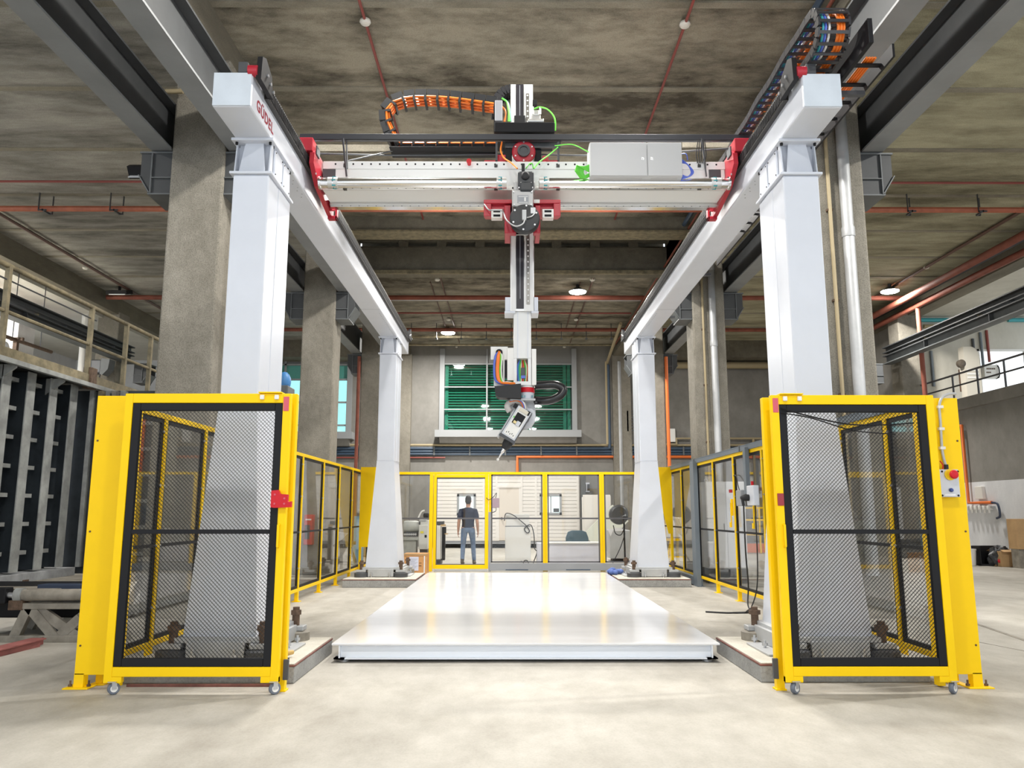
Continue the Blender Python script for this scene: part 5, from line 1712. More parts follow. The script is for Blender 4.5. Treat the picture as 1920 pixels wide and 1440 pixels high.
t = thing('office_chair', 'office chair with a rounded blue grey backrest behind the white desk', 'chair', (xc_, YH, 0))
mch = mat('blue_grey_fabric', (.10, .16, .20), .8)
q = [(a.x - .02, a.z - .35), (b.x + .02, a.z - .35), (b.x + .03, a.z + .05), (b.x - .03, b.z - .02), (b.x - .14, b.z + .02), (a.x + .14, b.z + .02), (a.x + .03, b.z - .02), (a.x - .03, a.z + .05)]
MB().prism(q, 'y', YH, YH + .08).build('backrest', mch, t)
MB().box(a.x, b.x, YH + .1, YH + .58, .42, .50, .03).build('seat', mch, t)
MB().box(xc_ - .03, xc_ + .03, YH + .06, YH + .12, .45, .75).build('back_stem', M_BLACK, t)
MB().cyl((xc_, YH + .34, .08), (xc_, YH + .34, .42), .03, 10).build('gas_column', M_BLACK, t)
for k in range(5):
    an = k * 2 * PI / 5
    MB().bar((xc_, YH + .34, .1), (xc_ + .28 * math.cos(an), YH + .34 + .28 * math.sin(an), .06), .04, .03).ball((xc_ + .28 * math.cos(an), YH + .34 + .28 * math.sin(an), .028), .028, n=8).build('leg', M_BLACK, t)

# lathe at the left, seen through the back fence
YL = 22.2
t = thing('lathe', 'grey green metalworking lathe behind the left end of the back fence', 'machine', (at(785, 1010, YL).x, YL, 0))
mg = mat('lathe_grey', (.42, .43, .40), .5, var=.2, vscale=5)
part('bed', mg, t, (745, 1008, 786, 1013, YL, .5), (748, 1013, 780, 1040, YL + .05, .45), ch=.01)
zb = at(765, 1040, YL).z
MB().box(at(750, 1030, YL).x, at(780, 1030, YL).x, YL + .1, YL + .5, 0, zb + .02).build('pedestal', mg, t)
part('headstock', mat('lathe_white', (.60, .60, .57), .5), t, (785, 984, 802, 1030, YL - .05, .55), (788, 975, 803, 986, YL, .45), ch=.02)
MB().box(at(787, 1030, YL).x, at(801, 1030, YL).x, YL, YL + .5, 0, at(790, 1029, YL).z).build('machine_foot', M_DKGREY, t)
a, b = at(756, 988, YL), at(786, 985, YL)
MB().lathe([(.16, 0), (.17, .05), (.17, b.x - a.x - .1), (.14, b.x - a.x)], (a.x, YL + .2, a.z), (1, 0, 0), 22).build('motor_drum', mg, t)
MB().lathe([(.13, 0), (.13, .06), (.06, .07), (.06, .14)], (b.x - .02, YL + .2, b.z), (1, 0, 0), 18).build('chuck', M_DKGREY, t)
part('tool_rack', M_DKGREY, t, (757, 998, 782, 1006, YL + .02, .3))
for k in range(6):
    q = at(759 + k * 4, 1002, YL)
    MB().lathe([(.03, 0), (.03, .02), (.015, .02)], (q.x, YL + .02, q.z), (0, -1, 0), 10).build('dial', M_GALV, t)
MB().tube(spline([at(784, 972, YL), at(790, 960, YL), at(796, 957, YL)], 5), .022, 8).build('lever', M_OFFWHITE, t)
part('guard', M_BLACK, t, (793, 961, 806, 972, YL + .1, .3), ch=.06)
part('coolant_head', M_GALV, t, (786, 971, 800, 979, YL - .02, .2), ch=.04)
part('yellow_tag', mat('yellow_tag', (.72, .62, .05), .5), t, (788, 996, 794, 1000, YL - .06, .02))
part('knob', M_BLACK, t, (796, 1003, 800, 1008, YL - .07, .03), ch=.01)
# narrow white machine beside the door pane
YN = 21.4
t = thing('tool_cabinet', 'narrow white machine cabinet with a dark column, just left of the walking person', 'machine', (at(823, 1030, YN).x, YN, 0))
MB().box(at(818, 1030, YN).x, at(826, 1030, YN).x, YN, YN + .5, .12, at(820, 985, YN).z, .01).build('body', M_OFFWHITE, t)
MB().box(at(828, 1030, YN).x, at(834, 1030, YN).x, YN, YN + .2, .1, at(830, 988, YN).z, .01).build('column', M_BLACK, t)
part('shelf', mat('wood_shelf', (.55, .38, .2), .6), t, (826, 983, 834, 987, YN, .3), (832, 1000, 839, 1002, YN, .2))
part('head', M_DKGREY, t, (819, 977, 832, 985, YN, .3), ch=.02)
MB().cyl((at(834, 1000, YN).x, YN + .1, at(834, 1001, YN).z), (at(834, 1000, YN).x, YN + .1, at(834, 988, YN).z), .03, 8).build('clamp', M_BLACK, t)
MB().box(at(817, 1050, YN).x, at(827, 1050, YN).x, YN - .05, YN + .5, 0, .12, .01).build('base', M_DKGREY, t)
# orange crate with a paper sheet
YO = 17.6
a, b = at(756, 1072, YO), at(801, 1038, YO)
t = thing('crate', 'orange brown crate with a white paper sheet beside the left rear leg', 'crate', ((a.x + b.x) / 2, YO, 0))
MB().box(a.x, b.x, YO, YO + .45, 0.0, b.z, .006).build('box', M_CARDORANGE, t)
MB().box(a.x, b.x, YO - .008, YO, b.z - .04, b.z).build('top_batten', M_CARD, t)
MB().box(b.x - .07, b.x - .045, YO - .006, YO, .03, b.z - .05).build('white_tape', M_PAPER, t)
q0, q1 = at(767, 1070, YO), at(785, 1044, YO)
pp = MB().box(q0.x, q1.x, YO - .006, YO - .001, q0.z, q1.z).build('paper', mat('bluish_paper', (.66, .68, .82), .6), t)
lines = MB()
for k in range(9):
    z = q1.z - .05 - k * .025
    lines.box(q0.x + .02, q1.x - .02 - .03 * (k % 3), YO - .008, YO - .006, z, z + .006)
lines.build('print_lines', M_GREY, pp)
MB().box(b.x - .18, b.x - .12, YO - .004, YO, .2, .215).box(b.x - .17, b.x - .12, YO - .004, YO, .26, .27).build('stencil_marks', M_RUST, t)

# floodlight stand and grey machine at the right
YS = 20.2
t = thing('pedestal_fan', 'black drum fan on a tall stand behind the right end of the back fence', 'fan', (at(1171, 1020, YS).x, YS, 0))
q = at(1160, 965, YS)
MB().lathe([(.15, -.05), (.24, -.04), (.25, .06), (.2, .1)], (q.x, YS + .1, q.z), (.25, -1, 0), 24).build('drum', M_DKGREY, t)
for k in range(5):
    MB().obox(Vector((q.x - .01, YS + .04, q.z)) + Vector((.1 * math.cos(k * 1.256), 0, .1 * math.sin(k * 1.256))), (math.cos(k * 1.256), 0, math.sin(k * 1.256)), (0, 1, 0), (-math.sin(k * 1.256), .4, math.cos(k * 1.256)), .2, .01, .09).build('blade', M_GREY, t)
grm = MB()
for r in (.06, .12, .18, .235):
    grm.tube([(q.x + .02 + r * math.cos(k * PI / 10), YS - .0, q.z + r * math.sin(k * PI / 10)) for k in range(21)], .005, 5)
grm.build('grille', M_DKGREY, t)
MB().cyl((at(1172, 1000, YS).x, YS + .1, 0.02), (at(1171, 980, YS).x, YS + .1, q.z + .1), .022, 10).build('stand', M_BLACK, t)
MB().box(at(1168, 970, YS).x, at(1177, 970, YS).x, YS + .0, YS + .2, at(1170, 975, YS).z, at(1170, 968, YS).z).build('motor_head', M_BLACK, t)
MB().cyl((at(1172, 1000, YS).x, YS + .1, 0), (at(1172, 1000, YS).x, YS + .1, .04), .2, 16).build('stand_foot', M_BLACK, t)
MB().tube(spline([at(1150, 985, YS), at(1154, 1000, YS), at(1164, 1003, YS), at(1170, 992, YS)], 4), .012, 6).build('cable', M_BLACK, t)
MB().tube(spline([at(1172, 1000, YS), at(1164, 1025, YS), at(1152, 1050, YS), at(1148, 1058, YS)], 4), .010, 6).build('cable', M_BLACK, t)
YM = 22.5
t = thing('grey_machine', 'grey sheet metal machine box behind the fan stand', 'machine', (at(1160, 1030, YM).x, YM, 0))
a, b = at(1144, 1036, YM), at(1182, 994, YM)
MB().box(a.x, b.x, YM, YM + .8, .08, b.z, .02).build('body', M_GALV, t)
MB().box(a.x + .1, b.x - .05, YM + .1, YM + .7, 0, .08).build('plinth_base', M_BLACK, t)
q = [at(x_, y_, YM - .02) for x_, y_ in ((1139, 992), (1151, 992), (1145, 1006))]
MB().prism([(p.x, p.z) for p in q], 'y', YM - .03, YM - .01).build('paper_flag', M_PAPER, t)
part('paper', M_PAPER, t, (1152, 990, 1166, 996, YM - .02, .01))

# electrical cabinets behind the right fence
YE = 15.6
t = thing('electrical_cabinet', 'large white electrical cabinet on a dark base behind the right fence', 'cabinet', (4.3, YE, 0))
xa, xb = 3.86, 4.62
zt3 = at(1340, 903, YE).z
MB().box(xa, xb, YE, YE + .6, .28, zt3, .008).build('body', mat('cabinet_offwhite', (.84, .84, .85), .4), t)
MB().box(xa, xb, YE + .01, YE + .59, 0, .28, .004).build('plinth_base', M_DKGREY, t)
xm = (xa + xb) / 2
for a, b in ((xa + .01, xm - .004), (xm + .004, xb - .01)):
    d = MB().box(a, b, YE - .02, YE, .30, zt3 - .015, .004).build('door', mat('cabinet_offwhite', (.84, .84, .85), .4), t)
    MB().box(b - .06, b - .045, YE - .035, YE - .02, 1.0, 1.14, .003).build('door_handle', M_GREY, d)
for x in (xa + .08, xb - .08):
    MB().tube([(x + .03 * math.cos(k * PI / 8), YE + .3, zt3 + .035 + .03 * math.sin(k * PI / 8)) for k in range(17)], .008, 6).build('lifting_eye', M_GALV, t)
t = thing('electrical_cabinet', 'narrow grey electrical cabinet behind the far part of the right fence', 'cabinet', (4.2, 18.9, 0))
MB().box(3.85, 4.2, 16.9, 17.5, .05, 1.92, .008).build('body', mat('cabinet_darkgrey', (.28, .29, .31), .45), t)
MB().box(3.87, 4.18, 16.88, 16.9, .08, 1.88, .004).build('door', mat('cabinet_darkgrey', (.28, .29, .31), .45), t)
MB().box(3.87, 4.18, 16.95, 17.45, 0, .05).build('plinth_base', M_BLACK, t)
for k in range(2):
    MB().tube([(3.93 + .2 * k + .03 * math.cos(j * PI / 8), 17.2, 1.95 + .03 * math.sin(j * PI / 8)) for j in range(17)], .008, 6).build('lifting_eye', M_GALV, t)
# yellow stand and planks beyond
t = thing('yellow_barrier', 'yellow tubular barrier with an orange board near the back wall at right', 'barrier', (9.2, 27, 0))
xa, xb = at(1385, 1000, 27).x, at(1432, 1000, 27).x
for z in (1.5, 1.1, .62):
    MB().tube([(xa, 27, z), (xb + 1.2, 27, z)], .03, 8).build('rail', M_YEL, t)
for x in (xa, (xa + xb) / 2 + .3, xb + 1.1):
    MB().tube([(x, 27, 0), (x, 27, 1.52)], .032, 8).build('post', M_YEL, t)
MB().box(xa, xb + 1.1, 27.04, 27.08, .02, .32).build('toe_board', M_ORANGEPIPE, t)
t = thing('sawhorse', 'yellow sawhorse with pale planks behind the right rear leg', 'sawhorse', (at(1272, 1040, 21).x, 21, 0))
c0 = at(1272, 1000, 21)
for sx in (-1, 1):
    for sy in (-1, 1):
        MB().bar((c0.x + sx * .28, 21 + sy * .25, 0), (c0.x + sx * .2, 21 + sy * .06, .62), .04, .04).build('leg', M_YEL, t)
MB().bar((c0.x - .4, 21, .65), (c0.x + .4, 21, .65), .07, .06).build('top_bar', M_YEL, t)
MB().bar((c0.x - .3, 21.2, .2), (c0.x + .3, 21.2, .2), .03, .03).build('cross_bar', M_YEL, t)
for k in range(3):
    MB().obox(c0 + Vector((.04 + .05 * k, -.36 - .07 * k, -.16)), (.35, 0, -1), (0, 1, 0), (1, 0, .35), 1.2, .05, .09).build('plank', M_SIDING, t)
one('panel_offcut', MB().prism([(c0.x - .45, .72), (c0.x + .3, .72), (c0.x + .02, 1.2), (c0.x - .45, 1.35)], 'y', 20.9, 20.95), M_SIDING, 'pale triangular sheet offcut resting on the yellow sawhorse', 'panel')

# ------------------------------------------------------------------ right aisle: things along the wall
XW = 13.1


def on_floor_wall(x, y):
    p = gnd(x, y)
    return p


p = gnd(1826, 1061)
t = thing('bucket', 'white plastic bucket at the foot of the right wall', 'bucket', (p.x, p.y, 0))
MB().lathe([(.13, 0), (.155, .38), (.165, .38), (.165, .42), (.15, .42), (.14, .40), (.12, .02)], (p.x, p.y + .15, 0), n=22).build('pail', M_OFFWHITE, t)
MB().tube(arc((p.x, p.y + .15, .36), .165, PI, 2 * PI, 10), .006, 6).build('bail_handle', M_ZINC, t)
for dx in (-.28, .1):
    t2 = dup(t, (dx, .7 + abs(dx), 0), ['second white bucket, behind the front one by the right wall', 'white bucket nearest the black tub by the right wall'][0 if dx < 0 else 1])
p = gnd(1862, 1061)
xa, xb = at(1838, 1040, p.y).x, at(1888, 1040, p.y).x
t = thing('tub', 'open black plastic tub between the bucket and the cardboard box', 'tub', ((xa + xb) / 2, p.y, 0))
zt4 = at(1860, 1024, p.y).z
MB().box(xa, xb, p.y + .35, p.y + .39, 0, zt4, .01).box(xa, xa + .03, p.y, p.y + .39, 0, zt4, .01).box(xb - .03, xb, p.y, p.y + .39, 0, zt4, .01).box(xa, xb, p.y, p.y + .39, 0, .03).build('shell', M_BLACK, t)
q = at(1872, 1040, p.y - .1)
t = thing('rubbish_bag', 'crumpled dark plastic bag with a bit of red in front of the black tub', 'bag', (q.x, p.y - .1, 0))
bm = bmesh.new()
bmesh.ops.create_icosphere(bm, subdivisions=3, radius=1)
for v in bm.verts:
    n_ = v.co.normalized()
    r = 1 + .22 * math.sin(n_.x * 7 + n_.z * 5) * math.cos(n_.y * 6 + 1) + random.uniform(-.06, .06)
    v.co = Vector((n_.x * .26 * r, n_.y * .2 * r, max(.0, .2 + n_.z * .24 * r + (.06 if n_.z > .7 else 0))))
MB().bm(bm, Matrix.Translation((q.x, p.y - .12, 0))).build('bag', mat('dark_plastic_bag', (.035, .037, .042), .28), t)
MB().ball((q.x - .12, p.y - .32, .14), .05, .03, .05, 8).build('red_scrap', M_REDBRIGHT, t)
p = gnd(1905, 1063)
xa = at(1877, 1045, p.y).x
t = thing('cardboard_box', 'low brown cardboard box on the floor at the right edge of the view', 'box', (xa + .4, p.y, 0))
zt5 = at(1900, 1034, p.y).z
MB().box(xa, xa + .55, p.y, p.y + .5, 0, zt5, .008).build('body', M_CARD, t)
for s, y in ((-1, p.y), (1, p.y + .5)):
    MB().obox((xa + .275, y + s * .04, zt5 + .015), (1, 0, 0), (0, 1, .3 * -s), (0, .3 * s, 1), .53, .16, .006).build('flap', M_CARD, t)
MB().obox((xa + .3, p.y - .002, zt5 * .45), (1, 0, 0), (0, 1, 0), (0, 0, 1), .05, .004, .03).build('dark_stain', M_RUST, t)
t = thing('cardboard_box', 'upright brown cardboard box on a stand at the right edge of the view', 'box', (xa + .4, p.y - .6, 0))
q0, q1 = at(1911, 1030, p.y - .6), at(1940, 973, p.y - .6)
MB().box(q0.x, q1.x, p.y - .6, p.y - .2, q0.z, q1.z, .008).build('body', M_CARD, t)
MB().box(q0.x + .02, q1.x, p.y - .55, p.y - .25, 0, q0.z).build('stand', M_DUSTY, t)

# black coils seen through the right gate
p = gnd(1712, 1046)
t = thing('hose_coil', 'black coiled hose on the floor by the right wall, seen through the right gate', 'hose', (p.x, p.y, 0))
for k in range(5):
    MB().tube([(p.x + .45 * math.cos(j * PI / 10), p.y + .4 * math.sin(j * PI / 10), .06 + .11 * k + .02 * math.sin(j)) for j in range(21)], .055, 8).build('turn', M_RUBBER, t)

# orange conduit on the right wall
Xc = XW - .0
ps = [atx(1786, 797, Xc), atx(1803, 798, Xc), atx(1823, 943, Xc), atx(1860, 944, Xc)]
ps[2].y = ps[1].y
ps[3].z = ps[2].z
ps[0].z = ps[1].z
one('orange_conduit', MB().tube(ps, .045, 10), M_ORANGEPIPE, 'bright orange pipe stepping down the right wall', 'pipe')
q = ps[3]
one('blue_hose', MB().tube(spline([q, q + Vector((0, -.25, -.05)), q + Vector((0, -.3, -.35)), q + Vector((0, -.15, -.42))], 5), .03, 8), M_NAVY, 'short dark blue hose hanging from the end of the orange wall pipe', 'hose')
t = thing('valve_rack', 'row of small valves under the orange wall pipe', 'valves', (Xc, q.y + .5, q.z - .3))
for k in range(6):
    MB().box(Xc - .05, Xc + .1, q.y + .1 + k * .2, q.y + .2 + k * .2, q.z - .2, q.z - .08, .01).cyl((Xc, q.y + .15 + k * .2, q.z - .28), (Xc, q.y + .15 + k * .2, q.z - .2), .03, 8).build('valve', M_OFFWHITE, t)
MB().box(Xc - .0, Xc + .1, q.y + .0, q.y + 1.4, q.z - .14, q.z - .1).build('manifold', M_GALV, t)
one('switch_box', MB().box(Xc, Xc + .1, q.y + .4, q.y + .75, q.z + .1, q.z + .45, .01), M_SIDING, 'small pale switch box on the right wall above the valves', 'box')

# ------------------------------------------------------------------ right gallery
Xg = 13.25
t = thing('gallery_railing', 'dark grey tubular railing along the right gallery', 'railing', (Xg, 20, 4.6))
zr1 = atx(1735, 720, Xg).z
MB().tube([(Xg, 12, zr1), (Xg, 25.0, zr1)], .03, 8).build('top_rail', M_DKGREY, t)
MB().tube([(Xg, 12, 5.05), (Xg, 25.0, 5.05)], .025, 8).build('lower_rail', M_DKGREY, t)
for px_ in (1785, 1832, 1884, 1950):
    q = atx(px_, 700, Xg)
    MB().tube([(Xg, q.y, 4.6), (Xg, q.y, zr1)], .028, 8).build('post', M_DKGREY, t)
t = thing('air_duct', 'large pale air duct with a curved top at the end of the right gallery', 'duct', (16, 25.3, 4.55))
Yd = 25.0
a, b = at(1812, 720, Yd), at(1838, 690, Yd)
zt6 = at(1825, 650, Yd).z
pr = [(a.x, 4.55), (b.x, 4.55), (b.x, zt6 - .35)] + [(a.x + (b.x - a.x) * .5 + (b.x - a.x) * .5 * math.cos(k * PI / 2 / 6), zt6 - .35 + .35 * math.sin(k * PI / 2 / 6)) for k in range(1, 7)] + [(a.x, zt6)]
MB().prism(pr, 'y', Yd, Yd + .3).build('duct_body', mat('duct_cream', (.62, .58, .50), .5), t)
for k in range(3):
    z = zt6 - .8 - k * .12
    MB().box(a.x + .06, b.x - .06, Yd - .012, Yd, z, z + .06).build('vent_slat', M_OFFWHITE, t)
MB().lathe([(.10, 0), (.13, .03), (.13, .15), (.06, .18)], (a.x - .08, Yd + .15, zt6 - .55), (0, -1, 0), 18).build('fan_motor', mat('dark_brown', (.10, .08, .06), .6), t)
part('coil_bracket', M_RUST, t, (1808, 690, 1814, 732, Yd + .1, .3))
t = thing('electric_box', 'white electrical box with small writing at the end of the right gallery', 'electric box', (at(1855, 700, 25).x, 25, 5.0))
part('box', M_OFFWHITE, t, (1846, 684, 1874, 709, 25.75, .25), ch=.01)
tx = MB()
for k in range(5):
    pb(tx, 1850 + k * 3.4, 690, 1852.4 + k * 3.4, 692.6, 25.74, .01)
for k in range(3):
    pb(tx, 1850 + k * 3, 697, 1852.2 + k * 3, 699.4, 25.74, .01)
tx.build('lettering', M_RUST, t)
MB().tube(spline([at(1868, 684, 25.8), at(1873, 690, 25.7), at(1874, 705, 25.7), at(1868, 710, 25.8)], 4), .02, 6).build('cable', M_RUBBER, t)
for x_, m, y0_, y1_, lb in ((1832, M_DKGREY, 632, 700, 'thin dark conduit rising on the right gallery wall'), (1846, M_GREYBLUE, 620, 684, 'grey conduit rising above the white electrical box'), (1858, M_REDTHIN, 616, 676, 'thin red conduit at the right of the electrical box'), (1753, M_GREYBLUE, 655, 722, 'pale grey pipe left of the air duct')):
    a, b = at(x_, y0_, 25.7), at(x_, y1_, 25.7)
    one('conduit', MB().tube([(a.x, 25.955, b.z), (a.x, 25.955, a.z)], .045, 8), m, lb, 'conduit')
for y_, m, x0_, x1_, lb in ((600, M_TEAL, 1724, 1782, 'teal pipe crossing under the right gallery ceiling'), (612, M_TAN, 1732, 1765, 'cream pipe crossing below the teal pipe'), (600, M_TEAL, 1890, 1960, 'second teal pipe at the right edge of the view')):
    a, b = at(x0_, y_, 25.93), at(x1_, y_, 25.93)
    one('pipe', MB().tube([(a.x, 25.93, a.z), (b.x, 25.93, a.z)], .07, 8), m, lb, 'pipe')
one('pipe', MB().tube([atx(1735, 745, 12.55), Vector((12.55, atx(1735, 745, 12.55).y, 7.6))], .07, 10), M_REDPIPE, 'red pipe rising beside the far column of the right aisle', 'pipe')

# ------------------------------------------------------------------ crane runway beams and their brackets
def ibeam(mb, x, y0, y1, z0, z1, fw):
    mb.box(x - fw / 2, x + fw / 2, y0, y1, z0, z0 + .03)
    return mb


for x, lb in ((-3.83, 'grey crane runway beam on the inner side of the left column row'), (-4.93, 'grey crane runway beam on the outer side of the left column row'),
              (4.06, 'grey crane runway beam on the inner side of the right column row'), (5.17, 'grey crane runway beam on the outer side of the right column row')):
    t = thing('crane_beam', lb, 'crane beam', (x, 15, 6.45), 'crane runway beams')
    YCE = 26.2
    MB().box(x - .15, x + .15, -2, YCE, 6.42, 6.45).build('bottom_flange', M_FLANGE, t)
    MB().box(x - .012, x + .012, -2, YCE, 6.45, 7.1).build('web', M_CRANEDARK, t)
    MB().box(x - .15, x + .15, -2, YCE, 7.1, 7.13).build('top_flange', M_CRANEDARK, t)
    MB().box(x - .03, x + .03, -2, YCE, 7.13, 7.19).build('crane_rail', M_DKGREY, t)


def bracket(xc, s, y, z1, label):
    """s: direction away from the column"""
    t = thing('beam_bracket', label, 'bracket', (xc, y, z1), 'steel brackets under the crane beams')
    L_, h = .44, .62
    for yy in (y + .05, y + .60):
        MB().prism([(xc, z1), (xc + s * L_, z1), (xc + s * L_, z1 - h * .55), (xc + s * L_ * .72, z1 - h), (xc, z1 - h)], 'y', yy, yy + .02).build('side_plate', M_CRANEDARK, t)
    MB().box(*sorted((xc, xc + s * (L_ + .02))), y + .03, y + .64, z1 - .025, z1).build('top_plate', M_STEELGREY, t)
    MB().box(*sorted((xc, xc + s * L_ * .72)), y + .03, y + .64, z1 - h - .02, z1 - h).build('bottom_plate', M_STEELGREY, t)
    MB().box(*sorted((xc + s * (L_ * .62), xc + s * (L_ * .62 + .015))), y + .02, y + .05, z1 - h, z1 - .025).build('rib', M_STEELGREY, t)
    MB().box(*sorted((xc, xc + s * L_ * .62)), y + .02, y + .05, z1 - h * .64, z1 - h * .62).build('rib', M_STEELGREY, t)
    MB().obox((xc + s * L_ * .86, y + .33, z1 - h * .775), (s * .28, 0, .45), (0, 1, 0), (.45, 0, -s * .28), .31, .61, .015).build('nose_plate', M_STEELGREY, t)
    return t


for s, (xa, xb) in ((-1, (-4.77, -4.02)), (1, (4.245, 4.99))):
    side = 'left' if s < 0 else 'right'
    for k, y in enumerate((10.5, 17.75, 25.0)):
        nm = ('front', 'middle', 'rear')[k]
        bracket(xa, -1, y, 6.40, 'steel bracket on the left face of the %s %s column' % (nm, side))
        bracket(xb, 1, y, 6.40, 'steel bracket on the right face of the %s %s column' % (nm, side))
# grey inspection clips on the beams
one('cable_hook', MB().bar(at(331, 68, 8.8), at(366, 66, 8.8), .03, .02).bar(at(331, 68, 8.8), at(333, 90, 8.8), .02, .03), M_DKGREY, 'small dark hook bracket on the left inner crane beam', 'bracket')
one('pipe_stub', MB().cyl(at(311, 172, 10.4), at(343, 171, 10.4), .035, 10), M_TAN, 'short pale pipe stub at the top of the front left column', 'pipe')
q = at(257, 322, 10.9)
t = thing('floodlight', 'small black floodlight beside the bracket of the front left column', 'lamp', tuple(q))
MB().obox(q, (1, 0, 0), (0, .8, .6), (0, -.6, .8), .22, .10, .18).build('housing', M_BLACK, t)
MB().obox(q + Vector((0, -.04, -.09)), (1, 0, 0), (0, .8, .6), (0, -.6, .8), .18, .09, .012).build('lens', M_LAMPOFF, t)
MB().bar(q + Vector((.05, .05, .02)), q + Vector((.25, .05, .06)), .03, .03).build('arm', M_BLACK, t)

# double crane beams along the outer aisles
for X, lb1, lb2 in ((-12.4, 'dark upper crane beam along the left aisle', 'dark lower crane beam with pale underside along the left aisle'), (12.4, 'dark upper crane beam along the right aisle', 'deep grey lower crane beam along the right aisle')):
    y1 = 25.4
    t = thing('crane_beam', lb1, 'crane beam', (X, 18, 6.49))
    MB().box(X - .14, X + .14, 6, y1, 6.66, 6.69).box(X - .012, X + .012, 6, y1, 6.52, 6.66).box(X - .14, X + .14, 6, y1, 6.49, 6.52).build('beam', M_CRANEDARK, t)
    t = thing('crane_beam', lb2, 'crane beam', (X, 18, 6.15))
    MB().box(X - .15, X + .15, 6, y1, 6.13, 6.16).build('bottom_flange', M_STEELGREY, t)
    MB().box(X - .012, X + .012, 6, y1, 6.16, 6.38).build('web', M_CRANEDARK if X < 0 else M_STEELGREY, t)
    MB().box(X - .14, X + .14, 6, y1, 6.38, 6.41).build('top_flange', M_CRANEDARK, t)
    for k in range(13):
        y = 8 + k * 1.35
        MB().box(X - .06, X + .06, y, y + .05, 6.41, 6.49).build('spacer', M_RAIL if k % 2 else M_DKGREY, t)
    for k in range(5):
        y = 10 + k * 3.2
        MB().box(X - .13, X + .13, y, y + .02, 6.16, 6.38).build('stiffener', M_CRANEDARK, t)
    bracket(X - .32 if X > 0 else X + .32, -1 if X > 0 else 1, 25.0, 6.1, 'steel bracket at the far end of the %s aisle crane beams' % ('right' if X > 0 else 'left'))
q = at(195, 690, 24.6)
t = thing('floodlight', 'grey floodlight with a hanging wire on the far left column', 'lamp', tuple(q))
MB().box(q.x - .28, q.x + .06, 24.3, 24.6, q.z - .22, q.z + .22, .04).build('housing', M_DKGREY, t)
MB().prism([(q.x + .06, q.z + .25), (q.x + .34, q.z + .22), (q.x + .30, q.z - .1), (q.x + .14, q.z - .28), (q.x + .06, q.z - .25)], 'y', 24.25, 24.62).build('shade', M_STEELGREY, t)
MB().tube(spline([(q.x, 24.4, q.z - .22), (q.x - .03, 24.4, q.z - .45), (q.x - .12, 24.4, q.z - .7), (q.x - .1, 24.4, q.z - 1.0)], 4), .02, 6).build('wire', M_RUBBER, t)

# things in the left gallery
t = thing('hanging_rail', 'dark pipe rail hung on thin wires in the left gallery', 'rail', tuple(at(32, 635, 19)))
a, b = at(2, 628, 19), at(96, 660, 22)
MB().tube([a, b], .05, 8).build('pipe', M_RUST, t)
c = at(28, 640, 19.8)
MB().box(c.x - .05, c.x + .05, c.y, c.y + .1, 4.35, c.z + .05).build('post', M_RUST, t)
MB().bar(at(20, 636, 19.8), at(44, 636, 19.8), .08, .08).build('cross_arm', M_RUST, t)
for px_, Y in ((23, 19.7), (75, 21.2)):
    a = at(px_, 652 if px_ > 50 else 636, Y)
    MB().tube([a, (a.x, a.y, 7.6)], .012, 5).build('hanger_wire', M_DKGREY, t)
t = thing('trap_pipe', 'white bent drain pipe in the left gallery', 'pipe', tuple(at(8, 650, 19)))
MB().tube(spline([at(-4, 650, 19), at(3, 648, 19), at(9, 645, 19), at(12, 655, 19), at(6, 662, 19), at(2, 658, 19)], 4), .07, 10).build('bend', M_OFFWHITE, t)
one('white_ledge', MB().box(-17.9, -14.6, 21.9, 22.2, at(60, 662, 22).z - .06, at(60, 662, 22).z + .06), M_OFFWHITE, 'white horizontal ledge in the left gallery', 'ledge')
q = at(157, 640, 24.7)
one('down_pipe', MB().cyl((q.x, 24.7, 4.35), (q.x, 24.7, 7.6), .11, 14), M_OFFWHITE, 'white down pipe behind the walkway railing at the left', 'pipe')
a, b = atx(0, 540, -13.4), atx(185, 607, -13.4)
one('sprinkler_pipe', MB().tube([(-14.2, 9, 7.25), (-14.2, 25, 7.25)], .07, 8), M_ORANGEPIPE, 'orange red pipe under the left gallery ceiling', 'pipe')

# ------------------------------------------------------------------ formwork mould with walkway at the left
XM = -6.1
ztop, zbot = 3.14, .60
t = thing('formwork_mould', 'tall ribbed steel casting mould with a walkway on top at the left', 'mould', (XM - .5, 10, 0))
MB().box(XM - .34, XM - .30, 6.2, 11.15, zbot, ztop).build('skin_plate', M_MOULDDK, t)
for k in range(10):
    y = 6.45 + k * .5
    s_ = MB().box(XM - .02, XM, y - .05, y + .12, zbot + .02, ztop - .02, .004).build('stud', M_MOULD, t)
    MB().box(XM - .30, XM - .02, y + .03, y + .045, zbot + .02, ztop - .02).build('stud_web', M_MOULDDK, s_)  # shade between the stud flanges painted in with the dark steel
for j in range(7):
    z = zbot + .22 + j * .36
    for k in range(9):
        y = 6.45 + k * .5 + .085
        MB().box(XM - .30, XM - .12, y - .03, y + .37, z, z + .05).build('cross_rib', M_MOULD, t)
MB().box(XM - .34, XM + .05, 6.2, 11.3, zbot - .11, zbot, .006).build('bottom_beam', mat('pale_formwork_steel', (.44, .45, .46), .6, .1, var=.35, vscale=5), t)
for y in (8.9, 10.1):
    MB().box(XM - .1, XM + .06, y, y + .12, zbot - .24, zbot - .08).build('hinge_lug', M_RUST, t)
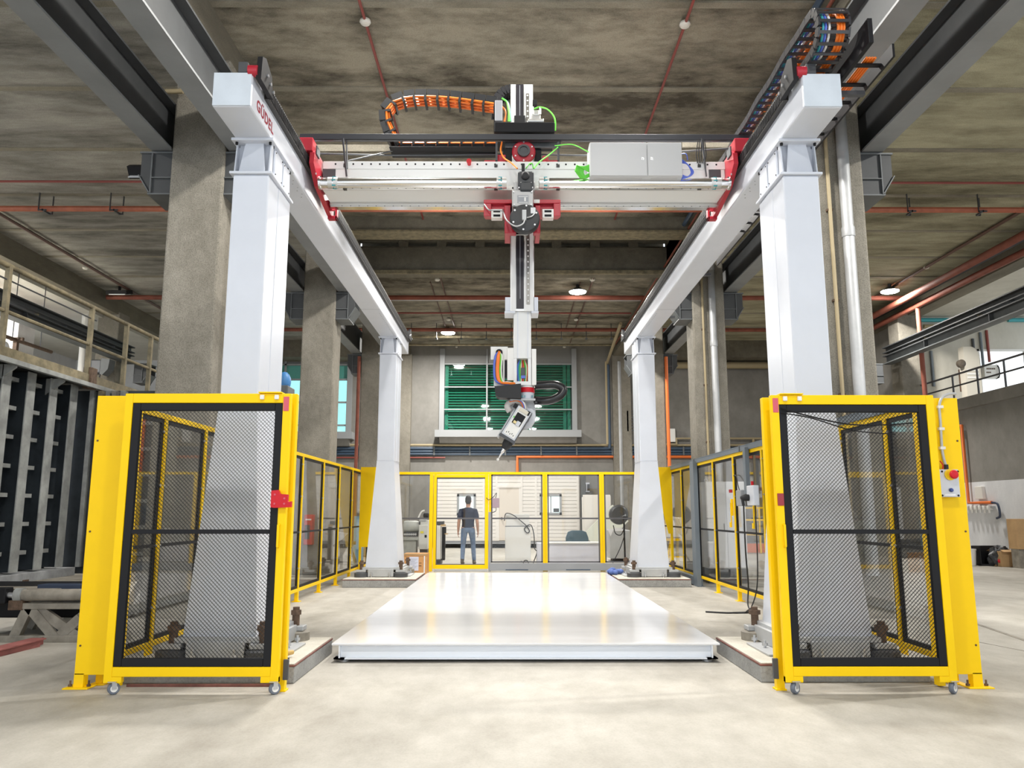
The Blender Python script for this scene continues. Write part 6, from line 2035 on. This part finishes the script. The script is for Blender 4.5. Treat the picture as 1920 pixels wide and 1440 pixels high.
# end frame with upright channels facing the hall
for k, (dx, m) in enumerate([(.02, M_MOULD), (.14, M_RAIL), (.25, M_MOULD), (.34, M_DUSTY), (.46, M_MOULD)]):
    MB().box(XM + .02 + dx, XM + .08 + dx, 11.3, 11.42, zbot - .0, ztop - .05, .004).build('end_channel', m, t)
MB().box(XM - .3, XM + 1.4, 11.45, 11.49, zbot - .1, ztop - .03).build('end_plate', M_MOULDDK, t)
for j in range(7):
    z = zbot + .15 + j * .37
    MB().box(XM + .56, XM + 1.3, 11.36, 11.45, z, z + .05).build('end_rib', M_MOULD, t)
# walkway
MB().box(XM - .9, XM + .12, 5.6, 14.2, ztop, ztop + .04).build('deck_plate', M_CRANEDARK, t)
MB().box(XM + .08, XM + .14, 5.6, 14.2, ztop - .02, ztop + .15, .004).build('toe_plate', M_RAIL, t)
MB().box(XM + .14, XM + .2, 5.6, 14.2, ztop - .04, ztop + .02, .004).build('edge_angle', M_MOULD, t)
for k in range(5):
    y = 7.3 + k * 1.05
    MB().prism([(XM - .1, ztop - .02), (XM + .14, ztop - .02), (XM + .14, ztop - .06), (XM - .1, ztop - .24)], 'y', y, y + .03).build('console', M_MOULD, t)
zr = 4.27
MB().tube([(XM + .1, 5.6, zr), (XM + .1, 14.2, zr)], .032, 10).build('hand_rail', M_RAIL, t)
MB().tube([(XM + .1, 5.6, zr - .55), (XM + .1, 14.2, zr - .55)], .024, 8).build('knee_rail', M_RAIL, t)
MB().tube([(XM + .1, 5.6, zr - .17), (XM + .1, 11.2, zr - .17)], .010, 6).build('wire_rail', M_DKGREY, t)
for px_ in (3, 168, 236, 283):
    y = atx(px_, 640, XM + .1).y
    MB().box(XM + .07, XM + .13, y - .03, y + .03, ztop + .02, zr, .005).build('rail_post', M_RAIL, t)
y = atx(168, 700, XM + .1).y
MB().box(XM + .05, XM + .17, y - .08, y + .08, ztop - .05, ztop + .25, .005).build('post_shoe', M_RUST, t)
# base trestles and hydraulic ram below the mould
t = thing('trestle_base', 'dusty steel trestle with diagonal legs under the left mould', 'trestle', (-5.1, 8.9, 0))
Yt = 8.7


def q3(x, y):
    p = at(x, y, Yt)
    return (p.x, Yt, max(p.z, .0))


for (p, q, w_) in (((24, 1207), (56, 1136), .075), ((56, 1136), (112, 1205), .075), ((100, 1205), (152, 1158), .06), ((70, 1140), (150, 1196), .05)):
    a, b = q3(*p), q3(*q)
    MB().bar(a, b, .10, w_, (0, 1, 0)).build('diagonal', M_DUSTY, t)
a, b = q3(-20, 1203), q3(170, 1203)
MB().box(a[0], b[0], Yt - .05, Yt + .08, .0, .07, .005).build('base_beam', M_DUSTY, t)
a, b = q3(30, 1134), q3(170, 1134)
MB().box(a[0], b[0], Yt - .05, Yt + .1, a[2] - .04, a[2] + .02, .005).build('top_beam', M_DUSTY, t)
MB().box(a[0] - .05, a[0] + .1, Yt - .06, Yt + .1, a[2] - .05, a[2] + .05, .006).build('pivot_block', M_RUST, t)
for y_ in (9.6, 10.6, 12.0, 13.4):
    tb = MB()
    tb.bar((-5.6, y_, .02), (-5.35, y_, .5), .08, .07, (0, 1, 0)).bar((-5.35, y_, .5), (-4.9, y_, .02), .08, .07, (0, 1, 0))
    tb.build('diagonal', M_DUSTY, t)
MB().box(-5.7, -4.85, 8.8, 13.8, .47, .54, .005).build('long_beam', M_DUSTY, t)
for k in range(4):
    MB().tube(spline([q3(48 + k * 4, 1138), q3(75 + k * 6, 1150 + k * 3), q3(100 + 4 * k, 1172 + 6 * k), q3(82 + 14 * k, 1196), q3(120 + 8 * k, 1180), q3(150, 1150 + 12 * k)], 5), .014, 6).build('hydraulic_hose', M_RUBBER if k % 2 else M_DUSTY, t)
t = thing('hydraulic_ram', 'pale hydraulic ram lying on the trestle under the left mould', 'hydraulic ram', tuple(q3(90, 1118)))
a, b = q3(34, 1116), q3(175, 1115)
MB().cyl(a, b, .062, 18).build('barrel', M_DUSTY, t)
MB().cyl((a[0] - .02, Yt, a[2]), (a[0] + .06, Yt, a[2]), .075, 18).build('end_cap', M_MOULD, t)
MB().cyl((a[0] - .6, Yt, a[2]), a, .03, 12).build('piston_rod', M_ZINC, t)
MB().box(a[0] - .8, a[0] - .1, Yt - .06, Yt + .08, a[2] - .08, a[2] + .08, .01).build('clevis', M_BLACK, t)
a, b = q3(55, 1126), q3(175, 1100)
one('steel_beam', MB().box(a[0], b[0] + .2, Yt + .12, Yt + .3, a[2] - .02, b[2] + .01, .006), M_NAVY, 'dark navy steel beam behind the hydraulic ram', 'beam')
one('steel_block', MB().box(-6.2, -4.6, Yt + .35, Yt + .9, .2, .55, .02), M_BLACK, 'dark machine block under the mould', 'block')
a, b = gnd(-60, 1245), gnd(66, 1212)
d = (b - a).normalized()
t = thing('steel_channel', 'rust red steel channel lying on the floor at the left edge', 'channel', tuple((a + b) / 2))
mr = mat('red_primer', (.33, .11, .10), .6, var=.25, vscale=6)
MB().bar(a + Vector((0, .05, .07)), b + Vector((0, .05, .07)), .16, .012).build('web', mr, t)
MB().bar(a + Vector((0, -.03, .035)), b + Vector((.06, -.03, .035)), .012, .07).build('flange', mr, t)
MB().bar(a + Vector((0, .13, .035)), b + Vector((0, .13, .035)), .012, .07).build('flange', mr, t)

# fire hose cabinet and tilted sheets behind the left fence
a, b = atx(573, 1021, -4.015), atx(592, 965, -4.015)
t = thing('fire_hose_cabinet', 'red fire hose cabinet fixed to the middle left column behind the fence', 'fire cabinet', (-3.95, 17.7, 1.0))
Yfc = 17.7
a, b = at(572, 1021, Yfc), at(590, 965, Yfc)
MB().box(a.x, b.x, Yfc - .16, Yfc + .05, a.z, b.z, .01).build('cabinet_body', mat('fire_red', (.55, .045, .025), .4), t)
MB().box(a.x + .02, a.x + .13, Yfc - .165, Yfc - .16, a.z + .12, b.z - .22).build('glass_front', M_DKGREY, t)
MB().box(a.x + .03, b.x - .03, Yfc - .165, Yfc - .16, b.z - .12, b.z - .09).build('white_band', M_OFFWHITE, t)
one('tarpaulin_sheet', MB().prism([(at(622, 995, 19.5).x, at(622, 995, 19.5).z), (at(652, 1000, 19.5).x, at(652, 1000, 19.5).z), (at(640, 1012, 19.5).x, at(640, 1012, 19.5).z), (at(624, 1022, 19.5).x, at(624, 1022, 19.5).z)], 'y', 19.5, 19.56), M_WHITE, 'pale bent metal sheet propped behind the left fence', 'sheet')
t = thing('trestle_base', 'small steel trestle carrying the pale bent sheet behind the left fence', 'trestle', (-4.3, 19.6, 0))
for (p, q) in (((628, 1075), (650, 1020)), ((672, 1072), (655, 1020)), ((640, 1075), (640, 1012))):
    a, b = at(p[0], p[1], 19.6), at(q[0], q[1], 19.6)
    MB().bar((a.x, 19.6, 0), (b.x, 19.6, b.z), .07, .07, (0, 1, 0)).build('leg', M_DUSTY, t)
MB().bar((at(624, 1010, 19.6).x, 19.6, .62), (at(668, 1010, 19.6).x, 19.6, .62), .08, .08).build('top_bar', M_DUSTY, t)
one('blue_locker', MB().box(at(663, 1000, 21).x, at(676, 1000, 21).x, 21, 21.5, 0, at(670, 968, 21).z, .01), mat('pale_blue_locker', (.20, .36, .46), .4), 'pale blue locker behind the far end of the left fence', 'locker')
one('blue_tarpaulin', MB().bm((lambda bm: (bmesh.ops.create_uvsphere(bm, u_segments=14, v_segments=8, radius=1), bm)[1])(bmesh.new()), Matrix.Translation(at(533, 716, 15.2)) @ Matrix.Diagonal((.13, .13, .2, 1)), True), mat('blue_tarp', (.06, .22, .50), .5), 'blue cover on the machine behind the left front leg', 'cover')
t = thing('grey_machine', 'dark machine column partly hidden behind the left front leg', 'machine', tuple(at(530, 700, 15)))
MB().box(at(512, 700, 15).x, at(541, 700, 15).x, 15, 15.5, 0, at(540, 722, 15).z, .02).build('body', M_STEELGREY, t)

# ------------------------------------------------------------------ pipes on columns
for k, y in enumerate((10.5, 17.75)):
    q = at(1591, 480, 10.3) if k == 0 else at(1337, 700, 17.6)
    X = 4.68
    t = thing('down_pipe', ['galvanised down pipe on the front right column', 'galvanised down pipe on the middle right column'][k], 'pipe', (X, y - .1, 1.0), 'down pipes on the right columns')
    MB().tube([(X, y - .1, .55), (X, y - .1, 6.95), (X - .04, y + .12, 7.35), (X + .02, y - .05, 7.8), (X + .02, y - .05, 8.2)], .078, 16).build('pipe', M_GALV, t)
    for z in (2.4, 5.1, 6.9):
        MB().lathe([(.085, 0), (.088, .02), (.088, .12), (.085, .14)], (X, y - .1, z), n=16).build('socket', M_GALV, t)
    t = thing('gas_pipe', ['thin tan pipe left of the down pipe on the front right column', 'thin tan pipe left of the down pipe on the middle right column'][k], 'pipe', (X - .2, y - .04, 0), 'thin tan pipes on the right columns')
    MB().tube([(X - .21, y - .05, .3), (X - .21, y - .05, 7.0), (X - .21, y - .05, 7.8)], .027, 10).build('pipe', M_TAN, t)
    for z in (1.6, 2.9, 4.2, 5.5):
        MB().box(X - .25, X - .17, y - .06, y, z, z + .03).build('clip', M_RUST, t)
X = -3.96
one('gas_pipe', MB().tube([(X, 10.9, .3), (X, 10.9, 5.6), (X - .03, 10.9, 5.75), (X - .03, 10.9, 7.7)], .027, 10), M_TAN, 'thin cream pipe with a kink on the inner face of the front left column', 'pipe')
for X, lb in ((-4.82, 'red pipe down the outer edge of the rear left column'), (5.05, 'red pipe down the outer edge of the rear right column')):
    one('riser_pipe', MB().tube([(X, 24.93, .4), (X, 24.93, 6.3)], .055, 10), M_REDPIPE if X < 0 else M_ORANGEPIPE, lb, 'pipe')

# ------------------------------------------------------------------ pipes on the back wall
for y_, r, m, lb in ((834.5, .045, M_TAN, 'thin tan pipe running along the back wall above the navy pipes'), (841, .06, M_NAVYPIPE, 'upper navy pipe along the back wall'), (846.5, .05, M_NAVYPIPE, 'middle navy pipe along the back wall'), (851.5, .05, M_NAVYPIPE, 'lower navy pipe along the back wall')):
    z = at(960, y_, YB - .12).z
    one('wall_pipe', MB().tube([(-9, YB - .12, z), (11.5, YB - .12, z)], r, 8), m, lb, 'pipe')
for k in range(12):
    X = -7.4 + k * 1.45
    one('pipe_clamp', MB().box(X - .03, X + .03, YB - .2, YB, at(960, 854, YB).z, at(960, 838, YB).z), M_STEELGREY, 'grey clamp on the navy pipes of the back wall, %s from the left' % ('first', 'second', 'third', 'fourth', 'fifth', 'sixth', 'seventh', 'eighth', 'ninth', 'tenth', 'eleventh', 'twelfth')[k], 'clamp', 'clamps of the navy wall pipes')
z = at(1000, 856.5, YB - .1).z
X0 = at(970, 870, YB).x
one('wall_pipe', MB().tube([(X0, YB - .1, 2.4), (X0, YB - .1, z), (11.5, YB - .1, z)], .07, 8), M_ORANGEPIPE, 'orange pipe along the back wall with a drop behind the fence', 'pipe')
z = at(700, 858, YB - .1).z
one('wall_pipe', MB().tube([(-9, YB - .1, z), (-2.6, YB - .1, z)], .03, 8), M_REDTHIN, 'thin red pipe low on the back wall at left', 'pipe')
for x_, m, r, y0_, y1_, lb in ((1137, M_TAN, .05, 680, 834, 'tan upright pipe on the back wall right of the green window'), (1141, M_NAVYPIPE, .06, 686, 842, 'navy upright pipe beside the tan one on the back wall'), (1163, M_GALV, .09, 680, 1000, 'grey upright pipe on the back wall left of the right rear leg'), (1415, M_TAN, .05, 824, 1000, 'tan upright pipe on the back wall behind the right fence')):
    a = at(x_, (y0_ + y1_) / 2, YB - .12)
    one('wall_pipe', MB().tube([(a.x, YB - .25, max(.1, at(x_, y1_, YB).z)), (a.x, YB - .25, at(x_, y0_, YB).z)], r, 8), m, lb, 'pipe')
z = at(1137, 682, YB).z
one('wall_pipe', MB().tube([(at(1137, 682, YB).x, YB - .25, z), (at(1165, 655, 27).x, 27.0, 7.9)], .06, 8), M_TAN, 'tan pipe rising under the ceiling above the right rear leg', 'pipe')
z = at(1400, 823, YB).z
a0 = at(1262, 832, YB).x
one('wall_pipe', MB().tube([(a0 - .5, YB - .2, z - .24), (a0 + .1, YB - .2, z - .24), (a0 + .1, YB - .2, z), (11.5, YB - .2, z)], .05, 8), M_TAN, 'stepped tan pipe on the back wall behind the right fence', 'pipe')
a, b = at(1250, 818, YB), at(1259, 809, YB)
one('meter_box', MB().box(a.x, b.x + .12, YB - .2, YB, a.z - .25, b.z + .1, .02), M_OFFWHITE, 'small white box on the back wall right of the right rear column', 'box')
z = at(1400, 685, YB - .3).z
one('roof_drain_pipe', MB().tube([(5.2, YB - .3, z), (12.9, YB - .3, z)], .14, 10), M_TAN, 'thick cream pipe high across the back wall of the right aisle', 'pipe')
t = thing('wall_ladder', 'short dark ladder rungs on the back wall beside the right rear leg', 'ladder', (at(1180, 790, YB).x, YB, 5))
xa, xb = at(1175, 790, YB).x, at(1184, 790, YB).x
for x in (xa, xb + .9):
    MB().box(x - .03, x + .03, YB - .3, YB - .26, at(1180, 810, YB).z, at(1180, 772, YB).z).build('rail', M_DKGREY, t)
for k in range(7):
    z = at(1180, 772 + k * 6, YB).z
    MB().box(xa, xb + .9, YB - .29, YB - .27, z - .02, z + .02).build('rung', M_DKGREY, t)
# pilasters of the back wall
for x0, x1 in ((-4.77, -4.02), (4.245, 4.99)):
    struct(MB().box(x0, x1, YB - .3, YB, 0, 7.8).build('concrete_column', M_COLUMN), 'concrete pilaster of the back wall')

# ------------------------------------------------------------------ ceiling services
Zp = 8.0
for y, r, m, x0, x1, z, lb in ((24.0, .075, M_REDPIPE, -12.6, 12.6, 8.0, 'thick red pipe across the ceiling beyond the slot'), (24.5, .05, M_GALV, -4.0, 4.2, 8.08, 'thin grey pipe beside the thick red ceiling pipe'),
                               (28.4, .07, M_REDPIPE, -12.6, 12.6, 8.0, 'red pipe across the ceiling near the back wall'), (29.6, .05, M_RAIL, -4.0, 4.2, 8.0, 'pale pipe across the ceiling beside the red pipe near the back wall'), (30.6, .04, M_RAIL, -4.0, 4.2, 7.9, 'thinner pale pipe closest to the back wall under the ceiling'),
                               (26.4, .03, M_REDTHIN, -4.0, 4.2, 8.12, 'thin dark red conduit across the ceiling between two red pipes'), (21.4, .03, M_REDTHIN, -1.7, 4.2, 8.1, 'thin red conduit behind the far cross beam'),
                               (16.5, .065, M_ORANGEPIPE if False else mat('salmon_pipe_paint', (.47, .14, .075), .5, var=.25, vscale=4), -12.6, 12.6, 7.925, 'salmon red pipe across the ceiling behind the bridge'), (15.55, .025, M_REDTHIN, -12.6, -4.9, 8.14, 'thin red conduit across the left aisle ceiling'), (15.55, .025, M_REDTHIN, 5.1, 12.6, 8.14, 'thin red conduit across the right aisle ceiling')):
    one('ceiling_pipe', MB().tube([(x0, y, z), (x1, y, z)], r, 8), m, lb, 'pipe')
for sx, name in ((-1, 'left'), (1, 'right')):
    for k in range(4):
        x = sx * (5.6 + k * 1.55) + .1
        t = thing('pipe_hanger', 'thin hanger of the salmon pipe in the %s aisle, %s from the column' % (name, ('first', 'second', 'third', 'fourth')[k]), 'hanger', (x, 16.5, 7.83), 'pipe hangers in the %s aisle' % name)
        MB().box(x - .015, x + .015, 16.36, 16.62, 7.83, 7.87).box(x - .1, x - .085, 16.36, 16.39, 7.83, 8.3).box(x + .07, x + .085, 16.59, 16.62, 7.83, 8.3).box(x - .1, x + .085, 16.36, 16.38, 7.83, 7.86).box(x - .015, x + .085, 16.6, 16.62, 7.83, 7.86).build('rod', M_DKGREY, t)
for k in range(9):
    x = -3.6 + k * .92
    one('pipe_hanger', MB().box(x - .012, x + .012, 28.38, 28.42, 7.65, 8.25).box(x - .04, x + .04, 28.3, 28.5, 7.64, 7.67), M_DKGREY, 'thin hanger rod of the far red pipe, %s from the left' % ('first', 'second', 'third', 'fourth', 'fifth', 'sixth', 'seventh', 'eighth', 'ninth')[k], 'hanger', 'pipe hangers near the back wall')
for X, lb, m in ((-2.03, 'thin dark red conduit running along the ceiling, left of the robot', M_REDTHIN), (2.49, 'thin dark red conduit running along the ceiling, right of the robot', M_REDTHIN)):
    one('ceiling_conduit', MB().tube([(X, 5, 8.18), (X, 18.2, 8.18)], .022, 6), m, lb, 'conduit')
    one('ceiling_conduit', MB().tube([(X, 21.2, 8.18), (X, 31.5, 8.18)], .022, 6), mat('brown_conduit', (.12, .06, .045), .5), lb.replace('thin dark red', 'thin brown').replace('the ceiling', 'the far ceiling'), 'conduit')
    one('ceiling_conduit', MB().tube([(X - .35, 23, 8.2), (X - .35, 29, 8.2)], .018, 6), mat('brown_conduit', (.12, .06, .045), .5), lb.replace('thin dark red', 'second brown').replace('the ceiling', 'the far ceiling'), 'conduit')
for X, lb in ((-11.8, 'brown conduit along the ceiling of the left aisle'), (11.74, 'brown conduit along the ceiling of the right aisle')):
    one('ceiling_conduit', MB().tube([(X, 8, 8.17), (X, 29, 8.17)], .04, 6), mat('brown_conduit', (.12, .06, .045), .5), lb, 'conduit')
dets = [(685, 38, 'smoke detector on the ceiling at the upper left of the robot'), (1284, 43, 'smoke detector on the ceiling at the upper right of the robot'), (820, 523, 'smoke detector behind the far cross beam, left of the robot'), (1111, 523, 'smoke detector behind the far cross beam, right of the robot'),
        (841, 598, 'smoke detector above the left lit lamp'), (1080, 598, 'smoke detector below the right lit lamp'), (856, 650, 'smoke detector nearest the back wall, left'), (1058, 650, 'smoke detector nearest the back wall, right'), (160, 501, 'smoke detector on the left aisle conduit'), (1737, 500, 'smoke detector on the right aisle conduit')]
for x, y, lb in dets:
    r = _ray(x, y)
    tt_ = (8.2 - CAM_H) / r.z
    p = CAM + r * tt_
    one('smoke_detector', MB().lathe([(.05, .02), (.075, .0), (.08, -.03), (.06, -.06), (.02, -.07)], (p.x, p.y, 8.2), n=14), M_DETECT, lb, 'detector', 'smoke detectors')
t = thing('floodlight', 'unlit black square floodlight under the left aisle ceiling', 'lamp', (l4.x, l4.y, 8.1))
MB().obox((l4.x, l4.y, 8.05), (1, 0, 0), (0, .95, .3), (0, -.3, .95), .62, .42, .12).build('housing', M_BLACK, t)
MB().obox((l4.x + .03, l4.y - .03, 7.98), (1, 0, 0), (0, .95, .3), (0, -.3, .95), .5, .36, .03).build('lens', M_LAMPOFF, t)
MB().box(l4.x - .03, l4.x + .03, l4.y - .03, l4.y + .03, 8.1, 8.25).build('arm', M_BLACK, t)
q = at(1212, 628, 28)
one('exit_light', MB().box(q.x - .2, q.x + .2, 28.6, 28.75, 7.75, 7.9, .01), M_LAMPOFF, 'small pale emergency light under the ceiling near the back wall', 'lamp')
for X, z, r, lb in ((12.15, 7.82, .10, 'thick red sprinkler pipe along the right aisle, inner of the pair'), (12.53, 7.62, .09, 'thick red sprinkler pipe along the right aisle, outer of the pair')):
    P = [(X, 6, z), (X, 15, z), (X + (.0 if X < 12.3 else .1), 17, z + .0), (X, 20, z), (X, 31, z)]
    one('sprinkler_pipe', MB().tube(spline(P, 4), r, 10), M_REDPIPE, lb, 'pipe')
one('cable_ladder', MB().box(12.3, 12.5, 6, 31, 7.85, 7.88), M_BLACK, 'dark cable tray between the two red pipes of the right aisle', 'tray')
one('blue_pipe', MB().tube([(4.12, 5, 8.05), (4.12, 18, 8.05)], .05, 8), M_NAVYPIPE, 'blue grey pipe along the right long beam near the ceiling', 'pipe')
one('beam_conduit', MB().tube([(4.22, 5, 7.95), (4.22, 31, 7.95)], .028, 6), M_REDPIPE, 'thin red pipe along the inner face of the right long beam', 'pipe')

# ------------------------------------------------------------------ the walking person, seen from behind
def loft(mb, rings, n=14):
    """rings: (centre, rx, ry, axis) elliptical rings; axis is the direction of the limb"""
    vs = []
    for c, rx, ry, ax_ in rings:
        c, ax_ = Vector(c), Vector(ax_).normalized()
        s = Vector((1, 0, 0)) - ax_ * ax_.x
        s.normalize()
        u = ax_.cross(s)
        for j in range(n):
            a = 2 * PI * j / n
            vs.append(c + s * math.cos(a) * rx + u * math.sin(a) * ry)
    fs = []
    for i in range(len(rings) - 1):
        for j in range(n):
            fs.append((i * n + j, i * n + (j + 1) % n, (i + 1) * n + (j + 1) % n, (i + 1) * n + j))
    fs.append(tuple(range(n - 1, -1, -1)))
    k = (len(rings) - 1) * n
    fs.append(tuple(range(k, k + n)))
    mb.add(vs, fs, True)


def limb(mb, pts, n=14):
    """pts: (centre, rx, ry)"""
    rings = []
    for i, (c, rx, ry) in enumerate(pts):
        a = Vector(pts[max(0, i - 1)][0])
        b = Vector(pts[min(len(pts) - 1, i + 1)][0])
        rings.append((c, rx, ry, b - a))
    loft(mb, rings, n)


def fuse(o, voxel, smooth=4):
    """closed overlapping shells become one continuous surface"""
    r = o.modifiers.new('remesh', 'REMESH')
    r.mode = 'VOXEL'
    r.voxel_size = voxel
    r.use_smooth_shade = True
    s = o.modifiers.new('smooth', 'SMOOTH')
    s.iterations = smooth
    s.factor = .5
    dg = bpy.context.evaluated_depsgraph_get()
    me = bpy.data.meshes.new_from_object(o.evaluated_get(dg))
    mt = o.data.materials[0]
    o.modifiers.clear()
    o.data = me
    if not me.materials:
        me.materials.append(mt)
    me.polygons.foreach_set('use_smooth', [True] * len(me.polygons))
    return o


pf = gnd(878, 1059)
M_SKIN = mat('skin', (.50, .27, .18), .5)
M_SHIRT = mat('navy_tshirt', (.012, .018, .045), .8, bump=.2, bscale=14)
M_JEANS = mat('light_blue_jeans', (.17, .25, .40), .8, var=.3, vscale=9, bump=.2, bscale=20)
M_SHOE = mat('grey_brown_shoe', (.10, .085, .07), .6)
M_HAIR = mat('dark_hair', (.018, .013, .010), .7, bump=.5, bscale=60)
per = thing('person', 'person in navy T-shirt and light blue jeans walking away behind the fence door', 'person', (0, 0, 0))
# local frame: x right, y away from the camera, z up; left foot trails, right foot ahead
hipL, hipR = (-.095, 0, .93), (.095, 0, .93)
kneeL, kneeR = (-.125, -.02, .50), (.135, .12, .51)
ankL, ankR = (-.135, -.16, .10), (.16, .16, .085)
bd = MB()
# trunk and neck (body continues under the clothes)
loft(bd, [((0, 0, .86), .15, .10, (0, 0, 1)), ((0, 0, .95), .165, .115, (0, 0, 1)), ((0, .01, 1.08), .145, .10, (0, 0, 1)), ((0, .01, 1.25), .17, .11, (0, 0, 1)), ((0, .0, 1.38), .185, .11, (0, 0, 1)), ((0, 0, 1.45), .13, .085, (0, 0, 1)), ((0, 0, 1.49), .065, .062, (0, 0, 1))])
limb(bd, [((0, .0, 1.42), .062, .062), ((0, .01, 1.50), .056, .06), ((0, .02, 1.57), .056, .062)])
# head: skull, face with brow, nose, mouth, chin, ears (turned away)
limb(bd, [((0, .045, 1.515), .045, .045), ((0, .04, 1.55), .062, .075), ((0, .03, 1.60), .071, .09), ((0, .025, 1.66), .077, .098), ((0, .02, 1.71), .075, .096), ((0, .02, 1.755), .055, .072), ((0, .02, 1.775), .02, .03)])
bd.prism([(.115, 1.655), (.148, 1.612), (.115, 1.605)], 'x', -.014, .014)       # nose
for s in (-1, 1):
    bd.ball((s * .030, .108, 1.655), .016, .012, .012, 8)                        # eyes
    bd.ball((s * .078, .02, 1.645), .012, .024, .034, 8)                         # ears
bd.ball((0, .112, 1.578), .024, .012, .008, 8)                                    # lips
bd.ball((0, .098, 1.545), .022, .018, .018, 8)                                    # chin
# arms
for s in (-1, 1):
    sh = (s * .185, 0, 1.40)
    el = (s * .245, -.03 if s > 0 else .0, 1.10)
    wr = (s * .262, .02 if s > 0 else .04, .85)
    limb(bd, [((s * .14, 0, 1.41), .055, .06), (sh, .058, .062), ((s * .215, -.01, 1.28), .050, .052), (el, .041, .043), ((s * .252, el[1] + .02, 1.02), .041, .042), (wr, .028, .024)])
    # palm
    pm = Vector(wr) + Vector((s * .004, .012, -.055))
    limb(bd, [(Vector(wr), .024, .028), (Vector(wr) + Vector((s * .003, .006, -.03)), .020, .038), (pm + Vector((0, 0, -.03)), .017, .041)])
    for f, (dy, ln) in enumerate(((.032, .072), (.011, .082), (-.011, .076), (-.031, .060))):
        b0 = pm + Vector((0, dy, -.02))
        limb(bd, [(b0, .009, .009), (b0 + Vector((-s * .003, 0, -ln * .45)), .0088, .0088), (b0 + Vector((-s * .014, .002, -ln * .8)), .008, .008), (b0 + Vector((-s * .026, .004, -ln)), .0065, .0065)], 8)
    tb = pm + Vector((-s * .008, .038, .022))
    limb(bd, [(tb, .011, .011), (tb + Vector((-s * .014, .024, -.028)), .010, .010), (tb + Vector((-s * .022, .026, -.056)), .008, .008)], 8)
# legs of the body
for hip, kn, an in ((hipL, kneeL, ankL), (hipR, kneeR, ankR)):
    limb(bd, [((hip[0], hip[1], .97), .085, .09), (hip, .088, .092), (tuple(Vector(hip).lerp(Vector(kn), .5)), .072, .076), (kn, .05, .054), (tuple(Vector(kn).lerp(Vector(an), .35)), .05, .055), (an, .034, .036)])
    limb(bd, [((an[0], an[1] - .04, an[2] - .045), .034, .03), ((an[0], an[1] + .08, an[2] - .055), .042, .025), ((an[0] + .005, an[1] + .17, an[2] - .06), .036, .02)])
fuse(bd.build('body', M_SKIN, per), .0075, 3)
# T-shirt
sb = MB()
loft(sb, [((0, 0, .915), .172, .118, (0, 0, 1)), ((0, 0, 1.0), .165, .115, (0, 0, 1)), ((0, .01, 1.10), .160, .112, (0, 0, 1)), ((0, .01, 1.25), .185, .122, (0, 0, 1)), ((0, .0, 1.37), .200, .122, (0, 0, 1)), ((0, 0, 1.44), .155, .10, (0, 0, 1)), ((0, 0, 1.485), .082, .078, (0, 0, 1))], 20)
for s in (-1, 1):
    limb(sb, [((s * .10, 0, 1.40), .07, .075), ((s * .185, 0, 1.395), .072, .074), ((s * .215, -.01, 1.29), .068, .068), ((s * .232, -.015, 1.19), .066, .064)])
fuse(sb.build('tshirt', M_SHIRT, per), .010, 5)
# jeans
jb = MB()
loft(jb, [((0, 0, .84), .150, .110, (0, 0, 1)), ((0, -.005, .90), .172, .125, (0, 0, 1)), ((0, 0, .96), .166, .118, (0, 0, 1))], 20)
for hip, kn, an in ((hipL, kneeL, ankL), (hipR, kneeR, ankR)):
    limb(jb, [((hip[0] * .9, hip[1], .95), .088, .105), ((hip[0], hip[1] - .01, .86), .094, .104), (tuple(Vector(hip).lerp(Vector(kn), .5)), .082, .088), (kn, .063, .068), (tuple(Vector(kn).lerp(Vector(an), .4)), .061, .068), (tuple(Vector(kn).lerp(Vector(an), .95)), .052, .058)])
fuse(jb.build('jeans', M_JEANS, per), .010, 4)
for i, an in enumerate((ankL, ankR)):
    s = MB()
    limb(s, [((an[0], an[1], an[2] + .06), .046, .05), ((an[0], an[1] - .0, an[2]), .046, .056), ((an[0], an[1] - .01, an[2] - .04), .048, .075)])
    limb(s, [((an[0], an[1] - .085, an[2] - .052), .036, .038), ((an[0], an[1] + .02, an[2] - .045), .048, .045), ((an[0] + .005, an[1] + .12, an[2] - .055), .052, .034), ((an[0] + .01, an[1] + .20, an[2] - .062), .036, .022)])
    fuse(s.build('shoe', M_SHOE, per), .009, 3)
# hair cap, short at the nape
hb = MB()
limb(hb, [((0, -.045, 1.575), .050, .030), ((0, -.035, 1.62), .071, .062), ((0, -.005, 1.67), .083, .090), ((0, .012, 1.725), .083, .100), ((0, .016, 1.775), .064, .080), ((0, .016, 1.80), .025, .035)], 18)
fuse(hb.build('hair', M_HAIR, per), .009, 3)
per.location = (pf.x - .02, pf.y + .1, 0)
